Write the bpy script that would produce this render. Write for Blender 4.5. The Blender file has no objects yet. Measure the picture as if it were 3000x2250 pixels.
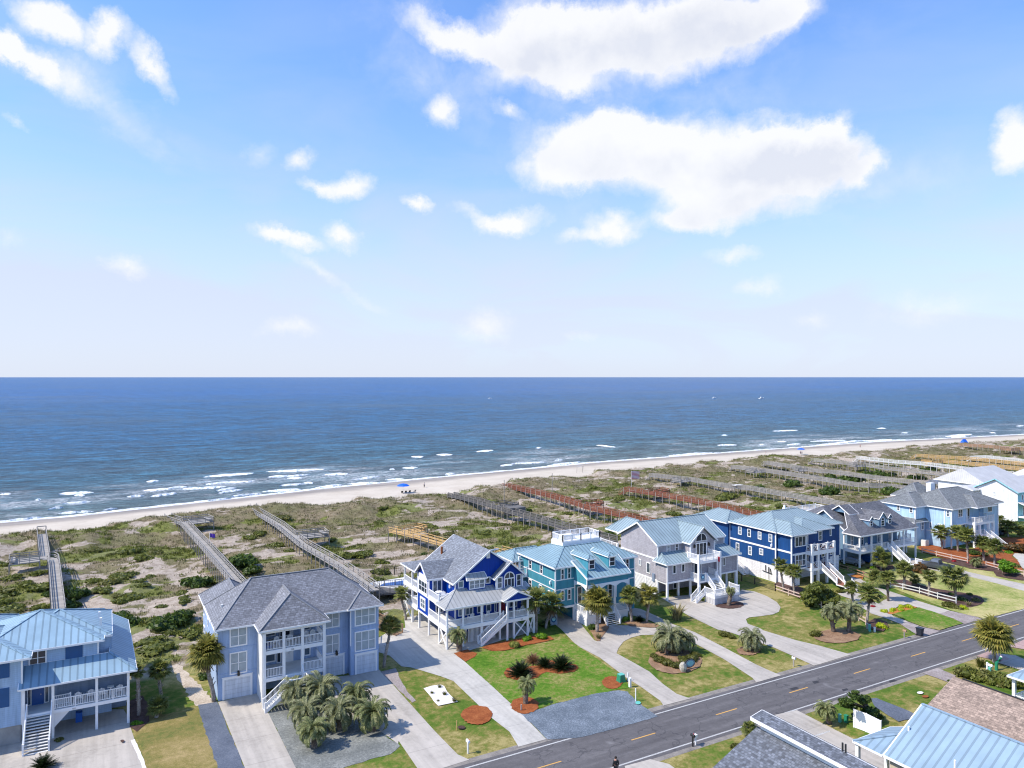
import bpy, math, random
import numpy as np
from math import sin, cos, tan, radians, pi, sqrt, atan2, exp
random.seed(7); rng = np.random.default_rng(7)
sc = bpy.context.scene
COL = sc.collection
# ------------------------------------------------------------------ survey helpers
# u runs along the road, v from the road to the sea, z up, metres.  The viewpoint stands 36 m over the lots.
FPX, HCAM, TH, HY = 2153.0, 36.0, radians(28.9), 1105.0
Fx, Fy, Rx, Ry = sin(TH), cos(TH), cos(TH), -sin(TH)
def ray(p):
    a = (p[0]-1500)/FPX
    return (Fx+Rx*a, Fy+Ry*a, (HY-p[1])/FPX)
def G(p, z=0.0):
    d = ray(p); t = (z-HCAM)/d[2]; return (d[0]*t, d[1]*t)
def Q(p, V):
    d = ray(p); t = V/d[1]; return (d[0]*t, HCAM+d[2]*t)
def S(p, U):
    d = ray(p); t = U/d[0]; return (d[1]*t, HCAM+d[2]*t)
def dep(u, v): return u*Fx+v*Fy
def zf(x0, y0, s): return lambda x, y: (x0+x/s, y0+y/s)
zA2=zf(0,1750,3.3178);zB2=zf(740,1780,5.53);zB3=zf(560,1660,4.147)
zA=zf(0,1650,2.765);zB=zf(500,1600,2.553);zC=zf(1100,1500,3.687);zD=zf(1450,1500,3.687);zE=zf(1750,1450,3.687)
zC3=zf(1330,1600,5.528);zC2=zf(1170,1560,4.74)
zF=zf(2100,1400,4.424);zH=zf(2500,1350,4.424);zR=zf(2400,1650,3.687);zS=zf(1100,1850,3.16);zT=zf(1700,1750,3.16);zU=zf(2000,1950,2.212)
zL=zf(0,1450,3.16);zM=zf(700,1350,3.16);zN=zf(1400,1300,2.765);zO=zf(2200,1250,2.765);zG=zf(2330,1440,6.636);zH2=zf(2580,1350,4.74)
zW=zf(0,1100,1.4747);zX=zf(1500,1050,1.4747);zY=zf(2500,1250,4.424);zV=zf(2800,1850,8.295);zP=zf(2650,1610,5.72)
# ------------------------------------------------------------------ materials
def nodes(name):
    m = bpy.data.materials.new(name); m.use_nodes = True
    nt = m.node_tree; b = nt.nodes['Principled BSDF']; return m, nt, b
def N(nt, t, **k):
    n = nt.nodes.new(t)
    for a, v in k.items():
        if a.startswith('i_'): n.inputs[a[2:].replace('_', ' ')].default_value = v
        else: setattr(n, a, v)
    return n
def noise(nt, vec, scale, detail=4, rough=.55, dist=0):
    n = nt.nodes.new('ShaderNodeTexNoise'); n.inputs['Scale'].default_value = scale
    n.inputs['Detail'].default_value = detail; n.inputs['Roughness'].default_value = rough
    n.inputs['Distortion'].default_value = dist
    if vec is not None: nt.links.new(vec, n.inputs['Vector'])
    return n.outputs['Fac']
def ramp(nt, fac, stops, interp='LINEAR'):
    r = nt.nodes.new('ShaderNodeValToRGB'); r.color_ramp.interpolation = interp
    e = r.color_ramp.elements
    while len(e) < len(stops): e.new(.5)
    for i, (p, c) in enumerate(stops):
        e[i].position = p; e[i].color = (c[0], c[1], c[2], 1) if not isinstance(c, (int, float)) else (c, c, c, 1)
    nt.links.new(fac, r.inputs[0]); return r.outputs[0]
def mth(nt, op, a, b=None, c=None, clamp=False):
    n = nt.nodes.new('ShaderNodeMath'); n.operation = op; n.use_clamp = clamp
    for i, x in enumerate((a, b, c)):
        if x is None: continue
        if isinstance(x, (int, float)): n.inputs[i].default_value = x
        else: nt.links.new(x, n.inputs[i])
    return n.outputs[0]
def mixc(nt, f, a, b, mode='MIX'):
    n = nt.nodes.new('ShaderNodeMix'); n.data_type = 'RGBA'; n.blend_type = mode
    for s, x in ((0, f), (6, a), (7, b)):
        if isinstance(x, (int, float)): n.inputs[s].default_value = x
        elif isinstance(x, tuple): n.inputs[s].default_value = (x[0], x[1], x[2], 1)
        else: nt.links.new(x, n.inputs[s])
    return n.outputs[2]
def bump(nt, b, h, strength=.5, dist=.05):
    n = nt.nodes.new('ShaderNodeBump'); n.inputs['Strength'].default_value = strength; n.inputs['Distance'].default_value = dist
    nt.links.new(h, n.inputs['Height']); nt.links.new(n.outputs[0], b.inputs['Normal'])
def pos(nt):
    g = nt.nodes.new('ShaderNodeNewGeometry'); return g
def sep(nt, v):
    s = nt.nodes.new('ShaderNodeSeparateXYZ'); nt.links.new(v, s.inputs[0]); return s.outputs
def comb(nt, x, y, z):
    s = nt.nodes.new('ShaderNodeCombineXYZ')
    for i, a in enumerate((x, y, z)):
        if isinstance(a, (int, float)): s.inputs[i].default_value = a
        else: nt.links.new(a, s.inputs[i])
    return s.outputs[0]
def mul(c, k): return tuple(min(1, x*k) for x in c)
def plain(name, col, rough=.6, var=.12, scale=1.5, metal=0, spec=.5, bmp=0):
    m, nt, b = nodes(name); g = pos(nt)
    n = noise(nt, g.outputs['Position'], scale, 5)
    c = ramp(nt, n, [(.3, mul(col, 1-var)), (.7, mul(col, 1+var))])
    nt.links.new(c, b.inputs['Base Color']); b.inputs['Roughness'].default_value = rough
    b.inputs['Metallic'].default_value = metal; b.inputs['Specular IOR Level'].default_value = spec
    if bmp: bump(nt, b, noise(nt, g.outputs['Position'], scale*12, 3), bmp, .03)
    return m
def wallcoord(nt):
    g = pos(nt); p = sep(nt, g.outputs['Position']); n = sep(nt, g.outputs['True Normal'])
    ax = mth(nt, 'ABSOLUTE', n[0]); ay = mth(nt, 'ABSOLUTE', n[1])
    f = mth(nt, 'GREATER_THAN', ax, ay)
    along = mth(nt, 'ADD', mth(nt, 'MULTIPLY', p[1], f), mth(nt, 'MULTIPLY', p[0], mth(nt, 'SUBTRACT', 1, f)))
    run = mth(nt, 'ADD', mth(nt, 'MULTIPLY', p[0], f), mth(nt, 'MULTIPLY', p[1], mth(nt, 'SUBTRACT', 1, f)))
    return g, p, along, run
def siding(name, col, pitch=.2, kind='lap', rough=.6, var=.08):
    m, nt, b = nodes(name); g, p, al, run = wallcoord(nt)
    n = noise(nt, g.outputs['Position'], .7, 4)
    base = ramp(nt, n, [(.3, mul(col, 1-var)), (.7, mul(col, 1+var))])
    if kind == 'lap':
        fr = mth(nt, 'FRACT', mth(nt, 'DIVIDE', p[2], pitch))
        ln = mth(nt, 'LESS_THAN', fr, .13)
        base = mixc(nt, mth(nt, 'MULTIPLY', ln, .22), base, mul(col, .35)); bump(nt, b, fr, .35, .03)
    elif kind == 'board':
        fr = mth(nt, 'FRACT', mth(nt, 'DIVIDE', al, .4))
        ln = mth(nt, 'LESS_THAN', fr, .14)
        base = mixc(nt, mth(nt, 'MULTIPLY', ln, .25), base, mul(col, .4)); bump(nt, b, ln, .4, .03)
    elif kind == 'shake':
        t = nt.nodes.new('ShaderNodeTexBrick'); nt.links.new(comb(nt, al, p[2], 0), t.inputs['Vector'])
        t.inputs['Scale'].default_value = 1; t.inputs['Brick Width'].default_value = .5; t.inputs['Row Height'].default_value = .28
        t.inputs['Mortar Size'].default_value = .018; t.inputs['Bias'].default_value = 0
        t.inputs['Color1'].default_value = (*mul(col, .86), 1); t.inputs['Color2'].default_value = (*mul(col, 1.13), 1)
        t.inputs['Mortar'].default_value = (*mul(col, .6), 1)
        base = mixc(nt, .35, t.outputs[0], base); bump(nt, b, t.outputs['Fac'], -.3, .03)
    elif kind == 'stucco':
        fn = noise(nt, g.outputs['Position'], 9, 3); bump(nt, b, fn, .35, .02)
        base = mixc(nt, .25, base, ramp(nt, fn, [(.35, mul(col, .8)), (.65, mul(col, 1.15))]))
    # faint weather streaks running down the boards
    sv_ = nt.nodes.new('ShaderNodeVectorMath'); sv_.operation = 'MULTIPLY'; sv_.inputs[1].default_value = (2.2, 2.2, .18); nt.links.new(g.outputs['Position'], sv_.inputs[0])
    base = mixc(nt, 1, base, ramp(nt, noise(nt, sv_.outputs[0], 1.3, 5, .7), [(.35, .84), (.6, 1.06)]), 'MULTIPLY')
    nt.links.new(base, b.inputs['Base Color']); b.inputs['Roughness'].default_value = rough; b.inputs['Specular IOR Level'].default_value = .25
    return m
def metalroof(name, col, pitch=.45, seam=1.0, rough=.5):
    m, nt, b = nodes(name); g, p, al, run = wallcoord(nt)
    fr = mth(nt, 'FRACT', mth(nt, 'DIVIDE', al, pitch))
    rib = mth(nt, 'LESS_THAN', fr, .24)
    idx = mth(nt, 'FLOOR', mth(nt, 'DIVIDE', al, pitch))
    wn = nt.nodes.new('ShaderNodeTexWhiteNoise'); wn.noise_dimensions = '1D'; nt.links.new(idx, wn.inputs['W'])
    n = noise(nt, g.outputs['Position'], .5, 5)
    c = ramp(nt, n, [(.3, mul(col, .88)), (.7, mul(col, 1.1))])
    c = mixc(nt, mth(nt, 'MULTIPLY', wn.outputs[0], .18), c, mul(col, .7))
    c = mixc(nt, mth(nt, 'MULTIPLY', rib, .55*seam), c, mul(col, .45))
    nt.links.new(c, b.inputs['Base Color']); b.inputs['Roughness'].default_value = rough; b.inputs['Specular IOR Level'].default_value = .35
    bump(nt, b, rib, .7, .05); return m
def shingle(name, col, w=.45, h=.22, var=.35, rough=.85):
    m, nt, b = nodes(name); g, p, al, run = wallcoord(nt)
    t = nt.nodes.new('ShaderNodeTexBrick')
    nt.links.new(comb(nt, al, run, 0), t.inputs['Vector'])
    t.inputs['Scale'].default_value = 1; t.inputs['Brick Width'].default_value = w; t.inputs['Row Height'].default_value = h
    t.inputs['Mortar Size'].default_value = .02; t.inputs['Bias'].default_value = 0; t.offset_frequency = 2
    t.inputs['Color1'].default_value = (*mul(col, 1-var), 1); t.inputs['Color2'].default_value = (*mul(col, 1+var), 1)
    t.inputs['Mortar'].default_value = (*mul(col, .62), 1)
    n = noise(nt, g.outputs['Position'], 3.2, 3, .7); n2 = noise(nt, g.outputs['Position'], .35, 4)
    c = mixc(nt, 1, t.outputs[0], ramp(nt, n, [(.35, .72), (.65, 1.18)]), 'MULTIPLY')
    c = mixc(nt, 1, c, ramp(nt, n2, [(.3, .88), (.7, 1.08)]), 'MULTIPLY')
    nt.links.new(c, b.inputs['Base Color']); b.inputs['Roughness'].default_value = rough
    bump(nt, b, t.outputs['Fac'], -.4, .02); return m
def leafmat(name, c1, c2, c3=None, scale=1.2, rough=.5, spec=.35, trans=.38):
    m, nt, b = nodes(name)
    g = pos(nt); oi = nt.nodes.new('ShaderNodeObjectInfo')
    n = noise(nt, g.outputs['Position'], scale, 3, .7)
    rnd = g.outputs['Random Per Island']
    f = mth(nt, 'ADD', mth(nt, 'MULTIPLY', n, .55), mth(nt, 'MULTIPLY', rnd, .45))
    st = [(.25, c1), (.6, c2)] + ([(.85, c3)] if c3 else [])
    c = ramp(nt, f, st)
    c = mixc(nt, mth(nt, 'MULTIPLY', oi.outputs['Random'], .3), c, mul(c1, .8))
    nt.links.new(c, b.inputs['Base Color']); b.inputs['Roughness'].default_value = rough
    b.inputs['Specular IOR Level'].default_value = spec
    if trans:
        tr = nt.nodes.new('ShaderNodeBsdfTranslucent'); nt.links.new(c, tr.inputs[0])
        mx = nt.nodes.new('ShaderNodeMixShader'); mx.inputs[0].default_value = trans
        nt.links.new(b.outputs[0], mx.inputs[1]); nt.links.new(tr.outputs[0], mx.inputs[2])
        nt.links.new(mx.outputs[0], nt.nodes['Material Output'].inputs[0])
    return m
def groundmat(name, cols, s1=.25, s2=3.0, fine=18, w2=.4, rough=.95, bs=.5):
    """cols: list of (pos, colour) mixed by large and small noise"""
    m, nt, b = nodes(name); g = pos(nt); P_ = g.outputs['Position']
    a = noise(nt, P_, s1, 5, .6); c = noise(nt, P_, s2, 5, .7); d = noise(nt, P_, fine, 2, .8)
    f = mth(nt, 'ADD', mth(nt, 'MULTIPLY', a, 1-w2), mth(nt, 'MULTIPLY', c, w2))
    co = ramp(nt, f, cols)
    co = mixc(nt, 1, co, ramp(nt, d, [(.3, .72), (.7, 1.22)]), 'MULTIPLY')
    nt.links.new(co, b.inputs['Base Color']); b.inputs['Roughness'].default_value = rough
    b.inputs['Specular IOR Level'].default_value = .2
    bump(nt, b, d, bs, .04); return m
M = {}
M['white'] = plain('white_paint', (.84, .84, .84), .5, .04)
M['offwhite'] = plain('off_white_paint', (.68, .68, .66), .6, .06)
M['wallB'] = siding('periwinkle_stucco', (.34, .45, .64), kind='stucco')
M['wallA'] = siding('powder_blue_siding', (.36, .50, .68), .2)
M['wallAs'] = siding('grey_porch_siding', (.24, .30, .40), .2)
M['wallC'] = siding('royal_blue_siding', (.0, .045, .33), .2, 'board', .5, .05)
M['wallD'] = siding('teal_siding', (.06, .26, .34), kind='stucco')
M['wallE'] = siding('grey_shake_siding', (.40, .385, .42), kind='shake')
M['wallF'] = siding('navy_siding', (.012, .065, .21), .2, 'board', .55)
M['wallG'] = siding('slate_blue_siding', (.16, .27, .39), .2)
M['wallG2'] = siding('pale_blue_siding', (.25, .50, .62), .2)
M['wallH'] = siding('sky_blue_siding', (.43, .62, .80), .2)
M['wallI'] = siding('aqua_siding', (.30, .62, .70), .2)
M['wallW'] = siding('white_siding', (.74, .76, .8), .2)
M['wallCr'] = siding('cream_siding', (.6, .52, .38), .2)
M['brickw'] = siding('white_brick', (.78, .77, .78), kind='shake')
M['roofA'] = metalroof('light_blue_metal_roof', (.25, .375, .47), .66, 1.1)
M['roofD'] = metalroof('sky_blue_metal_roof', (.22, .335, .395), .62, 1.5)
M['roofE'] = metalroof('teal_blue_metal_roof', (.26, .345, .385), .62, 1.5)
M['roofC2'] = metalroof('light_grey_metal_roof', (.36, .37, .37), .6, .8)
M['roofI'] = metalroof('white_metal_roof', (.50, .50, .50), .5, .2)
M['roofL'] = metalroof('pale_blue_metal_roof', (.24, .34, .43), .66, .9)
M['roofP'] = metalroof('grey_pavilion_roof', (.2, .22, .27), .4, 1)
M['shB'] = shingle('lavender_grey_shingles', (.195, .205, .235), .4, .2, .24)
M['shC'] = shingle('mottled_grey_shingles', (.19, .21, .245), .4, .2, .28)
M['cap'] = plain('pale_ridge_shingles', (.21, .22, .24), .85, .15, 3)
M['shG'] = shingle('dark_slate_shingles', (.12, .125, .145), var=.25)
M['shH'] = shingle('greenish_grey_shingles', (.17, .185, .195), var=.2)
M['shK'] = shingle('blue_grey_three_tab_shingles', (.13, .145, .175), .32, .22, .42)
M['shM'] = shingle('pinkish_brown_shingles', (.31, .235, .19), .45, .25, .3)
def glassmat():
    m, nt, b = nodes('window_glass'); g = pos(nt)
    oi = nt.nodes.new('ShaderNodeObjectInfo'); n = noise(nt, g.outputs['Position'], .9, 2)
    f = mth(nt, 'ADD', mth(nt, 'MULTIPLY', oi.outputs['Random'], .6), mth(nt, 'MULTIPLY', n, .5))
    c = ramp(nt, f, [(.3, (.03, .045, .07)), (.6, (.10, .14, .18)), (.9, (.3, .35, .40))])
    nt.links.new(c, b.inputs['Base Color']); b.inputs['Roughness'].default_value = .08; b.inputs['Specular IOR Level'].default_value = .8
    return m
M['glass'] = glassmat()
M['darkglass'] = plain('dark_glass', (.02, .03, .045), .08, .2)
M['blind'] = plain('blinds_behind_glass', (.34, .40, .44), .2, .15)
M['garage'] = siding('garage_door_panels', (.62, .66, .72), .5)
M['navyshut'] = plain('storm_shutter_blue', (.005, .075, .22), .5, .05)
M['navydoor'] = plain('blue_door_paint', (.02, .10, .33), .4, .05)
M['reddoor'] = plain('dark_red_door_paint', (.20, .005, .02), .4, .05)
M['black'] = plain('black_metal', (.02, .02, .022), .5, .1)
M['concrete'] = None
def concrete(name, col, joint=True):
    m, nt, b = nodes(name); g = pos(nt); P_ = g.outputs['Position']; p = sep(nt, P_)
    a = noise(nt, P_, .22, 5, .6); c = noise(nt, P_, 2.2, 6, .7); d = noise(nt, P_, 30, 2, .7)
    f = mth(nt, 'ADD', mth(nt, 'MULTIPLY', a, .6), mth(nt, 'MULTIPLY', c, .4))
    co = ramp(nt, f, [(.3, mul(col, .72)), (.5, col), (.7, mul(col, 1.12))])
    co = mixc(nt, 1, co, ramp(nt, d, [(.3, .9), (.7, 1.08)]), 'MULTIPLY')
    st = noise(nt, P_, .55, 3, .5, 1.5); tk = nt.nodes.new('ShaderNodeVectorMath'); tk.operation = 'MULTIPLY'; tk.inputs[1].default_value = (1.1, .05, 1); nt.links.new(P_, tk.inputs[0])
    co = mixc(nt, 1, co, ramp(nt, noise(nt, tk.outputs[0], 1, 4, .6), [(.35, .86), (.62, 1.06)]), 'MULTIPLY')
    co = mixc(nt, ramp(nt, st, [(.62, 0), (.78, .35)]), co, mul(col, .45))
    if joint:
        j1 = mth(nt, 'LESS_THAN', mth(nt, 'FRACT', mth(nt, 'DIVIDE', p[1], 5.1)), .012)
        co = mixc(nt, mth(nt, 'MULTIPLY', j1, .5), co, mul(col, .4))
    nt.links.new(co, b.inputs['Base Color']); b.inputs['Roughness'].default_value = .9; return m
M['concrete'] = concrete('weathered_concrete', (.42, .385, .34))
M['concrete2'] = concrete('pale_concrete', (.46, .44, .40))
M['concrete3'] = concrete('grey_foundation_concrete', (.34, .34, .33), False)  # darker, greyer mix without joints, for the foundation
def asphalt():
    m, nt, b = nodes('worn_asphalt'); g = pos(nt); P_ = g.outputs['Position']; p = sep(nt, P_)
    sv = nt.nodes.new('ShaderNodeVectorMath'); sv.operation = 'MULTIPLY'; sv.inputs[1].default_value = (.09, 1.1, 1); nt.links.new(P_, sv.inputs[0])
    a = noise(nt, sv.outputs[0], 1.0, 5, .6); c = noise(nt, P_, 1.4, 6, .75); d = noise(nt, P_, 40, 2, .8)
    f = mth(nt, 'ADD', mth(nt, 'MULTIPLY', a, .6), mth(nt, 'MULTIPLY', c, .4))
    co = ramp(nt, f, [(.3, (.068, .063, .065)), (.5, (.102, .096, .098)), (.7, (.155, .147, .148))])
    co = mixc(nt, 1, co, ramp(nt, d, [(.3, .75), (.7, 1.25)]), 'MULTIPLY')
    pt = noise(nt, P_, .33, 2, .4, .6)
    co = mixc(nt, ramp(nt, pt, [(.70, 0), (.76, .45)]), co, (.24, .235, .24))
    # thin random cracks
    v = nt.nodes.new('ShaderNodeTexVoronoi'); v.feature = 'DISTANCE_TO_EDGE'; v.inputs['Scale'].default_value = .22
    wv = nt.nodes.new('ShaderNodeVectorMath'); wv.operation = 'ADD'; nt.links.new(P_, wv.inputs[0])
    nz = nt.nodes.new('ShaderNodeTexNoise'); nz.inputs['Scale'].default_value = .8; nt.links.new(P_, nz.inputs['Vector'])
    sc2 = nt.nodes.new('ShaderNodeVectorMath'); sc2.operation = 'SCALE'; sc2.inputs['Scale'].default_value = 2.2
    nt.links.new(nz.outputs['Color'], sc2.inputs[0]); nt.links.new(sc2.outputs[0], wv.inputs[1]); nt.links.new(wv.outputs[0], v.inputs['Vector'])
    cr = mth(nt, 'LESS_THAN', v.outputs['Distance'], .012)
    co = mixc(nt, mth(nt, 'MULTIPLY', cr, .45), co, (.03, .03, .035))
    nt.links.new(co, b.inputs['Base Color']); b.inputs['Roughness'].default_value = .85; bump(nt, b, d, .3, .02); return m
M['asphalt'] = asphalt()
M['patch'] = plain('fresh_asphalt_patch', (.03, .03, .035), .85, .2, 6)
M['linew'] = plain('worn_white_road_paint', (.42, .42, .41), .8, .35, 9)
M['liney'] = plain('worn_yellow_road_paint', (.62, .34, .08), .7, .2, 6)
M['shoulder'] = groundmat('sandy_road_shoulder', [(.35, (.13, .12, .11)), (.5, (.24, .22, .20)), (.65, (.32, .29, .25))], 1, 6, 25)
M['lawn'] = groundmat('dry_green_lawn', [(.36, (.085, .13, .022)), (.45, (.15, .19, .035)), (.52, (.24, .22, .07)), (.62, (.36, .30, .13))], .14, 1.6, 9, .38)
M['lawnC'] = groundmat('bright_green_lawn', [(.36, (.05, .13, .008)), (.46, (.09, .185, .014)), (.53, (.16, .19, .04)), (.62, (.30, .26, .10))], .2, 1.8, 8, .5)
M['lawnL'] = groundmat('pale_dormant_lawn', [(.38, (.14, .20, .035)), (.48, (.30, .31, .10)), (.58, (.44, .39, .18))], .12, 1.6, 9, .35)
M['lawnT'] = groundmat('straw_coloured_lawn', [(.36, (.10, .13, .03)), (.5, (.22, .18, .06)), (.62, (.34, .26, .12))], .15, 1.5, 9, .4)
M['gravelB'] = groundmat('blue_grey_gravel', [(.36, (.075, .095, .12)), (.5, (.135, .165, .20)), (.64, (.24, .28, .33))], .4, 6, 10, .6)
M['gravelD'] = groundmat('dark_slate_gravel', [(.36, (.075, .09, .12)), (.5, (.11, .13, .17)), (.64, (.16, .18, .22))], .4, 5, 14, .5)
M['gravelG'] = groundmat('grey_green_gravel', [(.36, (.11, .12, .115)), (.5, (.18, .19, .18)), (.64, (.30, .31, .29))], .3, 4, 14, .5)
M['pebble'] = groundmat('pinkish_pebbles', [(.36, (.22, .18, .17)), (.5, (.30, .26, .25)), (.64, (.42, .38, .36))], .6, 5, 16, .5)
M['mulch'] = groundmat('red_brown_pine_mulch', [(.36, (.17, .045, .014)), (.5, (.27, .08, .026)), (.64, (.36, .13, .045))], .8, 6, 14, .5)
M['mulchO'] = groundmat('orange_pine_straw', [(.36, (.30, .10, .022)), (.5, (.42, .16, .04)), (.64, (.5, .22, .07))], .8, 6, 14, .5)
M['mulchD'] = groundmat('dark_bark_mulch', [(.36, (.05, .028, .024)), (.5, (.085, .05, .042)), (.64, (.14, .09, .075))], .8, 6, 14, .5)
M['mulchT'] = groundmat('tan_needle_mulch', [(.36, (.17, .10, .06)), (.5, (.26, .16, .10)), (.64, (.36, .24, .15))], .8, 6, 14, .5)
M['wsand'] = groundmat('white_sand', [(.36, (.66, .62, .58)), (.6, (.8, .77, .73))], .5, 4, 14, .5)
M['sand'] = groundmat('dune_sand', [(.38, (.30, .25, .19)), (.5, (.46, .39, .31)), (.62, (.54, .47, .39))], .5, 4, 9, .5)
M['paver'] = siding('pink_brick_pavers', (.42, .29, .26), kind='shake')
def wood(name, col, var=.25, rough=.8):
    m, nt, b = nodes(name); g = pos(nt); P_ = g.outputs['Position']; p = sep(nt, P_)
    fr = mth(nt, 'FRACT', mth(nt, 'DIVIDE', p[1], .3)); idx = mth(nt, 'FLOOR', mth(nt, 'DIVIDE', p[1], .3))
    wn = nt.nodes.new('ShaderNodeTexWhiteNoise'); wn.noise_dimensions = '1D'; nt.links.new(idx, wn.inputs['W'])
    n = noise(nt, P_, 1.6, 5, .7)
    f = mth(nt, 'ADD', mth(nt, 'MULTIPLY', wn.outputs[0], .5), mth(nt, 'MULTIPLY', n, .5))
    c = ramp(nt, f, [(.2, mul(col, 1-var)), (.8, mul(col, 1+var))])
    ln = mth(nt, 'LESS_THAN', fr, .12); c = mixc(nt, mth(nt, 'MULTIPLY', ln, .45), c, mul(col, .35))
    nt.links.new(c, b.inputs['Base Color']); b.inputs['Roughness'].default_value = rough; return m
M['woodG'] = wood('weathered_grey_wood', (.30, .285, .265)); M['woodD'] = wood('dark_grey_wood', (.13, .125, .12))
M['woodY'] = wood('new_yellow_pine', (.50, .33, .14), .2); M['woodR'] = wood('red_stained_wood', (.22, .075, .04))
M['woodO'] = wood('brown_stained_wood', (.34, .21, .13)); M['woodW'] = plain('white_painted_boards', (.58, .58, .56), .7, .12)
M['fencew'] = plain('pinkish_weathered_rails', (.55, .42, .36), .8, .15)
M['trunk'] = groundmat('palm_trunk_bark', [(.36, (.16, .13, .11)), (.5, (.32, .28, .245)), (.64, (.50, .46, .42))], 2.5, 7, 20, .5, .9, .9)
M['trunkD'] = groundmat('dark_palm_boots', [(.36, (.07, .05, .04)), (.5, (.16, .125, .10)), (.64, (.32, .27, .22))], 2.5, 7, 20, .5, .9, .9)
M['sabal'] = leafmat('sabal_frond', (0.07, 0.1, 0.022), (0.22, 0.25, 0.055), (0.44, 0.37, 0.12), 1.3)
M['sabalY'] = leafmat('yellowish_sabal_frond', (0.1, 0.11, 0.022), (0.31, 0.29, 0.055), (0.54, 0.4, 0.11), 1.3)  # yellower, paler leaf colour for a few cabbage palms
M['pindo'] = leafmat('pindo_frond', (0.12, 0.14, 0.055), (0.32, 0.34, 0.17), (0.52, 0.48, 0.3), 1.3)
M['pindoY'] = leafmat('yellow_green_pindo_frond', (0.1, 0.13, 0.045), (0.27, 0.3, 0.12), (0.46, 0.42, 0.2), 1.3)
M['deadfrond'] = leafmat('dead_brown_frond', (.10, .065, .035), (.24, .17, .09), (.40, .29, .16), 1.3)
M['sago'] = leafmat('dark_cycad_frond', (.008, .018, .007), (.025, .045, .015), (.06, .07, .03), 2, .35)
M['sagoT'] = leafmat('dried_cycad_frond', (.20, .10, .05), (.40, .24, .13), (.5, .35, .2), 2)
M['shrub'] = leafmat('dune_shrub_leaf', (0.08, 0.1, 0.02), (0.19, 0.215, 0.04), (0.33, 0.34, 0.08), .9)
M['shrubO'] = leafmat('olive_shrub_leaf', (0.1, 0.11, 0.028), (0.2, 0.2, 0.05), (0.32, 0.3, 0.1), .9)
M['shrubD'] = leafmat('dark_evergreen_leaf', (0.035, 0.07, 0.014), (0.095, 0.15, 0.025), (0.19, 0.25, 0.04), .9)
M['shrubB'] = leafmat('bright_green_leaf', (.06, .17, .008), (.17, .34, .015), (.30, .42, .04), 1.2)
M['shrubY'] = leafmat('chartreuse_leaf', (.26, .36, .005), (.48, .56, .01), (.6, .62, .03), 1.5)
M['shrubR'] = leafmat('reddish_green_leaf', (.05, .05, .015), (.18, .09, .03), (.32, .14, .05), 1.5)
M['hedge'] = leafmat('olive_brown_hedge_leaf', (.055, .065, .010), (.13, .14, .02), (.2, .18, .04), 1.2)
M['grassY'] = leafmat('dune_grass_blade', (.10, .095, .045), (.20, .185, .09), (.34, .30, .17), .25, .7, .2, .2)
M['pampas'] = leafmat('tan_plume_grass', (.15, .15, .05), (.36, .30, .15), (.5, .42, .28), 2, .7, .2, .3)
M['flower'] = leafmat('red_flower', (.25, .01, .015), (.5, .02, .04), (.6, .08, .08), 3)
M['poolblue'] = plain('pool_water', (.01, .05, .22), .05, .2, .5)
M['umb'] = plain('blue_canvas', (.004, .11, .62), .6, .1)
M['skin'] = plain('skin', (.50, .27, .19), .6, .05); M['cloth'] = plain('black_cloth', (.012, .014, .02), .8, .2)
M['hair'] = plain('dark_hair', (.015, .008, .006), .7, .2); M['redcloth'] = plain('red_cloth', (.4, .05, .05), .8, .1)
M['greenp'] = plain('green_utility_plastic', (.02, .22, .12), .5, .1); M['tealp'] = plain('teal_plastic', (.12, .45, .38), .5, .1)
M['bin'] = plain('dark_bin_plastic', (.022, .026, .04), .45, .1)
M['rock'] = plain('pale_limestone', (.42, .39, .33), .9, .2, 4, bmp=.6)
M['truckp'] = plain('silver_car_paint', (.13, .145, .17), .25, .03, metal=.6); M['carg'] = plain('grey_car_paint', (.30, .32, .35), .25, .03, metal=.5)
M['tyre'] = plain('tyre_rubber', (.012, .012, .013), .9, .1); M['rim'] = plain('alloy_rim', (.5, .5, .52), .3, .05, metal=.8)
M['flagr'] = plain('flag_red', (.5, .05, .07), .8, .1); M['purple'] = plain('purple_flag', (.12, .05, .4), .8, .1)
M['bluepl'] = plain('blue_cushion', (.01, .10, .42), .7, .1)
M['brass'] = plain('dark_lantern', (.02, .018, .016), .4, .1)
M['wood_post'] = plain('weathered_post', (.34, .31, .28), .85, .2, 3)
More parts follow.
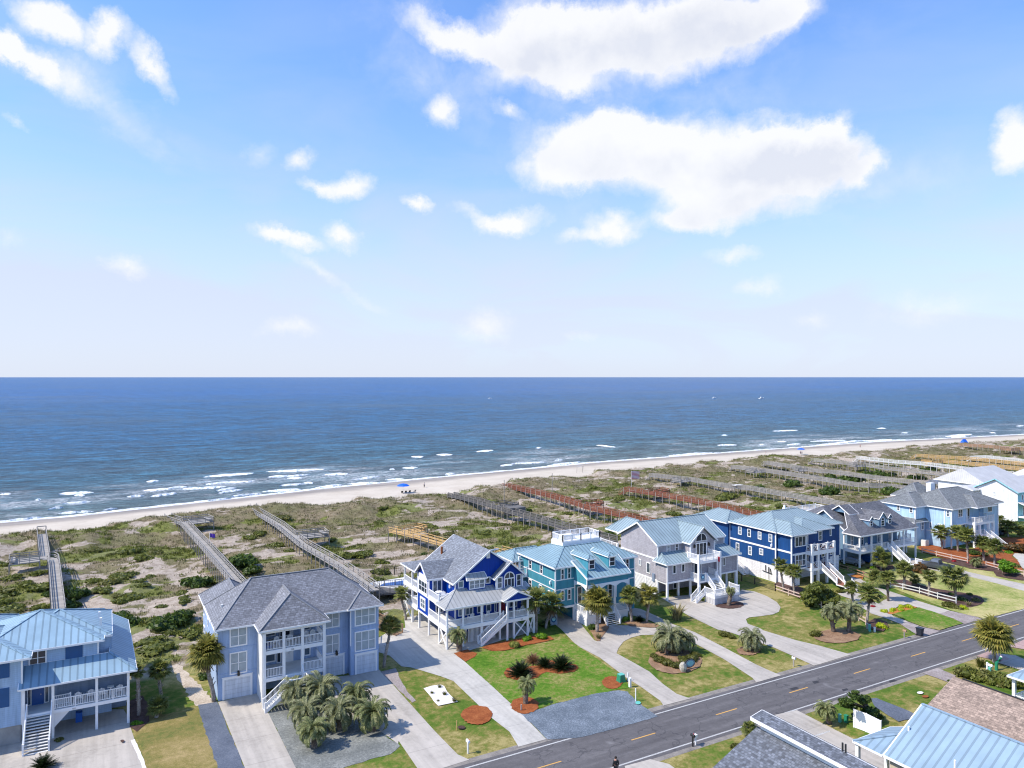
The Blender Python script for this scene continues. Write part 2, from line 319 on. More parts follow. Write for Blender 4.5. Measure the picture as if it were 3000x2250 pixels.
# ------------------------------------------------------------------ mesh building
ORG = {}
SPLIT = {'stringer', 'downspout', 'corner_trim', 'trim_band', 'storey_band', 'porch_wall', 'porch_beam', 'porch_skirt', 'floor_beam', 'brick_base', 'side_wall', 'porch_side_wall', 'arched_beam', 'road_edge_line', 'road_centre_dash', 'ridge_cap', 'fascia'}
def setp(o, label=None, cat=None, group=None, kind=None):
    if label: o['label'] = label
    if cat: o['category'] = cat
    if group: o['group'] = group
    if kind: o['kind'] = kind
    return o
def thing(name, label, cat, loc=(0, 0, 0), group=None):
    o = bpy.data.objects.new(name, None); COL.objects.link(o); o.location = loc; o.empty_display_size = .3
    ORG[o.name] = loc; return setp(o, label, cat, group)
class B:
    def __init__(s): s.v = []; s.f = []
    def quad(s, *p):
        n = len(s.v); s.v += [tuple(q) for q in p]; s.f.append(tuple(range(n, n+len(p)))); return s
    poly = quad
    def box(s, x0, x1, y0, y1, z0, z1):
        if x0 > x1: x0, x1 = x1, x0
        if y0 > y1: y0, y1 = y1, y0
        if z0 > z1: z0, z1 = z1, z0
        n = len(s.v)
        s.v += [(x0,y0,z0),(x1,y0,z0),(x1,y1,z0),(x0,y1,z0),(x0,y0,z1),(x1,y0,z1),(x1,y1,z1),(x0,y1,z1)]
        for f in ((0,3,2,1),(4,5,6,7),(0,1,5,4),(1,2,6,5),(2,3,7,6),(3,0,4,7)): s.f.append(tuple(n+i for i in f))
        return s
    def beam(s, p, q, w, h=None, caps=True):
        """square bar from p to q, w wide, h high (centred)"""
        h = h or w
        d = np.array(q, float)-np.array(p, float); L = np.linalg.norm(d)
        if L < 1e-6: return s
        d /= L
        up = np.array((0, 0, 1.0)) if abs(d[2]) < .95 else np.array((0, 1.0, 0))
        a = np.cross(d, up); a /= np.linalg.norm(a); b = np.cross(a, d)
        n = len(s.v)
        for e in (p, q):
            e = np.array(e, float)
            for i, j in ((-1, -1), (1, -1), (1, 1), (-1, 1)): s.v.append(tuple(e+a*i*w/2+b*j*h/2))
        for i in range(4): s.f.append((n+i, n+(i+1) % 4, n+4+(i+1) % 4, n+4+i))
        if caps: s.f += [(n+3, n+2, n+1, n), (n+4, n+5, n+6, n+7)]
        return s
    def prism(s, pts, z0, z1):
        """vertical prism over plan polygon pts"""
        n = len(s.v); k = len(pts)
        s.v += [(x, y, z0) for x, y in pts]+[(x, y, z1) for x, y in pts]
        s.f.append(tuple(range(n+k-1, n-1, -1))); s.f.append(tuple(range(n+k, n+2*k)))
        for i in range(k): s.f.append((n+i, n+(i+1) % k, n+k+(i+1) % k, n+k+i))
        return s
    def extr(s, pts, vec):
        """extrude a planar polygon of 3-D points by a vector"""
        n = len(s.v); k = len(pts)
        s.v += [tuple(p) for p in pts]+[tuple(p[i]+vec[i] for i in range(3)) for p in pts]
        s.f.append(tuple(range(n+k-1, n-1, -1))); s.f.append(tuple(range(n+k, n+2*k)))
        for i in range(k): s.f.append((n+i, n+(i+1) % k, n+k+(i+1) % k, n+k+i))
        return s
    def tube(s, pts, rad, k=8, caps=True):
        n = len(s.v)
        for i, p in enumerate(pts):
            p = np.array(p, float)
            a = np.array(pts[max(0, i-1)], float); b = np.array(pts[min(len(pts)-1, i+1)], float)
            d = b-a; d /= (np.linalg.norm(d)+1e-9)
            up = np.array((1.0, 0, 0)) if abs(d[2]) > .7 else np.array((0, 0, 1.0))
            e1 = np.cross(d, up); e1 /= np.linalg.norm(e1); e2 = np.cross(d, e1)
            r = rad[i] if isinstance(rad, (list, tuple)) else rad
            for j in range(k):
                t = 2*pi*j/k; s.v.append(tuple(p+e1*cos(t)*r+e2*sin(t)*r))
        for i in range(len(pts)-1):
            for j in range(k): s.f.append((n+i*k+j, n+i*k+(j+1) % k, n+(i+1)*k+(j+1) % k, n+(i+1)*k+j))
        if caps:
            s.f.append(tuple(n+j for j in range(k))[::-1]); m = n+(len(pts)-1)*k; s.f.append(tuple(m+j for j in range(k)))
        return s
    def ball(s, c, r, seg=8, ring=6, sz=1.0):
        n = len(s.v)
        for i in range(ring+1):
            a = pi*i/ring
            for j in range(seg):
                t = 2*pi*j/seg; s.v.append((c[0]+r*sin(a)*cos(t), c[1]+r*sin(a)*sin(t), c[2]+r*sz*cos(a)))
        for i in range(ring):
            for j in range(seg): s.f.append((n+i*seg+j, n+(i+1)*seg+j, n+(i+1)*seg+(j+1) % seg, n+i*seg+(j+1) % seg))
        return s
    def mesh(s, name, off=(0, 0, 0)):
        me = bpy.data.meshes.new(name)
        me.from_pydata([(x-off[0], y-off[1], z-off[2]) for x, y, z in s.v], [], s.f); me.update(); return me
    def islands(s):
        par = list(range(len(s.v)))
        def fd(i):
            while par[i] != i: par[i] = par[par[i]]; i = par[i]
            return i
        for f in s.f:
            a = fd(f[0])
            for k in f[1:]: par[fd(k)] = a
        gr = {}
        for f in s.f: gr.setdefault(fd(f[0]), []).append(f)
        for fs in gr.values():
            b = B(); mp = {}
            for f in fs:
                for k in f:
                    if k not in mp: mp[k] = len(b.v); b.v.append(s.v[k])
                b.f.append(tuple(mp[k] for k in f))
            yield b
    def build(s, name, mat, parent=None, smooth=False, label=None, cat=None, group=None, kind=None, org=None):
        if name in SPLIT:
            o = None
            for b in list(s.islands()): o = b._build(name, mat, parent, smooth, label, cat, group, kind, org)
            return o
        return s._build(name, mat, parent, smooth, label, cat, group, kind, org)
    def _build(s, name, mat, parent=None, smooth=False, label=None, cat=None, group=None, kind=None, org=None):
        off = (0, 0, 0)
        if parent is not None: off = ORG[parent.name]
        elif org is not None: off = org
        me = s.mesh(name, off)
        if smooth: me.polygons.foreach_set('use_smooth', [True]*len(me.polygons))
        o = bpy.data.objects.new(name, me); COL.objects.link(o)
        if mat is not None: me.materials.append(M[mat] if isinstance(mat, str) else mat)
        if parent is not None: o.parent = parent
        elif org is not None: o.location = org
        ORG[o.name] = off
        return setp(o, label, cat, group, kind)
def copy_tree(o, parent=None):
    c = o.copy(); COL.objects.link(c); ORG[c.name] = ORG.get(o.name, (0, 0, 0))
    if parent is not None: c.parent = parent
    for ch in [x for x in KIDS.get(o.name, [])]: copy_tree(ch, c)
    return c
KIDS = {}
def kids(root):
    """register a finished thing's tree for copying"""
    def rec(o):
        KIDS[o.name] = list(o.children)
        for c in o.children: rec(c)
    bpy.context.view_layer.update(); rec(root); return root
# ------------------------------------------------------------------ building elements
def shell(parent, verts, faces, mat, t=.18, name='roof', cap=None, trim='white', capw=.26):
    if cap is None and mat in ('shB', 'shH'): cap = 'cap'; capw = .2
    """roof skin from top vertices, thickness t, white fascia along its free edges"""
    b = B(); n = len(verts)
    b.v = [tuple(p) for p in verts]+[(p[0], p[1], p[2]-t) for p in verts]
    cnt = {}; cb = B()
    for f in faces:
        b.f.append(tuple(f)); b.f.append(tuple(n+i for i in f[::-1]))
        for i in range(len(f)):
            e = (f[i], f[(i+1) % len(f)]); k = tuple(sorted(e)); cnt.setdefault(k, []).append(e)
    for k, es in cnt.items():
        if len(es) == 1:
            i, j = es[0]; b.f.append((i, n+i, n+j, j))
        elif cap:
            i, j = k; (cb if cap == 'cap' else b).beam(tuple(np.array(verts[i])+(0, 0, .02)), tuple(np.array(verts[j])+(0, 0, .02)), capw, .07)
    r = b.build(name, mat, parent)
    if cb.v: cb.build('ridge_cap', 'cap', r)
    if trim:
        fb = B()
        for k, es in cnt.items():
            if len(es) == 1:
                p, q = verts[k[0]], verts[k[1]]
                fb.beam((p[0], p[1], p[2]-t*.55), (q[0], q[1], q[2]-t*.55), .1, t*1.05)
        fb.build('fascia', trim, r)
    return r
def hip(parent, u0, u1, v0, v1, ze, zr, axis='u', a=None, b=None, mat='shB', cap=None, t=.18, ridge=.5, name='roof', trim='white'):
    """hip or gable roof; a,b = plan run of the hips at both ridge ends (0 = gable)"""
    if axis == 'u':
        vr = v0+(v1-v0)*ridge
        if a is None: a = vr-v0
        if b is None: b = vr-v0
        V = [(u0,v0,ze),(u1,v0,ze),(u1,v1,ze),(u0,v1,ze),(u0+a,vr,zr),(u1-b,vr,zr)]
        Fc = [(0,1,5,4),(2,3,4,5)]; Fc += [(3,0,4)] ; Fc += [(1,2,5)]
        if a == 0: Fc.remove((3,0,4))
        if b == 0: Fc.remove((1,2,5))
    else:
        ur = u0+(u1-u0)*ridge
        if a is None: a = ur-u0
        if b is None: b = ur-u0
        V = [(u0,v0,ze),(u1,v0,ze),(u1,v1,ze),(u0,v1,ze),(ur,v0+a,zr),(ur,v1-b,zr)]
        Fc = [(3,0,4,5),(1,2,5,4)]; Fc += [(0,1,4)]; Fc += [(2,3,5)]
        if a == 0: Fc.remove((0,1,4))
        if b == 0: Fc.remove((2,3,5))
    return shell(parent, V, Fc, mat, t, name, cap, trim)
def wallbox(b, u0, u1, v0, v1, z0, z1): b.box(u0, u1, v0, v1, z0, z1)
def gable(b, plane, c, a0, a1, z, zp, th=.2, ap=None):
    """triangular gable wall; plane 'V' (facing the road) or 'U'"""
    m = (a0+a1)/2 if ap is None else ap
    if plane == 'V': b.extr([(a0, c, z), (a1, c, z), (m, c, zp)], (0, th, 0))
    else: b.extr([(c, a0, z), (c, m, zp), (c, a1, z)], (th, 0, 0))
def pbox(b, pl, c, a0, a1, z0, z1, d0, d1):
    """box lying on a wall plane, standing d0..d1 proud of it (towards road or towards -u)"""
    if pl == 'V': b.box(a0, a1, c-d1, c-d0, z0, z1)
    else: b.box(c-d1, c-d0, a0, a1, z0, z1)
def window(parent, pl, c, a0, a1, z0, z1, cols=2, rows=2, tr=.13, arch=False, mat='glass', name='window', fm='white', door=False):
    if a0 > a1: a0, a1 = a1, a0
    if z0 > z1: z0, z1 = z1, z0
    b = B()
    pbox(b, pl, c, a0, a0+tr, z0, z1, -.01, .09); pbox(b, pl, c, a1-tr, a1, z0, z1, -.01, .09)
    pbox(b, pl, c, a0+tr, a1-tr, z0, z0+tr, -.01, .09); pbox(b, pl, c, a0+tr, a1-tr, z1-tr, z1, -.01, .09)
    for i in range(1, cols):
        x = a0+(a1-a0)*i/cols; pbox(b, pl, c, x-.045, x+.045, z0+tr, z1-tr, -.01, .075)
    for i in range(1, rows):
        z = z0+(z1-z0)*i/rows; pbox(b, pl, c, a0+tr, a1-tr, z-.03, z+.03, -.01, .065)
    g = B(); pbox(g, pl, c, a0+tr*.8, a1-tr*.8, z0+tr*.8, z1-tr*.8, -.02, .03)
    if arch:
        n = 12; r = (a1-a0)/2; m = (a0+a1)/2
        outer = [(m+r*cos(pi*i/n), z1+r*sin(pi*i/n)) for i in range(n+1)]
        inner = [(m+(r-tr)*cos(pi*i/n), z1+(r-tr)*sin(pi*i/n)) for i in range(n+1)]
        for i in range(n):
            q = [outer[i], outer[i+1], inner[i+1], inner[i]]
            if pl == 'V': b.extr([(x, c-.09, z) for x, z in q], (0, .1, 0))
            else: b.extr([(c-.09, x, z) for x, z in q], (.1, 0, 0))
        pl2 = inner
        if pl == 'V': g.extr([(x, c-.03, z) for x, z in pl2], (0, .05, 0))
        else: g.extr([(c-.03, x, z) for x, z in pl2], (.05, 0, 0))
        if cols > 1: pbox(b, pl, c, m-.04, m+.04, z1, z1+r-tr, -.01, .075)
    o = b.build(name, fm, parent); g.build('pane', mat, o); return o
def winp(parent, pl, c, zfun, p0, p1, **k):
    fn = Q if pl == 'V' else S
    a0, z1 = fn(zfun(*p0), c); a1, z0 = fn(zfun(*p1), c)
    return window(parent, pl, c, a0, a1, z0, z1, **k)
def door(parent, pl, c, a0, a1, z0, z1, mat='navydoor', lights=True):
    b = B(); tr = .12
    pbox(b, pl, c, a0-tr, a0, z0, z1+tr, -.01, .08); pbox(b, pl, c, a1, a1+tr, z0, z1+tr, -.01, .08); pbox(b, pl, c, a0, a1, z1, z1+tr, -.01, .08)
    pbox(b, pl, c, a0, a1, z0, z1, -.01, .05)
    f = B(); pbox(f, pl, c, a0-tr, a1+tr, z1+tr, z1+tr+.08, -.01, .1)
    o = b.build('door', mat, parent)
    f.build('door_head', 'white', o)
    h = B(); pbox(h, pl, c, a1-.15, a1-.08, z0+.95, z0+1.05, .05, .12); h.build('handle', 'rim', o)
    return o
def garage(parent, pl, c, a0, a1, z0, z1):
    b = B(); tr = .22
    pbox(b, pl, c, a0, a0+tr, z0, z1, -.01, .1); pbox(b, pl, c, a1-tr, a1, z0, z1, -.01, .1); pbox(b, pl, c, a0+tr, a1-tr, z1-tr, z1, -.01, .1)
    pbox(b, pl, c, a0-.06, a1+.06, z1, z1+.07, -.01, .14)
    o = b.build('garage_door', 'white', parent)
    g = B(); pbox(g, pl, c, a0+tr*.9, a1-tr*.9, z0+.01, z1-tr*.9, -.02, .03)
    g.build('door_panel', 'garage', o); return o
def rail(parent, pts, h=1.0, sp=.16, mat='white', post=True, bal=.04, name='railing', panel=None, cross=False):
    b = B()
    for i in range(len(pts)-1):
        p = np.array(pts[i], float); q = np.array(pts[i+1], float); L = np.linalg.norm(q[:2]-p[:2])
        b.beam(tuple(p+(0, 0, h)), tuple(q+(0, 0, h)), .09, .07); b.beam(tuple(p+(0, 0, .12)), tuple(q+(0, 0, .12)), .07, .06)
        n = max(1, int(L/sp))
        if cross:
            m = max(1, round(L/1.4))
            for k in range(m):
                a = p+(q-p)*k/m; c = p+(q-p)*(k+1)/m
                b.beam(tuple(a+(0, 0, .12)), tuple(c+(0, 0, h)), .06); b.beam(tuple(a+(0, 0, h)), tuple(c+(0, 0, .12)), .06)
        elif panel is None:
            for k in range(1, n):
                a = p+(q-p)*k/n; b.beam(tuple(a+(0, 0, .12)), tuple(a+(0, 0, h)), bal, bal, False)
        if post:
            for e in ((p,) if i < len(pts)-2 else (p, q)): b.beam(tuple(e), tuple(e+(0, 0, h+.12)), .137)
            m = int(L/2.3)
            for k in range(1, m+1):
                if m: e = p+(q-p)*k/(m+1); b.beam(tuple(e), tuple(e+(0, 0, h+.04)), .103)
    return b.build(name, mat, parent)
def posts(parent, lst, w=.24, mat='white', name='post'):
    for u, v, z0, z1 in lst: B().box(u-w/2, u+w/2, v-w/2, v+w/2, z0, z1).build(name, mat, parent)
def stairs(parent, top, bot, wv, n=None, mat='white', tread='offwhite', rails=(True, True), h=.95, sp=.16, open_=True):
    """top, bot: 3-D points on one side; wv: plan vector across the width"""
    top = np.array(top, float); bot = np.array(bot, float); wv = np.array((wv[0], wv[1], 0.0))
    n = n or max(3, int(abs(top[2]-bot[2])/.18)); run = (bot-top)/n
    b = B(); hd = np.array((run[0], run[1], 0)); 
    for i in range(n):
        p = top+run*(i+1); c = p-hd*.5
        A = [c-hd*.55, c+hd*.55, c+hd*.55+wv, c-hd*.55+wv]
        b.extr([tuple(x) for x in A], (0, 0, -.05))
    o = b.build('stairs', tread, parent)
    sb = B()
    for e in (0, 1):
        sb.beam(tuple(top+wv*e+(0, 0, -.12)), tuple(bot+wv*e+(0, 0, .05)), .07, .3)
    sb.build('stringer', mat, o)
    for e in (0, 1):
        if rails[e]:
            rb = B(); p = top+wv*e; q = bot+wv*e
            rb.beam(tuple(p+(0, 0, h)), tuple(q+(0, 0, h)), .09, .08); rb.beam(tuple(p+(0, 0, .16)), tuple(q+(0, 0, .16)), .06, .06)
            L = np.linalg.norm(q-p); m = int(L/sp)
            for k in range(1, m):
                a = p+(q-p)*k/m; rb.beam(tuple(a+(0, 0, .12)), tuple(a+(0, 0, h)), .04, .04, False)
            for a in (p, q): rb.beam(tuple(a+(0, 0, -.1)), tuple(a+(0, 0, h+.14)), .147)
            rb.build('stair_railing', mat, o)
    return o
def lamp(parent, pl, c, a, z, mat='brass'):
    b = B(); pbox(b, pl, c, a-.12, a+.12, z-.25, z+.2, .02, .3); pbox(b, pl, c, a-.06, a+.06, z+.2, z+.3, -.01, .2)
    b.build('wall_lantern', mat, parent)
def slab(parent, u0, u1, v0, v1, z, t=.3, mat='white', name='deck', top='offwhite'):
    o = B().box(u0, u1, v0, v1, z-t, z-.02).build(name, mat, parent)
    B().box(u0+.05, u1-.05, v0+.05, v1-.05, z-.019, z).build('deck_floor', top, o); return o
def text(parent, s, pl, c, a, z, h, mat='black'):
    cu = bpy.data.curves.new('house_number', 'FONT'); cu.body = s; cu.size = h; cu.align_x = 'CENTER'; cu.extrude = .01
    to = bpy.data.objects.new('tmp', cu); COL.objects.link(to)
    dg = bpy.context.evaluated_depsgraph_get(); me = bpy.data.meshes.new_from_object(to.evaluated_get(dg))
    bpy.data.objects.remove(to); off = ORG[parent.name] if parent is not None else (0, 0, 0)
    o = bpy.data.objects.new('house_number', me); COL.objects.link(o); me.materials.clear(); me.materials.append(M[mat])
    for v in me.vertices:
        x, y, zz = v.co
        v.co = ((a+x, c-.03-zz, z+y) if pl == 'V' else (c-.03-zz, a-x, z+y))
        v.co = (v.co[0]-off[0], v.co[1]-off[1], v.co[2]-off[2])
    o.parent = parent; ORG[o.name] = off; return o
# ================================================================== HOUSES
def chair(parent_loc, yaw, mat='white', scale=1.0, first=[None]):
    """slatted porch armchair (one mesh per part, copies share meshes)"""
    if first[0] is None:
        t = thing('porch_armchair', 'x', 'chair', (0, 0, 0))
        s = B().box(-.3, .3, -.28, .3, .36, .4); s.build('seat', 'white', t)
        b = B()
        for i in range(5): b.extr([(-.3+i*.125, .28, .36), (-.2+i*.125, .28, .36), (-.2+i*.125, .48, 1.0+.06*(2-abs(i-2))), (-.3+i*.125, .48, 1.0+.06*(2-abs(i-2)))], (0, .04, 0))
        b.build('backrest', 'white', t)
        for sx in (-1, 1):
            B().box(sx*.36-.06, sx*.36+.06, -.32, .35, .58, .62).build('armrest', 'white', t)
            for y in (-.28, .24): B().box(sx*.33-.04, sx*.33+.04, y-.04, y+.04, 0, .58).build('leg', 'white', t)
        first[0] = kids(t); r = t
    else: r = copy_tree(first[0])
    r.location = parent_loc; r.rotation_euler = (0, 0, yaw); r.scale = (scale,)*3; ORG[r.name] = parent_loc
    return r
CH = []
def chairs(lst, group):
    for (u, v, z, yaw, lab) in lst:
        c = chair((u, v, z), yaw); setp(c, lab, 'chair', group); CH.append(c)

# ---------------------------------------------------------------- house A
def house_A():
    h = thing('beach_house', 'powder blue beach house with light blue metal roof and front porch at the left edge', 'house', (-3, 88, 0))
    b = B(); b.box(-16, -7.3, 86.7, 95, 1.8, 8.3); b.box(-7.3, -.7, 88.6, 97, 2.6, 8.4); b.box(-7.3, .5, 90.2, 98.5, 0, 8.3)
    b.box(-16, -8, 95, 102, 0, 8.2); b.build('wall', 'wallA', h)
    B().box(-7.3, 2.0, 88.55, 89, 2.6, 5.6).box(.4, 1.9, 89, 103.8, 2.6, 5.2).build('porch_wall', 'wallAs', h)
    B().box(-15.9, -7.4, 86.9, 95, 0, 1.8).build('foundation', 'concrete3', h)
    # roofs
    hip(h, -12.2, -.2, 88.1, 99.9, 8.5, 10.9, 'u', a=6, b=6, mat='roofA', cap=True)
    hip(h, -9.5, .55, 89.6, 99.2, 8.46, 10.6, 'u', a=5.0, b=5.0, mat='roofA', cap=True)
    hip(h, -18, -6.5, 86.2, 97.6, 8.42, 10.6, 'u', a=5.7, b=5.7, mat='roofA', cap=True)
    hip(h, -18, -8.9, 95, 103, 8.3, 10.1, 'u', a=4, b=4, mat='roofA', cap=True)
    # porch roof wrapping the right side
    V = [(-7.55, 86.0, 5.5), (2.8, 86.0, 5.5), (2.4, 104.3, 5.5), (.4, 104.3, 6.7), (.3, 88.6, 6.95), (-7.55, 88.6, 6.95)]
    shell(h, V, [(0, 1, 4, 5), (1, 2, 3, 4)], 'roofA', .16, 'porch_roof', True)
    slab(h, -7.25, 2.1, 86.2, 88.6, 2.8, .35, name='porch_deck')
    slab(h, .5, 2.1, 88.62, 98, 2.79, .33, name='side_deck')
    posts(h, [(-7.12, 86.35, 0, 5.4), (-4.66, 86.35, 0, 5.4), (-.86, 86.35, 0, 5.4), (2.0, 86.35, 0, 5.4), (2.0, 92, 0, 5.4), (2.0, 98, 0, 5.4)], .24)
    rail(h, [(-4.6, 86.34, 2.8), (-.9, 86.34, 2.8)], 1.0, .15); rail(h, [(-.8, 86.34, 2.8), (2.0, 86.34, 2.8)], 1.0, .15)
    rail(h, [(2.05, 86.4, 2.8), (2.05, 97.5, 2.8)], 1.0, .15); rail(h, [(-4.7, 87.3, 2.8), (-3.2, 87.3, 2.8)], 1.0, .15)
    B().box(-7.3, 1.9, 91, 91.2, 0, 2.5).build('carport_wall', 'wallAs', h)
    stairs(h, (-6.85, 86.2, 2.8), (-6.95, 83.5, .05), (2.1, 0), 13)
    B().quad((-4.6, 86.5, 2.5), (-4.6, 86.5, .9), (-3.1, 86.5, 2.5)).build('lattice', 'white', h)
    door(h, 'V', 88.55, -6.45, -5.7, 2.8, 4.9, 'navydoor')
    window(h, 'V', 88.55, -7.0, -6.62, 2.85, 4.95, 1, 1, .08, name='sidelight'); window(h, 'V', 88.55, -5.52, -5.1, 2.85, 4.95, 1, 1, .08, name='sidelight')
    winp(h, 'V', 88.6, zA2, (278, 515), (455, 660), cols=2, rows=2, mat='darkglass')
    def shut(p0, p1, c=88.6):
        a0, z1 = Q(zA2(*p0), c); a1, z0 = Q(zA2(*p1), c); b = B(); pbox(b, 'V', c, a0, a1, z0, z1, -.01, .06); b.build('storm_shutter', 'navyshut', h)
    shut((636, 480), (803, 620)); shut((-30, 640), (93, 775), 86.7); shut((-30, 895), (90, 1060), 86.7)
    B().box(-.83, -.68, 88.5, 88.6, 7, 8.3).box(-7.36, -7.2, 86.6, 86.72, 1.8, 8.2).build('downspout', 'white', h)
    text(h, '927', 'V', 86.2, -2.85, 2.52, .2, 'woodG')
    for x, y in ((965, 158), (980, 216)):
        u, v = G(zA2(x, y), 9.9); B().box(u-.12, u+.12, v-.12, v+.12, 9.3, 10.1).build('roof_vent', 'white', h)
    B().box(-2.8, -2.2, 88.9, 89.5, .02, 1.0).build('water_heater', 'bluepl', h)
    return h
house_A()
chairs([(-2.45, 87.5, 2.8, 3.0, 'white porch chair nearest the blue front door of the left-edge house'), (-1.4, 87.6, 2.8, 3.2, 'white porch chair beside the middle post of the left-edge house porch'),
        (-.35, 87.4, 2.8, 3.0, 'white tall porch chair left of the small table on the left-edge house porch'), (1.15, 87.5, 2.8, 3.3, 'white tall porch chair in the right corner of the left-edge house porch')], 'white chairs on the porch of the left-edge house')
t = thing('porch_table', 'small white pedestal table between two tall porch chairs', 'table', (.4, 87.4, 2.8))
B().box(.1, .7, 87.1, 87.7, 3.7, 3.76).build('tabletop', 'white', t); B().box(.34, .46, 87.34, 87.46, 2.8, 3.7).build('leg', 'white', t)

# ---------------------------------------------------------------- house B
def house_B():
    h = thing('beach_house', 'three storey periwinkle stucco house with grey shingle hip roof and stacked white balconies', 'house', (20, 92, 0))
    b = B(); b.box(10.87, 15.05, 87.25, 92, 0, 8.0); b.box(15.05, 25.77, 87.9, 96, 0, 8.0); b.box(25.77, 29.3, 87.0, 96, 0, 8.0)
    b.box(10.87, 15.05, 92, 101.6, 0, 8.0); b.box(15.05, 16.2, 96, 101.6, 0, 8.0); b.build('wall', 'wallB', h)
    wb = B(); wb.box(15.0, 15.2, 84.1, 87.85, 0, 8.0).build('porch_side_wall', 'offwhite', h)
    hip(h, 10.45, 29.75, 86.6, 96.8, 8.15, 12.1, 'u', a=4.6, b=5.4, mat='shB')
    hip(h, 10.4, 16.7, 90, 102.05, 8.1, 10.5, 'v', a=.5, b=3.1, mat='shB')
    hip(h, 14.6, 22.5, 83.7, 93.5, 8.17, 11.1, 'v', a=2.9, b=3, mat='shB')
    hip(h, 25.3, 29.72, 86.35, 91, 8.2, 9.7, 'v', a=2.2, b=.2, mat='shB')
    # storey bands
    bb = B()
    for z in (2.78, 5.5):
        bb.box(10.85, 15.02, 87.2, 87.24, z, z+.13); bb.box(15.2, 25.75, 87.86, 87.89, z, z+.13); bb.box(25.74, 29.34, 86.95, 86.99, z, z+.13); bb.box(10.82, 10.86, 87.2, 101.6, z, z+.13)
    bb.build('storey_band', 'wallB', h)
    # balconies
    for z in (2.75, 5.75):
        B().box(15.21, 22.0, 84.05, 87.84, z-.42, z-.03).build('balcony', 'white', h)
        B().box(15.25, 21.95, 84.1, 87.84, z-.029, z).build('balcony_floor', 'offwhite', h)
    B().box(15.21, 22.0, 84.05, 84.25, 7.65, 8.0).build('eave_beam', 'white', h)
    posts(h, [(15.25, 84.15, 0, 7.7), (17.35, 84.15, 0, 7.7), (19.4, 84.15, 0, 7.7), (21.85, 84.15, 0, 7.7)], .3)
    for z in (2.75, 5.75):
        rail(h, [(15.4, 84.15, z), (17.2, 84.15, z)], 1.0, .15, post=False); rail(h, [(19.55, 84.15, z), (21.7, 84.15, z)], 1.0, .15, post=False)
        rail(h, [(21.9, 84.3, z), (21.9, 87.8, z)], 1.0, .15, post=False)
    rail(h, [(17.5, 84.15, 5.75), (19.25, 84.15, 5.75)], 1.0, .15, post=False)
    stairs(h, (17.5, 84.0, 2.75), (17.5, 82.9, 2.0), (1.8, 0), 4, rails=(False, True))
    slab(h, 17.3, 19.5, 81.6, 82.9, 2.0, .2, name='stair_landing')
    rail(h, [(17.6, 81.65, 2.0), (19.5, 81.65, 2.0), (19.5, 82.9, 2.0)], 1.0, .15)
    stairs(h, (17.4, 81.65, 2.0), (14.9, 81.65, .05), (0, 1.25), 11)
    lt = B()
    for i in range(16):
        x = 15.0+i*.15
        lt.beam((x, 82.95, 0), (min(17.3, x+1.2), 82.95, min(1.9, 1.2)), .03); lt.beam((x, 82.95, .9), (x+.9, 82.95, 0), .03)
    lt.build('lattice', 'white', h)
    for p0, p1 in (((440, 800), (572, 940)), ((440, 605), (572, 735))): winp(h, 'V', 87.25, zB, p0, p1, mat='blind')
    for p0, p1 in (((1155, 667), (1262, 795)), ((1152, 490), (1262, 600))): winp(h, 'V', 87.9, zB, p0, p1, mat='blind')
    for p0, p1 in (((1375, 642), (1532, 765)), ((1375, 462), (1532, 575))): winp(h, 'V', 87.0, zB, p0, p1, cols=3, mat='blind')
    for z in (2.75, 5.75):
        window(h, 'V', 87.9, 16.0, 17.2, z+.3, z+2.1, 1, 2); window(h, 'V', 87.9, 20.4, 21.2, z+.3, z+2.1, 1, 2)
        B().box(18.9, 19.2, 87.8, 87.9, z, z+2.2).build('pilaster', 'white', h)
    door(h, 'V', 87.88, 18.0, 18.8, 2.75, 4.85, 'white'); window(h, 'V', 87.9, 17.3, 17.8, 2.8, 4.8, 1, 1, .08, mat='darkglass', name='sidelight')
    window(h, 'V', 87.9, 17.6, 18.9, 5.78, 7.9, 2, 1, .12, mat='darkglass', name='glass_door')
    garage(h, 'V', 87.25, 11.3, 14.5, 0, 2.45); garage(h, 'V', 87.9, 22.6, 25.3, 0, 2.55); garage(h, 'V', 87.0, 26.3, 29.1, 0, 2.5)
    for a, c in ((13.0, 87.25), (24.3, 87.9)): lamp(h, 'V', c, a, 2.75)
    for v0, v1, z0, z1 in ((99.4, 100.6, 5.9, 7.4), (99.4, 100.6, 3.0, 4.6), (92.5, 93.1, 3.2, 5.0), (89.5, 90.0, 3.3, 4.8), (96, 96.6, 5.6, 6.6)): window(h, 'U', 10.87, v0, v1, z0, z1, 1, 2)
    text(h, '916', 'V', 84.04, 18.3, 5.44, .2)
    u, v = G(zB(385, 455), 9.3); B().box(u-.12, u+.12, v-.12, v+.12, 8.9, 9.6).build('roof_vent', 'offwhite', h)
    B().box(15.4, 16.7, 88.0, 88.05, .3, 1.9).build('ground_window', 'darkglass', h)
    B().box(25.70, 25.82, 86.85, 86.98, 3.6, 8.0).build('downspout', 'white', h)
    return h
house_B()
chairs([(16.7, 85.7, 5.75, 3.3, 'white armchair by the left column on the upper balcony of the periwinkle house'), (18.3, 85.6, 5.75, 3.0, 'white armchair centred on the upper balcony of the periwinkle house'),
        (20.1, 85.9, 5.75, 3.1, 'left of the paired white armchairs on the periwinkle house upper balcony'), (20.9, 86.0, 5.75, 3.1, 'right of the paired white armchairs on the periwinkle house upper balcony')], 'white chairs on the upper balcony of the periwinkle house')
B().box(15.5, 16.2, 84.9, 86.2, 5.75, 5.98).build('beach_towel', 'bluepl', None, label='folded blue and white cushion on the balcony floor behind the leftmost railing', cat='cushion', org=(15.8, 85.5, 5.75))

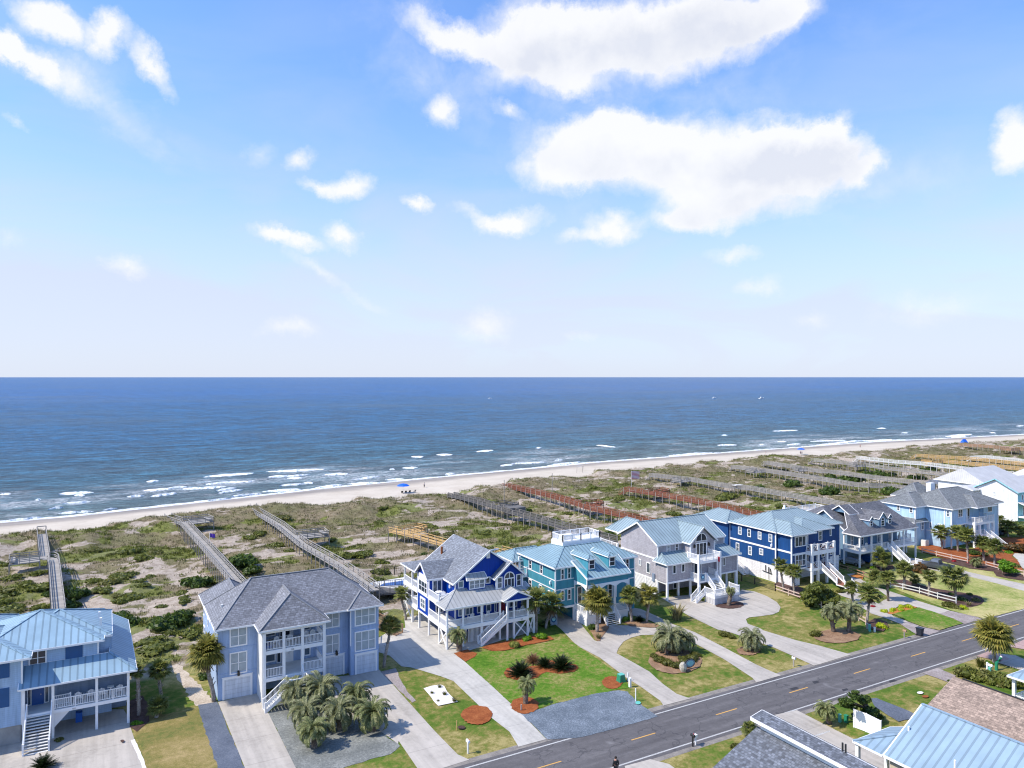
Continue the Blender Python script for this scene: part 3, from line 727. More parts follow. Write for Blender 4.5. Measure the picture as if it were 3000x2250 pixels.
# ---------------------------------------------------------------- house C
def house_C():
    h = thing('beach_house', 'royal blue house on white stilts with grey shingle gables and a pale metal porch roof', 'house', (46, 95, 0))
    b = B(); b.box(41.9, 52.3, 92, 103.5, 2.6, 8.0); gable(b, 'V', 92, 41.9, 52.3, 7.98, 11.5, .25); gable(b, 'V', 103.25, 41.9, 52.3, 7.98, 11.5, .25)
    b.box(39.4, 41.9, 95.4, 99.5, 2.4, 8.0); gable(b, 'U', 39.4, 95.4, 99.5, 7.98, 9.4, .25)
    b.box(47.7, 51.9, 91.0, 92.0, 5.2, 8.1); gable(b, 'V', 91.0, 47.7, 51.9, 8.08, 9.75, .25)
    b.box(43.6, 46.2, 91.4, 92.0, 6.55, 8.2)
    b.box(43.5, 52.5, 94, 101, 0, 2.5)
    b.build('wall', 'wallC', h)
    cw = B()   # corner boards and trim
    for u, v in ((41.9, 92), (39.4, 95.4), (39.4, 99.5), (47.7, 91), (51.9, 91)): cw.box(u-.07, u+.1, v-.07, v+.1, 5.2 if v == 91 else 2.6, 8.0)
    cw.box(39.35, 39.39, 95.4, 99.5, 2.3, 2.55); cw.box(39.36, 39.4, 95.4, 99.5, 5.05, 5.2)
    cw.build('corner_trim', 'white', h)
    # main gable roof with the ridge towards the sea
    V = [(41.45, 91.6, 7.75), (47.1, 91.6, 11.75), (52.75, 91.6, 7.75), (52.75, 103.9, 7.75), (47.1, 103.9, 11.75), (41.45, 103.9, 7.75)]
    shell(h, V, [(0, 1, 4, 5), (1, 2, 3, 4)], 'shC', .2)
    V = [(38.95, 95.1, 7.85), (38.95, 97.45, 9.75), (38.95, 99.85, 7.85), (46, 99.85, 7.85), (46, 97.45, 9.75), (46, 95.1, 7.85)]
    shell(h, V, [(5, 4, 1, 0), (4, 3, 2, 1)], 'shC', .18)
    V = [(47.3, 90.55, 7.9), (49.8, 90.55, 10.0), (52.3, 90.55, 7.9), (52.3, 96, 7.9), (49.8, 96, 10.0), (47.3, 96, 7.9)]
    shell(h, V, [(0, 1, 4, 5), (1, 2, 3, 4)], 'shC', .18)
    # rear porch roof
    V = [(39.0, 99.6, 7.95), (39.0, 105.6, 7.9), (52.6, 105.6, 7.9), (52.6, 99.6, 9.8), (43.5, 99.6, 9.3)]
    shell(h, V, [(1, 0, 4), (2, 1, 4, 3)], 'shC', .18, 'rear_porch_roof')
    # front porch roof
    V = [(38.95, 88.8, 5.45), (48.0, 88.8, 5.45), (52.9, 88.8, 5.45), (52.9, 91.9, 6.6), (41.9, 91.95, 6.95), (38.95, 92.2, 5.45)]
    shell(h, V, [(0, 1, 2, 3, 4), (5, 0, 4)], 'roofC2', .15, 'porch_roof', True, capw=.14)
    V = [(47.4, 88.15, 5.5), (49.6, 88.15, 6.55), (51.9, 88.15, 5.5), (51.9, 91, 5.5), (49.6, 91.0, 6.75), (47.4, 91, 5.5)]
    shell(h, V, [(0, 1, 4, 5), (1, 2, 3, 4)], 'roofC2', .15, 'entry_roof')
    e = B(); gable(e, 'V', 88.35, 47.7, 51.6, 5.38, 6.3, .15); e.build('entry_gable', 'wallC', h)
    B().box(47.6, 51.7, 88.3, 88.45, 5.15, 5.38).box(39.2, 52.8, 89.0, 89.15, 5.1, 5.35).build('porch_beam', 'white', h)
    V = [(43.25, 91.2, 8.1), (46.45, 91.2, 8.1), (46.3, 91.95, 8.85), (43.4, 91.95, 8.85)]
    shell(h, V, [(0, 1, 2, 3)], 'roofC2', .1, 'awning_roof')
    # decks
    slab(h, 39.25, 52.8, 88.95, 92, 2.8, .5, name='porch_deck'); slab(h, 39.25, 41.9, 92.02, 95.38, 2.79, .48, name='side_deck')
    slab(h, 39.25, 41.9, 91.8, 95.38, 5.5, .4, name='upper_deck')
    slab(h, 39.25, 42.3, 99.52, 105, 2.8, .5, name='rear_deck'); slab(h, 39.25, 42.3, 99.52, 105, 5.35, .5, name='rear_balcony')
    pl = [(39.4, 89.15), (41.75, 89.15), (44.5, 89.15), (47.3, 89.15), (48.05, 88.4), (49.2, 88.6), (51.4, 88.6), (52.7, 89.15)]
    posts(h, [(u, v, 0, 5.25) for u, v in pl], .24); posts(h, [(39.4, 91.7, 0, 5.2), (39.4, 95.3, 0, 2.4), (39.4, 98.9, 0, 2.4), (39.4, 101.6, 0, 7.8), (39.4, 104.8, 0, 7.8), (43.5, 92, 0, 2.4), (43.5, 97, 0, 2.4), (42.2, 101.6, 0, 2.4)], .24)
    for a, c in (((39.4, 89.2, 2.8), (41.6, 89.2, 2.8)), ((41.9, 89.15, 2.8), (44.35, 89.15, 2.8)), ((44.65, 89.15, 2.8), (47.1, 89.15, 2.8)), ((48.2, 88.6, 2.8), (49.1, 88.6, 2.8)), ((49.3, 88.6, 2.8), (51.3, 88.6, 2.8)), ((51.5, 88.9, 2.8), (52.7, 89.1, 2.8)),
                 ((39.4, 89.3, 2.8), (39.4, 91.6, 2.8)), ((39.4, 91.8, 2.8), (39.4, 95.3, 2.8)), ((39.4, 91.8, 5.5), (39.4, 95.3, 5.5)), ((39.4, 91.85, 5.5), (41.8, 91.85, 5.5)),
                 ((39.4, 99.6, 2.8), (39.4, 104.8, 2.8)), ((39.4, 99.6, 5.35), (39.4, 104.8, 5.35))): rail(h, [a, c], .95, .15, post=False)
    B().box(39.3, 39.5, 91.75, 91.95, 5.5, 6.6).build('newel', 'white', h)
    slab(h, 48.0, 51.5, 88.4, 88.93, 2.8, .5, name='entry_deck')
    stairs(h, (47.8, 88.0, 2.8), (43.9, 88.0, .05), (0, 1.05), 15)
    def xb(p, q):
        B().beam((p[0], p[1], .1), (q[0], q[1], 2.35), .14).beam((p[0], p[1], 2.35), (q[0], q[1], .1), .12).build('cross_brace', 'white', h)
    xb((39.42, 89.2), (39.42, 91.6)); xb((39.42, 101.7), (39.42, 104.7)); xb((49.25, 88.6), (51.35, 88.6)); xb((51.5, 88.7), (52.6, 89.1))
    sl = B()
    for i in range(22): sl.box(43.0+i*.19, 43.1+i*.19, 90.1, 90.14, 0, 2.3)
    sl.build('slat_screen', 'white', h)
    # openings
    winp(h, 'V', 92, zC3, (60, 565), (155, 670), cols=1, rows=1)
    window(h, 'V', 91.4, 43.7, 46.1, 6.75, 8.0, 3, 2, .12); winp(h, 'V', 92, zC3, (505, 500), (585, 600), cols=1, rows=1)
    winp(h, 'V', 91, zC3, (692, 505), (782, 680), cols=1, rows=2); winp(h, 'V', 91, zC3, (1005, 455), (1088, 640), cols=1, rows=2)
    a0, z1 = Q(zC3(805, 460), 91); a1, z0 = Q(zC3(982, 640), 91); window(h, 'V', 91, a0, a1, 6.25, 7.7, 3, 1, .14, arch=True)
    winp(h, 'V', 92, zC3, (525, 112), (580, 190), cols=1, rows=1, mat='offwhite', name='gable_vent')
    for a0, a1 in ((42.3, 43.0), (43.4, 44.6), (45.2, 46.2), (46.6, 47.4), (50.3, 51.6)): window(h, 'V', 92, a0, a1, 3.1, 5.0, 1 if a1-a0 < 1.1 else 2, 2)
    door(h, 'V', 92, 48.6, 49.5, 2.8, 4.9, 'reddoor'); window(h, 'V', 92, 47.9, 48.3, 2.9, 4.9, 1, 1, .08, name='sidelight')
    window(h, 'V', 95.4, 39.9, 41.4, 5.5, 7.6, 2, 1, .16, name='glass_door'); window(h, 'V', 95.4, 40.4, 41.6, 2.85, 4.9, 2, 1, .14, name='glass_door')
    window(h, 'U', 39.4, 95.7, 99.2, 5.25, 7.3, 3, 2, .3, arch=False); window(h, 'U', 39.4, 96.5, 98.5, 3.0, 4.7, 2, 2, .25)
    lamp(h, 'U', 41.9, 93.4, 7.0, 'white'); B().box(39.32, 39.4, 95.9, 99.0, 7.3, 8.0).build('arched_header', 'white', h)
    text(h, '918', 'V', 88.35, 50.3, 2.48, .2)
    u, v = 44.0, 101.5; B().box(43.9, 44.15, 101.4, 101.65, 9, 10.6).build('flue_pipe', 'mulch', h)
    return h
house_C()
chairs([(43.6, 90.6, 2.8, 3.1, 'white double rocker left of the second column on the royal blue house porch'), (45.9, 90.5, 2.8, 3.3, 'white rocking chair right of the bench on the royal blue house porch'), (51.2, 90.3, 2.8, 3.3, 'white rocking chair right of the red door of the royal blue house'),
        (40.9, 93.4, 5.5, 2.4, 'white chair nearer the blue wall on the open upper deck of the royal blue house'), (40.6, 92.7, 5.5, 2.2, 'white chair nearer the railing on the open upper deck of the royal blue house')], 'white chairs on the decks of the royal blue house')
t = thing('deck_table', 'round white table on the open upper deck of the royal blue house', 'table', (40.4, 94.2, 5.5))
B().tube([(40.4, 94.2, 6.2), (40.4, 94.2, 6.25)], .5, 12).build('tabletop', 'white', t); B().box(40.35, 40.45, 94.15, 94.25, 5.5, 6.2).build('leg', 'white', t)

# ---------------------------------------------------------------- house D
def dormer(h, u0, u1, vf, z0, ze, zp, vb, wall, roof, win=True, hipf=0.0, ov=.2):
    d = B(); d.box(u0, u1, vf, vb, z0, ze)
    if not hipf: gable(d, 'V', vf, u0, u1, ze-.02, zp-.1, .15)
    o = d.build('dormer', wall, h)
    m = (u0+u1)/2
    V = [(u0-ov, vf-ov, ze), (u1+ov, vf-ov, ze), (u1+ov, vb, ze), (u0-ov, vb, ze), (m, vf-ov+hipf, zp), (m, vb, zp)]
    Fc = [(3, 0, 4, 5), (1, 2, 5, 4)]+([(0, 1, 4)] if hipf else [])
    shell(o, V, Fc, roof, .1, 'dormer_roof', bool(hipf), capw=.16)
    if win:
        ww = window(o, 'V', vf, u0+.12, u1-.12, z0+(ze-z0)*.12, ze-.12, 1, 2, .1, mat='darkglass')
    return o
def house_D():
    h = thing('beach_house', 'teal house with ribbed blue metal hip roof, twin dormers and a white rooftop deck', 'house', (64, 95, 0))
    b = B(); b.box(57.5, 60.9, 91, 101.4, 2.3, 8.0); b.box(60.9, 68.4, 91.2, 101.4, 0, 8.0); b.box(68.4, 72.0, 91, 101.4, 0, 8.0)
    b.box(60.75, 60.95, 87.6, 91.18, 5.9, 8.0); b.box(60.95, 68.2, 87.62, 87.8, 5.9, 6.9)
    b.build('wall', 'wallD', h)
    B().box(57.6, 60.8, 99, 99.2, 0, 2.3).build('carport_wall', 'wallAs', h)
    B().box(57.4, 60.9, 90.9, 101.4, 2.0, 2.3).build('floor_beam', 'white', h)
    tr = B()
    for z in (4.75, 6.15, 7.85): tr.box(57.45, 60.85, 90.95, 90.99, z, z+.13); tr.box(57.45, 57.49, 90.97, 101.4, z, z+.13); tr.box(68.4, 72.05, 90.95, 90.99, z, z+.13)
    for u in (57.5, 60.85, 68.5, 71.95): tr.box(u-.07, u+.07, 90.94, 90.985, 2.3, 8.0)
    for v in (91.05, 101.3): tr.box(57.44, 57.485, v-.07, v+.07, 2.3, 8.0)
    tr.box(60.7, 60.74, 87.55, 87.7, 5.6, 6.9)
    tr.build('trim_band', 'white', h)
    # roof with flat deck on top
    V = [(57.1, 90.6, 8.2), (72.3, 90.6, 8.2), (72.3, 101.8, 8.2), (57.1, 101.8, 8.2), (61.5, 95.0, 10.0), (68.8, 95.0, 10.0), (68.8, 98.9, 9.6), (61.5, 98.9, 9.6)]
    shell(h, V, [(0, 1, 5, 4), (1, 2, 6, 5), (2, 3, 7, 6), (3, 0, 4, 7), (4, 5, 6, 7)], 'roofD', .2, cap=True)
    V = [(60.55, 87.3, 6.95), (68.45, 87.3, 6.95), (69.2, 91.5, 8.7), (60.55, 91.5, 8.7)]
    shell(h, V, [(0, 1, 2, 3)], 'roofD', .18, 'porch_roof')
    hip(h, 55.6, 62, 100.5, 106.5, 7.2, 8.4, 'u', a=2, b=.5, mat='roofD', cap=True, name='rear_roof')
    dk = B(); dk.box(61.6, 68.7, 95.4, 98.7, 9.6, 10.55)
    o = dk.build('rooftop_deck', 'white', h)
    for i, pts in enumerate(([(61.65, 95.45, 10.5), (65.0, 95.45, 10.5)], [(65.0, 95.45, 10.5), (68.6, 95.45, 10.5)], [(61.65, 95.45, 10.5), (61.65, 98.6, 10.5)], [(68.6, 95.45, 10.5), (68.6, 98.6, 10.5)], [(61.65, 98.6, 10.5), (68.6, 98.6, 10.5)])):
        rail(o, pts, 1.05, .22, bal=.05)
    B().box(62.6, 64.6, 96.6, 98.0, 10.55, 11.2).build('hatch', 'offwhite', o)
    dormer(h, 61.8, 63.1, 88.9, 7.6, 9.3, 9.75, 93.5, 'wallD', 'roofD', hipf=.8)
    dormer(h, 65.5, 66.8, 88.9, 7.6, 9.3, 9.75, 93.5, 'wallD', 'roofD', hipf=.8)
    # arched porch
    ar = B()
    for u0, u1 in ((60.95, 63.2), (63.2, 65.8), (65.8, 68.2)):
        n = 8; pts = [(u0, 5.9), (u0, 5.1)]+[(u0+(u1-u0)*i/n, 5.1+.5*sin(pi*i/n)) for i in range(1, n)]+[(u1, 5.1), (u1, 5.9)]
        ar.extr([(x, 87.55, z) for x, z in pts], (0, .14, 0))
    n = 8; pts = [(87.75, 5.9), (87.75, 5.1)]+[(87.75+3.3*i/n, 5.1+.5*sin(pi*i/n)) for i in range(1, n)]+[(91.05, 5.1), (91.05, 5.9)]
    ar.extr([(60.72, y, z) for y, z in pts], (.14, 0, 0))
    ar.build('arched_beam', 'white', h)
    posts(h, [(u, 87.75, 1.5, 5.2) for u in (60.9, 63.2, 65.8, 68.1)], .26)
    slab(h, 60.75, 68.3, 87.6, 91.18, 1.5, .35, name='porch_deck')
    B().box(60.85, 63.3, 87.75, 87.9, 0, 1.14).box(60.75, 60.84, 87.75, 91.1, 0, 1.14).box(65.9, 68.2, 87.75, 87.9, 0, 1.14).build('porch_skirt', 'white', h)
    rail(h, [(61.0, 87.72, 1.5), (63.1, 87.72, 1.5)], 1.0, .15); rail(h, [(65.9, 87.72, 1.5), (68.1, 87.72, 1.5)], 1.0, .15); rail(h, [(60.85, 87.8, 1.5), (60.85, 90.9, 1.5)], 1.0, .15)
    stairs(h, (63.4, 87.6, 1.5), (63.4, 86.3, .05), (2.3, 0), 7)
    posts(h, [(57.65, 91.15, 0, 2.0), (59.2, 95, 0, 2.0), (57.65, 101.2, 0, 2.0), (60.75, 91.1, 0, 2.0), (57.65, 96, 0, 2.0)], .28)
    # openings
    for p0, p1 in (((708, 615), (748, 728)), ((780, 600), (820, 718)), ((708, 845), (748, 958)), ((780, 832), (822, 945))): winp(h, 'V', 91, zD, p0, p1, cols=1, mat='darkglass')
    for p0, p1 in (((1408, 505), (1448, 612)), ((1425, 725), (1450, 800)), ): winp(h, 'V', 91, zD, p0, p1, cols=1, mat='darkglass')
    for v, z0, z1, w in ((94.9, 6.3, 7.75, .8), (98.2, 6.3, 7.75, .9), (98.2, 3.3, 4.7, .9), (95.2, 3.0, 4.6, .8), (92.6, 3.0, 4.4, .8)): window(h, 'U', 57.5, v-w/2, v+w/2, z0, z1, 1, 2, mat='darkglass')
    for a0, a1 in ((61.4, 62.3), (62.8, 64.0), (67.0, 67.9)): window(h, 'V', 91.2, a0, a1, 2.2, 4.8, 1, 2, mat='darkglass')
    door(h, 'V', 91.2, 64.6, 65.6, 1.5, 3.8, 'navydoor'); lamp(h, 'U', 57.5, 92.2, 5.7, 'white')
    # rear balcony
    slab(h, 55.0, 57.45, 99, 106.5, 5.3, .4, name='rear_balcony'); slab(h, 55.0, 57.45, 99, 106.5, 2.5, .4, name='rear_deck')
    rail(h, [(55.1, 106.4, 5.3), (55.1, 99.1, 5.3), (57.4, 99.1, 5.3)], 1.05, .2); rail(h, [(55.1, 106.4, 2.5), (55.1, 99.1, 2.5)], 1.05, .2)
    posts(h, [(55.1, 99.1, 0, 5.3), (55.1, 102.7, 0, 5.3), (55.1, 106.4, 0, 5.3), (56.9, 100.7, 5.3, 7.8)], .24)
    u, v = G(zD(640, 370), 9.4); B().box(u-.08, u+.08, v-.08, v+.08, 8.9, 9.9).build('roof_vent', 'black', h)
    return h
house_D()

# ---------------------------------------------------------------- house E
def house_E():
    h = thing('beach_house', 'grey shingled house with blue metal gables, arched window and white front staircase', 'house', (87, 96, 0))
    b = B(); b.box(79.2, 93.9, 94, 103.8, 2.8, 8.45); gable(b, 'U', 79.2, 94, 103.8, 8.43, 11.25, .3, 98.8); gable(b, 'U', 93.6, 94, 103.8, 8.43, 11.2, .3, 98.8)
    b.box(79.0, 84.0, 91.4, 93.98, 2.8, 5.9); b.box(84.55, 89.8, 92.1, 93.98, 2.8, 8.5); gable(b, 'V', 92.1, 84.55, 89.8, 8.48, 10.8, .3)
    b.box(89.8, 94.6, 91.6, 93.98, 2.8, 5.8); b.box(80.5, 93, 96, 103, 0, 2.5); b.build('wall', 'wallE', h)
    V = [(78.7, 93.55, 8.55), (93.95, 93.55, 8.55), (93.95, 98.75, 11.5), (78.7, 98.75, 11.5), (93.95, 104.3, 8.55), (78.7, 104.3, 8.55)]
    shell(h, V, [(0, 1, 2, 3), (3, 2, 4, 5)], 'roofE', .22, cap=True)
    V = [(84.1, 91.65, 8.6), (87.15, 91.65, 11.15), (90.25, 91.65, 8.6), (90.25, 98.6, 8.6), (87.15, 98.2, 11.15), (84.1, 98.6, 8.6)]
    shell(h, V, [(0, 1, 4, 5), (1, 2, 3, 4)], 'roofE', .2, cap=True)
    V = [(78.6, 91.0, 5.9), (84.4, 91.0, 5.9), (84.5, 94.0, 7.2), (79.9, 94.0, 7.2), (78.6, 94.6, 5.9)]
    shell(h, V, [(0, 1, 2, 3), (4, 0, 3)], 'roofE', .16, 'lower_roof', True)
    V = [(89.9, 91.1, 5.85), (95.2, 91.1, 5.85), (95.2, 94.4, 5.85), (93.9, 94.0, 7.2), (89.9, 94.0, 7.2)]
    shell(h, V, [(0, 1, 3, 4), (1, 2, 3)], 'roofE', .16, 'lower_roof', True)
    hip(h, 79.6, 86, 103, 109, 8.5, 10.6, 'v', a=.4, b=2, mat='roofE', cap=True, name='rear_roof')
    tr = B()
    for u, v, z0, z1 in ((79.2, 94, 5.9, 8.4), (79.0, 91.4, 0, 5.8), (84.55, 92.1, 2.8, 8.4), (89.8, 92.1, 5.8, 8.4), (93.9, 94, 5.8, 8.4), (94.6, 91.6, 0, 5.8)): tr.box(u-.09, u+.09, v-.09, v+.09, z0, z1)
    tr.box(79.12, 79.18, 91.5, 103.8, 5.95, 6.2); tr.box(78.93, 84.05, 91.33, 91.39, 2.7, 3.0); tr.box(79.1, 79.16, 91.5, 103.8, 2.5, 2.78); tr.box(89.8, 94.6, 91.5, 91.59, 2.7, 2.95)
    tr.build('trim_band', 'white', h)
    posts(h, [(79.05, 91.5, 0, 2.8), (83.95, 91.5, 0, 2.8), (79.2, 94, 0, 2.8), (82.6, 92.9, 0, 2.8), (79.2, 97, 0, 2.8), (79.2, 100, 0, 2.8), (79.2, 103.5, 0, 2.8), (94.4, 91.7, 0, 2.7), (92.8, 92.3, 0, 2.7)], .3)
    lou = B()
    for k in range(3):
        for i in range(11): lou.box(79.14, 79.2, 94.2+k*3.1, 97.0+k*3.1, .2+i*.21, .33+i*.21)
    lou.build('louvre_screen', 'white', h)
    B().box(79.22, 79.26, 94, 103.4, .1, 2.5).build('screen_backing', 'wallE', h)
    # balconies
    slab(h, 83.75, 88.6, 89.3, 92.05, 3.1, .4, name='entry_deck'); slab(h, 83.75, 88.6, 89.3, 92.05, 6.15, .4, name='balcony')
    posts(h, [(83.85, 89.4, 0, 7.3), (88.5, 89.4, 0, 7.3)], .3)
    rail(h, [(83.85, 89.4, 6.15), (88.5, 89.4, 6.15)], 1.05, .13); rail(h, [(83.85, 89.45, 6.15), (83.85, 92, 6.15)], 1.05, .13); rail(h, [(88.5, 89.45, 6.15), (88.5, 92, 6.15)], 1.05, .13)
    rail(h, [(83.85, 89.4, 3.1), (85.3, 89.4, 3.1)], 1.0, .13); rail(h, [(83.85, 89.45, 3.1), (83.85, 92, 3.1)], 1.0, .13); rail(h, [(88.5, 89.45, 3.1), (88.5, 92, 3.1)], 1.0, .13)
    stairs(h, (85.5, 89.3, 3.1), (85.5, 87.3, 1.45), (2.0, 0), 9)
    slab(h, 84.0, 89.4, 86.0, 88.2, 1.4, .4, name='stair_landing')
    sk = B()
    for i in range(6): sk.box(84.0, 89.4, 85.98, 86.02, .08+i*.16, .13+i*.16); sk.box(83.97, 84.02, 86.0, 88.2, .08+i*.16, .13+i*.16)
    sk.build('slat_skirt', 'white', h); B().box(84.08, 89.3, 86.08, 88.1, 0, .98).build('skirt_wall', 'wallE', h)
    rail(h, [(84.0, 88.2, 1.4), (84.0, 86.05, 1.4), (89.35, 86.05, 1.4), (89.35, 88.2, 1.4)], 1.0, .13)
    stairs(h, (83.95, 88.1, 1.4), (82.1, 88.1, .05), (0, 1.15), 8)
    # openings
    for p0, p1 in (((745, 540), (785, 625)), ((835, 525), (875, 610)), ((1255, 490), (1280, 538))): winp(h, 'V', 94, zE, p0, p1, cols=1)
    for p0, p1 in (((810, 760), (850, 850)), ((905, 745), (945, 832))): winp(h, 'V', 91.4, zE, p0, p1, cols=1, rows=1, mat='darkglass')
    winp(h, 'V', 91.6, zE, (1352, 675), (1380, 765), cols=1, rows=1, mat='darkglass')
    window(h, 'V', 92.1, 85.65, 88.1, 6.2, 8.45, 3, 1, .14, name='glass_door', mat='darkglass')
    window(h, 'V', 92.1, 85.6, 88.15, 8.6, 8.75, 2, 1, .1, arch=True, mat='darkglass')
    window(h, 'V', 92.1, 85.2, 86.9, 3.15, 5.3, 2, 1, .14, name='glass_door', mat='darkglass')
    window(h, 'V', 96, 84.2, 85.6, 0, 2.2, 2, 1, .14, name='glass_door', mat='darkglass')
    window(h, 'U', 79.2, 98.2, 98.8, 4.1, 5.2, 1, 1); window(h, 'U', 79.2, 95.8, 96.8, 3.3, 5.1, 1, 1)
    for a in (85.3, 88.5): lamp(h, 'V', 92.1, a, 8.0)
    B().box(79.0, 79.16, 94.6, 95.2, 2.3, 3.6).build('electric_meter', 'wallAs', h)
    slab(h, 77.8, 79.18, 103, 108, 6.0, .4, name='rear_balcony'); rail(h, [(77.9, 108, 6.0), (77.9, 103.1, 6.0)], 1.05, .2); posts(h, [(77.9, 103.1, 0, 7.1), (77.9, 108, 0, 7.1)], .3)
    return h
house_E()

# ---------------------------------------------------------------- house F
def house_F():
    h = thing('beach_house', 'navy blue board and batten house on a white brick base with silvery blue metal roof', 'house', (110, 95, 0))
    b = B(); b.box(102.7, 119.6, 90.4, 101.2, 2.9, 8.85); b.box(103.05, 106.8, 87.3, 90.38, 2.9, 8.8); b.box(106.8, 114.8, 88.8, 90.38, 2.9, 8.75)
    b.box(102.2, 109, 101.22, 109.5, 2.9, 8.6); b.build('wall', 'wallF', h)
    B().box(102.75, 119.5, 90.45, 101.1, 0, 2.9).box(102.3, 109, 101.12, 109.4, 0, 2.9).box(103.1, 105.2, 87.4, 90.4, 0, 2.9).build('brick_base', 'brickw', h)
    hip(h, 102.25, 120.0, 89.95, 101.65, 8.95, 11.35, 'u', a=5.0, b=6, mat='roofE', cap=True, ridge=.47)
    hip(h, 102.55, 108.8, 86.75, 96, 8.9, 10.5, 'v', a=3.2, b=.5, mat='roofE', cap=True)
    hip(h, 106.5, 115.2, 88.1, 98, 8.85, 10.4, 'v', a=3.5, b=.5, mat='roofE', cap=True)
    hip(h, 101.6, 109.4, 101, 110, 8.75, 10.3, 'v', a=3, b=3, mat='roofE', cap=True, name='rear_roof')
    tr = B()
    tr.box(102.62, 102.68, 90.4, 101.2, 5.65, 5.95); tr.box(102.97, 103.03, 87.3, 90.38, 5.65, 5.95); tr.box(103.05, 106.8, 87.22, 87.28, 5.3, 5.6); tr.box(103.0, 106.8, 87.2, 87.28, 2.75, 3.0)
    for u, v in ((102.7, 90.4), (103.05, 87.3), (102.7, 101.2), (106.8, 87.3), (119.6, 90.4)): tr.box(u-.1, u+.1, v-.1, v+.1, 0 if u < 103.3 else 2.9, 8.8)
    tr.build('trim_band', 'white', h)
    for p0, p1 in (((280, 625), (325, 740)), ((400, 655), (445, 770)), ((535, 690), (582, 803)), ((675, 720), (722, 838)), ((250, 835), (295, 960)), ((410, 880), (458, 1005)), ((552, 910), (605, 1005))): winp(h, 'U', 102.7, zF, p0, p1, cols=1)
    winp(h, 'V', 87.3, zF, (1008, 765), (1152, 878), cols=3, rows=1); winp(h, 'V', 87.3, zF, (1010, 1000), (1152, 1130), cols=3)
    winp(h, 'V', 88.8, zF, (1313, 690), (1362, 810), cols=1); winp(h, 'V', 90.4, zF, (1430, 650), (1485, 750), cols=2, rows=1)
    window(h, 'V', 88.8, 108, 109, 5.9, 8.0, 1, 2, name='glass_door', mat='darkglass'); window(h, 'V', 88.8, 107.4, 109.2, 3.0, 5.1, 2, 1, name='glass_door', mat='darkglass')
    window(h, 'V', 88.8, 112.5, 113.4, 3.6, 5.1, 1, 1, mat='darkglass'); window(h, 'V', 90.4, 116.3, 117.6, 3.2, 5.2, 2, 2)
    slab(h, 106.6, 112.8, 86.0, 88.78, 5.9, .75, name='balcony', top='woodR'); slab(h, 106.6, 112.8, 86.0, 88.78, 2.95, .5, name='entry_deck', top='woodR')
    posts(h, [(106.85, 86.2, 0, 7.1), (108.4, 86.2, 0, 7.0), (110.7, 86.2, 0, 7.0), (112.6, 86.2, 0, 7.1)], .36)
    for a, c in ((107.1, 108.2), (108.6, 110.5), (110.9, 112.4)): rail(h, [(a, 86.15, 5.9), (c, 86.15, 5.9)], 1.05, cross=True, post=False)
    rail(h, [(107.1, 86.15, 2.95), (108.2, 86.15, 2.95)], 1.0, cross=True, post=False); rail(h, [(110.9, 86.15, 2.95), (112.4, 86.15, 2.95)], 1.0, cross=True, post=False)
    rail(h, [(106.8, 86.4, 5.9), (106.8, 88.7, 5.9)], 1.05, cross=True, post=False); rail(h, [(106.8, 86.4, 2.95), (106.8, 88.7, 2.95)], 1.0, .15, post=False)
    stairs(h, (108.7, 85.95, 2.95), (108.7, 82.6, .9), (1.7, 0), 13, tread='woodR'); slab(h, 108.4, 110.8, 81.0, 82.6, .9, .2, name='stair_landing', top='woodR')
    stairs(h, (108.5, 81.0, .9), (108.5, 80.0, .05), (1.9, 0), 5, tread='woodR')
    # anchor-like ornament on the brick base
    o = B(); u = 102.7
    o.beam((u-.08, 92.6, 1.6), (u-.08, 92.6, 2.6), .1).beam((u-.08, 93.3, 1.5), (u-.08, 91.2, 1.35), .09).beam((u-.08, 91.9, 1.4), (u-.08, 91.9, 2.4), .12).beam((u-.08, 91.4, 1.5), (u-.08, 91.55, 2.2), .12).beam((u-.08, 91.9, .2), (u-.08, 91.9, 1.4), .04)
    o.build('wall_ornament', 'black', h)
    lamp(h, 'U', 102.7, 91.2, 6.4, 'white')
    # rear stairs on the left side
    stairs(h, (101.4, 102.5, 3.0), (101.4, 96.6, .1), (1.1, 0), 16)
    slab(h, 101.2, 102.6, 102.5, 106, 3.0, .25, name='side_landing')
    B().box(112, 112.3, 96.5, 96.8, 10.9, 11.8).build('roof_vent', 'white', h)
    return h
house_F()
chairs([(108.6, 87.5, 5.9, 2.9, 'chair by the wall on the navy house balcony'), (111.6, 87.3, 5.9, 3.4, 'chair by the right column on the navy house balcony'), (111.0, 87.6, 2.95, 3.2, 'chair on the navy house lower porch behind the staircase')], 'chairs on the navy house decks')

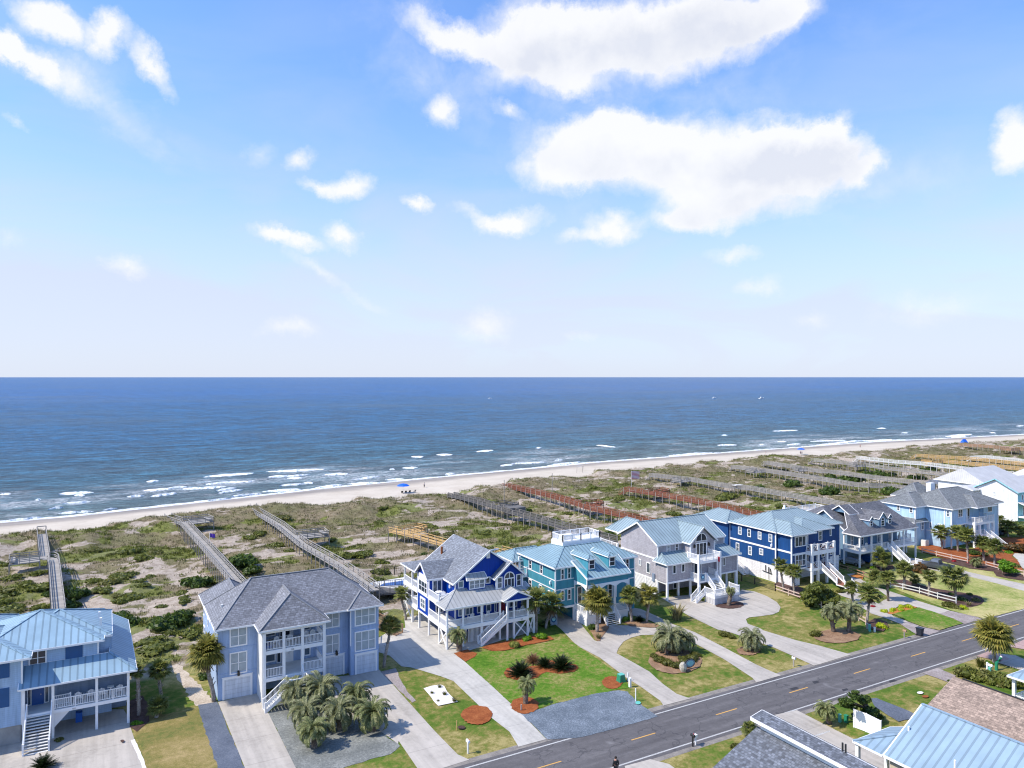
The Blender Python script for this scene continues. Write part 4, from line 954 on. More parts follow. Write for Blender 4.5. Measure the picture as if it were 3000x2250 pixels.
# ---------------------------------------------------------------- house G
def house_G():
    h = thing('beach_house', 'slate blue house with dark shingle roof, three dormers and wraparound white porch', 'house', (133, 95, 0))
    b = B(); b.box(125.6, 141, 93.2, 103.2, 0, 6.0); b.build('wall', 'wallG', h)
    g = B(); g.box(125.56, 125.6, 93.2, 103.2, 0, 5.9); gable(g, 'U', 125.55, 93.2, 103.2, 5.8, 9.3, .2, 98.2); gable(g, 'U', 127.7, 94.5, 98.1, 9.2, 10.35, .1, 96.3); g.build('side_wall', 'wallG', h)
    V = [(124.2, 89.3, 6.1), (142.0, 89.3, 6.1), (142.0, 103.6, 6.1), (124.2, 103.6, 6.1), (128.9, 96.4, 10.5), (139.8, 96.4, 10.5)]
    shell(h, [(124.2, 89.3, 6.1), (142.0, 89.3, 6.1), (142.0, 103.6, 6.1), (125.8, 103.6, 6.1), (128.6, 96.4, 10.5), (139.9, 96.4, 10.5), (124.2, 93.3, 6.1), (125.8, 93.3, 6.8)],
          [(0, 1, 5, 4), (1, 2, 5), (2, 3, 4, 5), (6, 0, 4, 7)], 'shG', .2)
    V = [(125.1, 92.8, 5.95), (125.1, 98.2, 9.65), (125.1, 103.6, 5.95), (131, 103.6, 5.95), (131, 98.2, 9.65), (131, 92.8, 5.95)]
    shell(h, V, [(5, 4, 1, 0), (4, 3, 2, 1)], 'shG', .2)
    V = [(127.3, 94.0, 9.1), (127.3, 96.35, 10.6), (127.3, 98.7, 9.1), (130.2, 98.7, 9.1), (130.2, 96.35, 10.6), (130.2, 94.0, 9.1)]
    shell(h, V, [(5, 4, 1, 0), (4, 3, 2, 1)], 'shG', .16, 'gablet_roof')
    hip(h, 131, 142, 102, 110, 6.05, 8.4, 'u', a=4, b=4, mat='shG', name='rear_roof')
    slab(h, 131.5, 142.4, 109.0, 114, 5.9, .5, name='rear_deck'); rail(h, [(131.6, 109.2, 5.9), (131.6, 113.9, 5.9), (142.3, 113.9, 5.9), (142.3, 109.2, 5.9)], 1.05, .2)
    posts(h, [(131.8, 113.8, 0, 5.5), (137, 113.8, 0, 5.5), (142.2, 113.8, 0, 5.5)], .3)
    dormer(h, 129.0, 130.1, 90.9, 7.0, 8.35, 9.1, 94, 'wallG', 'shG'); dormer(h, 134.7, 135.8, 90.9, 7.0, 8.35, 9.1, 94, 'wallG', 'shG')
    d = dormer(h, 131.4, 133.5, 90.5, 6.9, 8.5, 9.8, 95, 'wallG', 'shG', win=False); window(d, 'V', 90.5, 131.9, 133.0, 7.0, 8.15, 1, 2, .1, arch=True, mat='darkglass')
    slab(h, 124.4, 141.9, 89.6, 93.18, 2.95, .4, name='porch_deck'); B().box(124.45, 141.9, 89.62, 89.8, 5.7, 5.95).box(124.42, 124.6, 89.8, 93.2, 5.7, 5.95).build('porch_beam', 'white', h)
    ps = [124.55, 128.0, 131.0, 134.2, 137.9, 141.8]
    posts(h, [(u, 89.75, 0, 5.8) for u in ps]+[(124.55, 93.1, 0, 5.8)], .26)
    for a, c in zip(ps[:-1], ps[1:]):
        if a == 131.0: continue
        rail(h, [(a+.15, 89.75, 2.95), (c-.15, 89.75, 2.95)], 1.0, .2, post=False)
    rail(h, [(131.15, 89.75, 2.95), (132.6, 89.75, 2.95)], 1.0, .2, post=False); rail(h, [(124.55, 89.9, 2.95), (124.55, 93, 2.95)], 1.0, .2, post=False)
    stairs(h, (132.7, 89.55, 2.95), (132.7, 86.0, .3), (1.5, 0), 16); slab(h, 132.5, 136.0, 84.6, 86.0, .35, .25, name='stair_landing'); rail(h, [(134.4, 84.7, .35), (135.9, 84.7, .35), (135.9, 86, .35)], .9, .2)
    for a0, a1 in ((126.6, 127.3), (129.2, 130.4), (134.6, 135.9), (138.3, 139.6)): window(h, 'V', 93.2, a0, a1, 3.3 if a1-a0 < .8 else 3.0, 5.2, 1 if a1-a0 < .8 else 2, 2)
    door(h, 'V', 93.2, 131.9, 132.8, 2.95, 5.0, 'navydoor')
    o = B(); o.beam((127.3, 93.15, 2.5), (127.9, 93.15, 1.9), .08).beam((127.9, 93.15, 1.9), (128.5, 93.15, 2.5), .08).build('wall_ornament', 'white', h)
    window(h, 'U', 125.56, 94.6, 95.7, .8, 2.4, 1, 2); window(h, 'U', 125.56, 97.5, 98.5, 6.5, 7.4, 1, 1, mat='white')
    slab(h, 137.9, 144.0, 92, 97, 2.95, .4, name='side_deck'); posts(h, [(143.8, 93.0, 0, 5.9), (143.8, 96.8, 0, 3)], .26); rail(h, [(141.9, 92.1, 2.95), (143.9, 92.1, 2.95), (143.9, 96.9, 2.95)], 1.0, .2)
    B().tube([(138.9, 91.3, 3.1), (138.9, 91.3, 4.0), (139.0, 91.3, 5.1)], [.06, .3, .03], 8).build('folded_umbrella', 'offwhite', h)
    return h
house_G()
chairs([(126.0, 91.4, 2.95, 2.6, 'white chair at the left corner of the slate blue house porch'), (128.6, 91.6, 2.95, 2.9, 'chair by the second post of the slate blue house porch')], 'chairs on the slate blue house porch')

# ---------------------------------------------------------------- house H
def house_H():
    h = thing('beach_house', 'sky blue house with grey green shingle hip roofs, white chimney and front balcony', 'house', (163, 96, 0))
    b = B(); b.box(154.84, 160.3, 90.2, 96, 4.9, 8.35); b.box(160.3, 167.5, 91.6, 102, 0, 8.35); b.box(167.5, 173, 90.6, 102, 0, 8.35); b.box(154.84, 160.3, 91.6, 102, 0, 4.88)
    b.box(151.04, 154.8, 95.64, 103.6, 5.6, 8.35); b.box(151.2, 154.8, 95.7, 103.6, 0, 5.6); b.build('wall', 'wallH', h)
    s = B(); s.box(154.78, 154.83, 90.2, 95.6, 3.9, 8.3); s.box(154.78, 154.83, 91.6, 95.6, 0, 3.9); s.box(150.98, 151.03, 95.6, 103.6, 5.7, 8.3); s.build('side_wall', 'wallH', h)
    hip(h, 154.35, 173.5, 89.6, 102.3, 8.45, 11.5, 'u', a=5.4, b=6.3, mat='shH'); hip(h, 150.5, 158, 95.1, 104.1, 8.4, 10.6, 'u', a=4.2, b=.5, mat='shH')
    hip(h, 161, 168.5, 88.3, 97, 8.42, 10.3, 'v', a=3.5, b=.5, mat='shH'); hip(h, 158, 166, 99, 106, 9, 11.9, 'u', a=3, b=3, mat='shH', name='rear_roof')
    V = [(149.6, 94.9, 5.2), (154.7, 94.9, 5.2), (154.7, 95.9, 5.9), (151.0, 95.9, 5.9), (149.6, 103.8, 5.2), (151.0, 103.8, 5.9)]
    shell(h, V, [(0, 1, 2, 3), (4, 0, 3, 5)], 'shH', .15, 'skirt_roof')
    B().box(161.0, 162.6, 98.4, 99.4, 10, 12.3).build('chimney', 'white', h)
    tr = B()
    for u, v, z0 in ((154.84, 90.2, 0), (160.3, 90.2, 4.8), (173, 90.6, 0), (154.84, 91.6, 0), (151.04, 95.64, 0)): tr.box(u-.12, u+.12, v-.12, v+.12, z0, 8.3)
    tr.box(154.84, 160.3, 90.1, 90.18, 4.75, 5.0); tr.box(154.7, 154.77, 92, 95.6, 3.0, 3.2); tr.build('trim_band', 'white', h)
    slab(h, 160.25, 167.6, 88.4, 91.58, 5.2, .5, name='balcony'); slab(h, 160.25, 167.6, 88.4, 91.58, 2.6, .45, name='entry_deck')
    rail(h, [(160.4, 91.5, 5.2), (160.4, 88.5, 5.2), (167.5, 88.5, 5.2), (167.5, 91.5, 5.2)], 1.15, .2)
    posts(h, [(160.45, 88.6, 0, 5.0), (162.2, 88.6, 2.6, 5.0), (165.6, 88.6, 2.6, 5.0), (167.4, 88.6, 0, 5.0)], .45); rail(h, [(160.6, 88.5, 2.6), (163.2, 88.5, 2.6)], 1.0, .2, post=False); rail(h, [(165.4, 88.5, 2.6), (167.3, 88.5, 2.6)], 1.0, .2, post=False)
    stairs(h, (163.5, 88.3, 2.6), (163.5, 84.6, .1), (1.7, 0), 14)
    window(h, 'V', 90.2, 157.1, 158.8, 6.4, 8.1, 2, 2); window(h, 'V', 91.6, 162.4, 163.9, 5.25, 7.7, 2, 1, name='glass_door', mat='darkglass'); window(h, 'V', 90.6, 169, 170.7, 6.4, 8.1, 2, 1, mat='darkglass')
    for a0, a1 in ((161.2, 162.2), (164.6, 165.5)): window(h, 'V', 91.6, a0, a1, 2.8, 4.7, 1, 1, mat='darkglass')
    window(h, 'U', 154.78, 90.5, 91.2, 6.7, 8.0, 1, 2); window(h, 'U', 154.78, 94.3, 94.9, 3.6, 5.0, 1, 2); window(h, 'U', 154.84, 92.0, 93.1, 2.9, 4.9, 1, 1, mat='darkglass')
    for v in (96.5, 99.4): window(h, 'U', 150.98, v-.35, v+.35, 6.9, 8.1, 1, 2)
    window(h, 'V', 95.64, 153.0, 154.0, 3.2, 5.0, 1, 2)
    V = [(164.6, 88.5, 8.55), (165.8, 88.5, 8.55), (165.2, 88.5, 9.0)]
    B().box(152.3, 153.6, 94.2, 95.2, 0, 1.3).build('air_conditioner', 'offwhite', h)
    return h
house_H()
def house_I():
    h = thing('beach_house', 'white gabled house with white metal roof and aqua front at the right edge', 'house', (198, 100, 0))
    b = B(); b.box(192.1, 208, 96.0, 105.8, 1.2, 8.25); b.build('wall', 'wallI', h); B().box(196.5, 212, 105.82, 118, 0, 8.4).build('rear_wall', 'wallW', h)
    s = B(); s.box(192.0, 192.08, 96, 105.8, .8, 8.2); gable(s, 'U', 192.0, 96, 105.8, 8.2, 10.8, .1); s.build('side_wall', 'wallW', h)
    B().box(192.05, 208, 96.1, 105.7, 0, 1.2).build('foundation', 'wallW', h)
    V = [(191.5, 95.6, 8.25), (191.5, 100.95, 11.05), (191.5, 106.3, 8.25), (208.5, 106.3, 8.25), (208.5, 100.95, 11.05), (208.5, 95.6, 8.25)]
    shell(h, V, [(5, 4, 1, 0), (4, 3, 2, 1)], 'roofI', .2, trim='wallI')
    hip(h, 196, 215, 105.0, 119, 8.5, 12.0, 'u', a=1, b=3, mat='roofI'); hip(h, 188.5, 196, 104.5, 110.5, 7.9, 8.6, 'u', a=2, b=1, mat='roofI', name='rear_porch_roof')
    posts(h, [(189, 105, 0, 7.8), (189, 110, 0, 7.8), (192, 110, 0, 7.8)], .4); slab(h, 188.6, 192, 104.8, 110.4, 5.4, .3, name='rear_deck'); rail(h, [(188.7, 110.3, 5.4), (188.7, 104.9, 5.4), (192, 104.9, 5.4)], 1, .25)
    for p0, p1 in (((1628, 372), (1652, 412)), ((1812, 396), (1840, 445))): winp(h, 'U', 192.0, zH, p0, p1, cols=1)
    window(h, 'V', 96, 193.6, 194.4, 6.2, 7.6, 1, 1); window(h, 'V', 96, 194.2, 197, 2.6, 4.6, 3, 1, mat='darkglass')
    V = [(192.2, 93.2, 4.9), (204, 93.2, 4.9), (204, 96, 5.9), (192.2, 96, 5.9)]
    shell(h, V, [(0, 1, 2, 3)], 'roofI', .15, 'porch_roof'); slab(h, 192.2, 204, 93.4, 95.98, 2.5, .3, name='porch_deck'); rail(h, [(192.3, 93.5, 2.5), (204, 93.5, 2.5)], 1, .25); posts(h, [(192.4, 93.5, 0, 4.8), (196, 93.5, 0, 4.8), (200, 93.5, 0, 4.8)], .3)
    return h
house_I()
def house_J():
    h = thing('beach_house', 'distant pale grey roofed house just showing behind the white roof at right', 'house', (240, 110, 0))
    B().box(231, 248, 100, 114, 0, 8.2).build('wall', 'wallW', h)
    hip(h, 230.4, 248.6, 99.4, 114.6, 8.3, 12.4, 'u', a=5, b=5, mat='roofI'); hip(h, 227, 236, 107, 116, 8.0, 10.8, 'u', a=3, b=3, mat='roofI', name='rear_roof')
    for a in (232, 236, 240): window(h, 'V', 100, a, a+1.2, 5.5, 7.2, 1, 2)
    return h
house_J()
# ---------------------------------------------------------------- near side of the road
def house_K():
    h = thing('beach_house', 'near house with blue grey shingles and a raised white clerestory ridge at the bottom edge', 'house', (44, 33, 0))
    B().box(37.4, 48.0, 18, 43.2, 0, 2.6).box(47.4, 48.2, 18, 43.2, 5.2, 7.7).build('wall', 'wallW', h)
    g = B(); g.extr([(37.6, 43.1, 2.55), (47.4, 43.1, 2.55), (47.4, 43.1, 6.75)], (0, -.2, 0)); g.build('gable_wall', 'wallW', h)
    V = [(36.8, 43.6, 2.45), (47.35, 43.6, 7.0), (47.35, 17, 7.0), (36.8, 17, 2.45)]
    shell(h, V, [(0, 3, 2, 1)], 'shK', .2, trim=None)
    V = [(46.75, 43.75, 7.85), (48.1, 43.75, 8.15), (48.1, 17, 8.15), (46.75, 17, 7.85)]
    shell(h, V, [(0, 3, 2, 1)], 'shK', .25, 'upper_roof')
    B().box(47.3, 47.42, 17.2, 43.2, 6.9, 7.72).build('clerestory_wall', 'white', h)
    B().box(48.15, 48.3, 17, 43.7, 7.9, 8.1).build('gutter', 'black', h)
    for z in (zU(1020, 545), zU(1040, 555)):
        u, v = G(z, 8.3); B().tube([(48.05, v, 8.1), (48.05, v, 8.75)], .07).build('flue_pipe', 'black', h)
    slab(h, 48.4, 51.0, 24, 34.5, 4.2, .3, name='side_deck'); rail(h, [(48.6, 34.4, 4.2), (50.9, 34.4, 4.2), (50.9, 24, 4.2)], 1.0, .15)
    posts(h, [(50.8, 34.3, 0, 4.0), (50.8, 29, 0, 4.0)], .25)
    return h
house_K()
def house_L():
    h = thing('beach_house', 'near cream house with pale blue standing seam metal roof at the bottom right', 'house', (60, 32, 0))
    B().box(56.3, 66.2, 18, 37.8, 0, 5.0).build('wall', 'wallCr', h)
    V = [(55.9, 38.1, 5.0), (61.1, 38.1, 8.05), (66.6, 38.1, 5.0), (66.6, 17, 5.0), (61.1, 17, 8.05), (55.9, 17, 5.0)]
    shell(h, V, [(0, 5, 4, 1), (1, 4, 3, 2)], 'roofL', .2, cap=True)
    g = B(); gable(g, 'V', 37.8, 56.4, 66.1, 4.95, 7.7, .2); g.build('gable_wall', 'wallCr', h)
    V = [(55.85, 40.9, 4.95), (61.0, 40.9, 4.95), (61.0, 38.15, 6.1), (58.4, 38.15, 6.1), (55.85, 38.15, 4.95)]
    shell(h, V, [(0, 3, 2, 1), (0, 4, 3)], 'roofL', .16, 'porch_roof', True)
    posts(h, [(56.1, 40.6, 0, 4.8), (60, 40.6, 0, 4.8)], .3)
    slab(h, 52.6, 56.2, 24, 37.5, 2.2, .3, name='side_deck', top='woodD'); rail(h, [(52.7, 24, 2.2), (52.7, 37.4, 2.2), (56.1, 37.4, 2.2)], 1.0, .15, 'woodG')
    for x, y in ((1465, 432), (1765, 655)):
        u, v = G(zU(x, y), 6.4); B().tube([(u, v, 5.5), (u, v, 6.9)], .08).build('roof_vent', 'white', h)
    return h
house_L()
def house_M():
    h = thing('beach_house', 'low house with pinkish brown shingle roof behind the hedge at the right edge', 'house', (74, 33, 0))
    B().box(67.5, 81, 17, 42.2, 0, 2.9).build('wall', 'wallCr', h)
    V = [(66.6, 43.0, 2.7), (74.3, 43.0, 6.05), (82, 43.0, 2.7), (82, 16, 2.7), (74.3, 16, 6.05), (66.6, 16, 2.7)]
    shell(h, V, [(0, 5, 4, 1), (1, 4, 3, 2)], 'shM', .2, trim='shM')
    B().beam((74.32, 42.2, 6.1), (74.32, 16, 6.1), .12, .1).build('ridge_vent', 'black', h)
    return h
house_M()
def house_N():
    h = thing('beach_house', 'near porch with pale blue shingled roof and white posts cut by the right edge', 'house', (90, 41, 0))
    B().box(87, 99, 34, 41.5, 0, 3.6).build('wall', 'wallI', h)
    hip(h, 84.7, 100, 33, 43.4, 4.0, 6.4, 'u', a=5, b=5, mat='roofL')
    posts(h, [(85.3, 43.0, 0, 3.9), (90, 43.0, 0, 3.9), (85.3, 38, 0, 3.9)], .3); slab(h, 85.1, 97, 41.52, 43.2, .9, .3, name='porch_deck'); rail(h, [(85.3, 38.1, .9), (85.3, 43.0, .9), (90, 43.0, .9)], 1, .15)
    window(h, 'U', 87, 37, 39, 1.6, 3.2, 2, 1, mat='darkglass')
    return h
house_N()
# ================================================================== LAND AND SEA
SEA = -2.5
def polyl(pts, z): 
    w = sorted(G(p, z) for p in pts); return np.array([p[0] for p in w]), np.array([p[1] for p in w])
shU, shV = polyl([(0,1532),(230,1512),(500,1482),(700,1460),(950,1432),(1356,1392),(1762,1354),(2200,1321),(2562,1295),(3000,1273)], SEA)
duU, duV = polyl([(0,1578),(230,1560),(330,1540),(502,1519),(760,1492),(960,1478),(1153,1462),(1330,1447),(1500,1418),(1650,1403),(1898,1372),(2050,1360),(2300,1342),(2441,1338),(2560,1325),(2700,1312),(2820,1302),(3000,1293)], .6)
def shore(u): return np.interp(u, shU, shV)
def dune(u): return np.interp(u, duU, duV)+1.6*np.sin(np.asarray(u)*.33)+1.1*np.sin(np.asarray(u)*.81+1)
def vnoise(seed, n=512):
    r = np.random.default_rng(seed).random((n, n))
    def f(x, y):
        x = np.asarray(x, float); y = np.asarray(y, float)
        xi = np.floor(x).astype(int); yi = np.floor(y).astype(int); fx = x-xi; fy = y-yi
        fx = fx*fx*(3-2*fx); fy = fy*fy*(3-2*fy)
        a = r[xi % n, yi % n]; b_ = r[(xi+1) % n, yi % n]; c = r[xi % n, (yi+1) % n]; d = r[(xi+1) % n, (yi+1) % n]
        return a*(1-fx)*(1-fy)+b_*fx*(1-fy)+c*(1-fx)*fy+d*fx*fy
    return f
n1, n2, n3, n4 = vnoise(1), vnoise(2), vnoise(3), vnoise(4)
def fbm(f, x, y, o=4, g=.5):
    s = 0; a = 1; t = 0
    for i in range(o): s = s+a*f(x*2**i+i*17.3, y*2**i+i*9.1); t += a; a *= g
    return s/t
def sst(a, b, x): t = np.clip((x-a)/(b-a), 0, 1); return t*t*(3-2*t)
def backline(u): return np.interp(u, [-200, 9, 10, 31, 32, 55, 80, 103, 150, 190, 400], [99.5, 99.5, 101.5, 101.5, 104.5, 106, 108, 109, 109, 112, 118])
def hgt(u, v):
    u = np.asarray(u, float); v = np.asarray(v, float)
    m = sst(backline(u), backline(u)+14, v); du = dune(u); sh = shore(u)
    base = .25+2.3*(fbm(n1, u/15, v/11, 4)-.35)+.9*(fbm(n2, u/4.5, v/3.2, 3)-.5)
    ridge = 1.5*sst(du-26, du-9, v)*(.4+1.2*fbm(n3, u/13, v/30, 2))
    h = m*(base+ridge)
    out = -.9-1.6*np.clip((v-du)/np.maximum(sh-du, 1), 0, 6)-.02*np.clip(v-sh, 0, 50)
    k = sst(du-3.5, du+1.5, v)
    return h*(1-k)+out*k
us = np.concatenate([[-6000,-2000,-600,-200,-90], np.arange(-60, 330, 1.0), np.arange(330, 620, 3.0), [700, 1000, 2000, 5000, 12000]])
vs = np.concatenate([[-6000,-1500,-300,-50,20,45,70,90], np.arange(96, 262, 1.0), np.arange(262, 330, 3.0), [400, 700]])
UU, VV = np.meshgrid(us, vs, indexing='ij'); HH = hgt(UU, VV)
nu, nv = UU.shape
def gridmesh(name, X, Y, Z):
    nu, nv = X.shape; me = bpy.data.meshes.new(name)
    me.vertices.add(nu*nv); me.vertices.foreach_set('co', np.stack([X, Y, Z], -1).astype(np.float32).ravel())
    i, j = np.meshgrid(np.arange(nu-1), np.arange(nv-1), indexing='ij'); a = i*nv+j
    q = np.stack([a, a+nv, a+nv+1, a+1], -1).reshape(-1, 4); n = len(q)
    me.loops.add(n*4); me.loops.foreach_set('vertex_index', q.ravel().astype(np.int32))
    me.polygons.add(n); me.polygons.foreach_set('loop_start', (np.arange(n)*4).astype(np.int32)); me.polygons.foreach_set('loop_total', np.full(n, 4, np.int32))
    me.update(calc_edges=True); me.validate(); me.polygons.foreach_set('use_smooth', [True]*n); return me
def sandy(u, v):
    """1 = bare sand, 0 = covered"""
    f = fbm(n4, u/6.5, v/4.2, 6, .72)
    bias = .03*np.sin(u/23)+.08*sst(150, 190, v)-.0*u
    near = np.where(u < 60, .045, .0)*sst(170, 130, v)
    return sst(.475, .56, f+near-bias*1.0-.005)
tm = gridmesh('ground', UU, VV, HH)
du_ = dune(UU); sh_ = shore(UU)
yard = 1-sst(backline(UU)-3, backline(UU)+1.5, VV+3*(fbm(n2, UU/4, VV/4, 3)-.5))
beach = sst(du_-2.5, du_+.5, VV+2.5*(fbm(n2, UU/5, VV/4, 3)-.5))
crest = sst(du_-16, du_-7, VV)*sst(.48, .6, fbm(n1, UU/7+40, VV/4, 4))*sst(45, 100, UU)
sand = np.maximum(sandy(UU, VV)*.95, crest)
wet = sst(.70, .90, (VV-du_)/np.maximum(sh_-du_, 1)+.03*(fbm(n2, UU/16, VV/5, 2)-.5))
def greenf(u, v): return sst(.535, .62, .55*fbm(n3, u/13, v/8, 3)+.45*fbm(n2, u/3.4+7, v/2.2, 4, .65)+.05*sst(90, 20, u)-.06*sst(180, 205, v))
green = greenf(UU, VV)
for nm, ar in (('green', green), ('yard', yard), ('beach', beach), ('sand', sand), ('wet', wet)):
    at = tm.attributes.new(nm, 'FLOAT', 'POINT'); at.data.foreach_set('value', ar.astype(np.float32).ravel())
def ground_material():
    m, nt, b = nodes('ground_cover'); g = pos(nt); P_ = g.outputs['Position']; p = sep(nt, P_)
    def A_(n): a = nt.nodes.new('ShaderNodeAttribute'); a.attribute_name = n; return a.outputs['Fac']
    big = noise(nt, P_, .12, 5, .6); mid = noise(nt, P_, 1.1, 5, .7); fine = noise(nt, P_, 7, 3, .8); ff = noise(nt, P_, 22, 2, .8)
    f = mth(nt, 'ADD', mth(nt, 'MULTIPLY', big, .6), mth(nt, 'MULTIPLY', mid, .4))
    lawn = ramp(nt, f, [(.40, (.055, .115, .012)), (.465, (.10, .15, .022)), (.52, (.19, .175, .05)), (.585, (.32, .27, .11))])
    lawn = mixc(nt, 1, lawn, ramp(nt, fine, [(.3, .72), (.7, 1.22)]), 'MULTIPLY')
    sandc = ramp(nt, fine, [(.3, (.34, .285, .23)), (.55, (.47, .405, .335)), (.75, (.53, .465, .395))])
    deb = mth(nt, 'MULTIPLY', ramp(nt, mid, [(.44, 0), (.56, 1)]), ramp(nt, ff, [(.45, 1), (.62, .2)]))
    sandc = mixc(nt, mth(nt, 'MULTIPLY', deb, .75), sandc, (.22, .17, .13))
    cov = ramp(nt, mth(nt, 'ADD', mth(nt, 'MULTIPLY', mid, .5), mth(nt, 'MULTIPLY', fine, .5)), [(.33, (.085, .068, .042)), (.47, (.18, .145, .088)), (.58, (.28, .23, .155)), (.68, (.40, .34, .26))])
    olive = ramp(nt, big, [(.42, 0), (.6, .6)]); cov = mixc(nt, olive, cov, mixc(nt, mid, (.09, .105, .03), (.2, .2, .08)))
    sm = mth(nt, 'ADD', A_('sand'), mth(nt, 'MULTIPLY', mth(nt, 'SUBTRACT', mid, .5), 1.6)); sm = ramp(nt, sm, [(.38, 0), (.62, 1)])
    grc = ramp(nt, mth(nt, 'ADD', mth(nt, 'MULTIPLY', mid, .5), mth(nt, 'MULTIPLY', fine, .5)), [(.36, (.045, .06, .012)), (.5, (.13, .155, .03)), (.62, (.24, .25, .07))])
    dn = mixc(nt, sm, cov, sandc)
    dn = mixc(nt, ramp(nt, mth(nt, 'ADD', A_('green'), mth(nt, 'MULTIPLY', mth(nt, 'SUBTRACT', mid, .5), 1.3)), [(.45, 0), (.7, .85)]), dn, grc)
    bsand = ramp(nt, f, [(.38, (.45, .40, .325)), (.5, (.51, .455, .38)), (.62, (.55, .50, .42))])
    stv = nt.nodes.new('ShaderNodeVectorMath'); stv.operation = 'MULTIPLY'; stv.inputs[1].default_value = (.06, .5, 1); nt.links.new(P_, stv.inputs[0])
    stn = noise(nt, stv.outputs[0], 1, 5, .65)
    bsand = mixc(nt, ramp(nt, stn, [(.56, 0), (.62, .35), (.66, 0)]), bsand, (.42, .34, .28))
    wetc = ramp(nt, stn, [(.35, (.21, .18, .15)), (.6, (.33, .285, .24))])
    bsand = mixc(nt, A_('wet'), bsand, wetc)
    c = mixc(nt, A_('beach'), dn, bsand); c = mixc(nt, A_('yard'), c, lawn)
    nt.links.new(c, b.inputs['Base Color'])
    b.inputs['Specular IOR Level'].default_value = .15
    nt.links.new(mth(nt, 'SUBTRACT', .95, mth(nt, 'MULTIPLY', A_('wet'), .45)), b.inputs['Roughness'])
    hh = mth(nt, 'ADD', mth(nt, 'MULTIPLY', fine, .7), mth(nt, 'MULTIPLY', mid, .6))
    bp = nt.nodes.new('ShaderNodeBump'); bp.inputs['Distance'].default_value = .22; nt.links.new(hh, bp.inputs['Height'])
    nt.links.new(mth(nt, 'MULTIPLY', mth(nt, 'SUBTRACT', 1, mth(nt, 'MAXIMUM', A_('beach'), A_('yard'))), .8), bp.inputs['Strength']); nt.links.new(bp.outputs[0], b.inputs['Normal'])
    return m
go = bpy.data.objects.new('ground', tm); COL.objects.link(go); tm.materials.append(ground_material()); go['kind'] = 'structure'
def gz(u, v): return float(hgt(u, v))
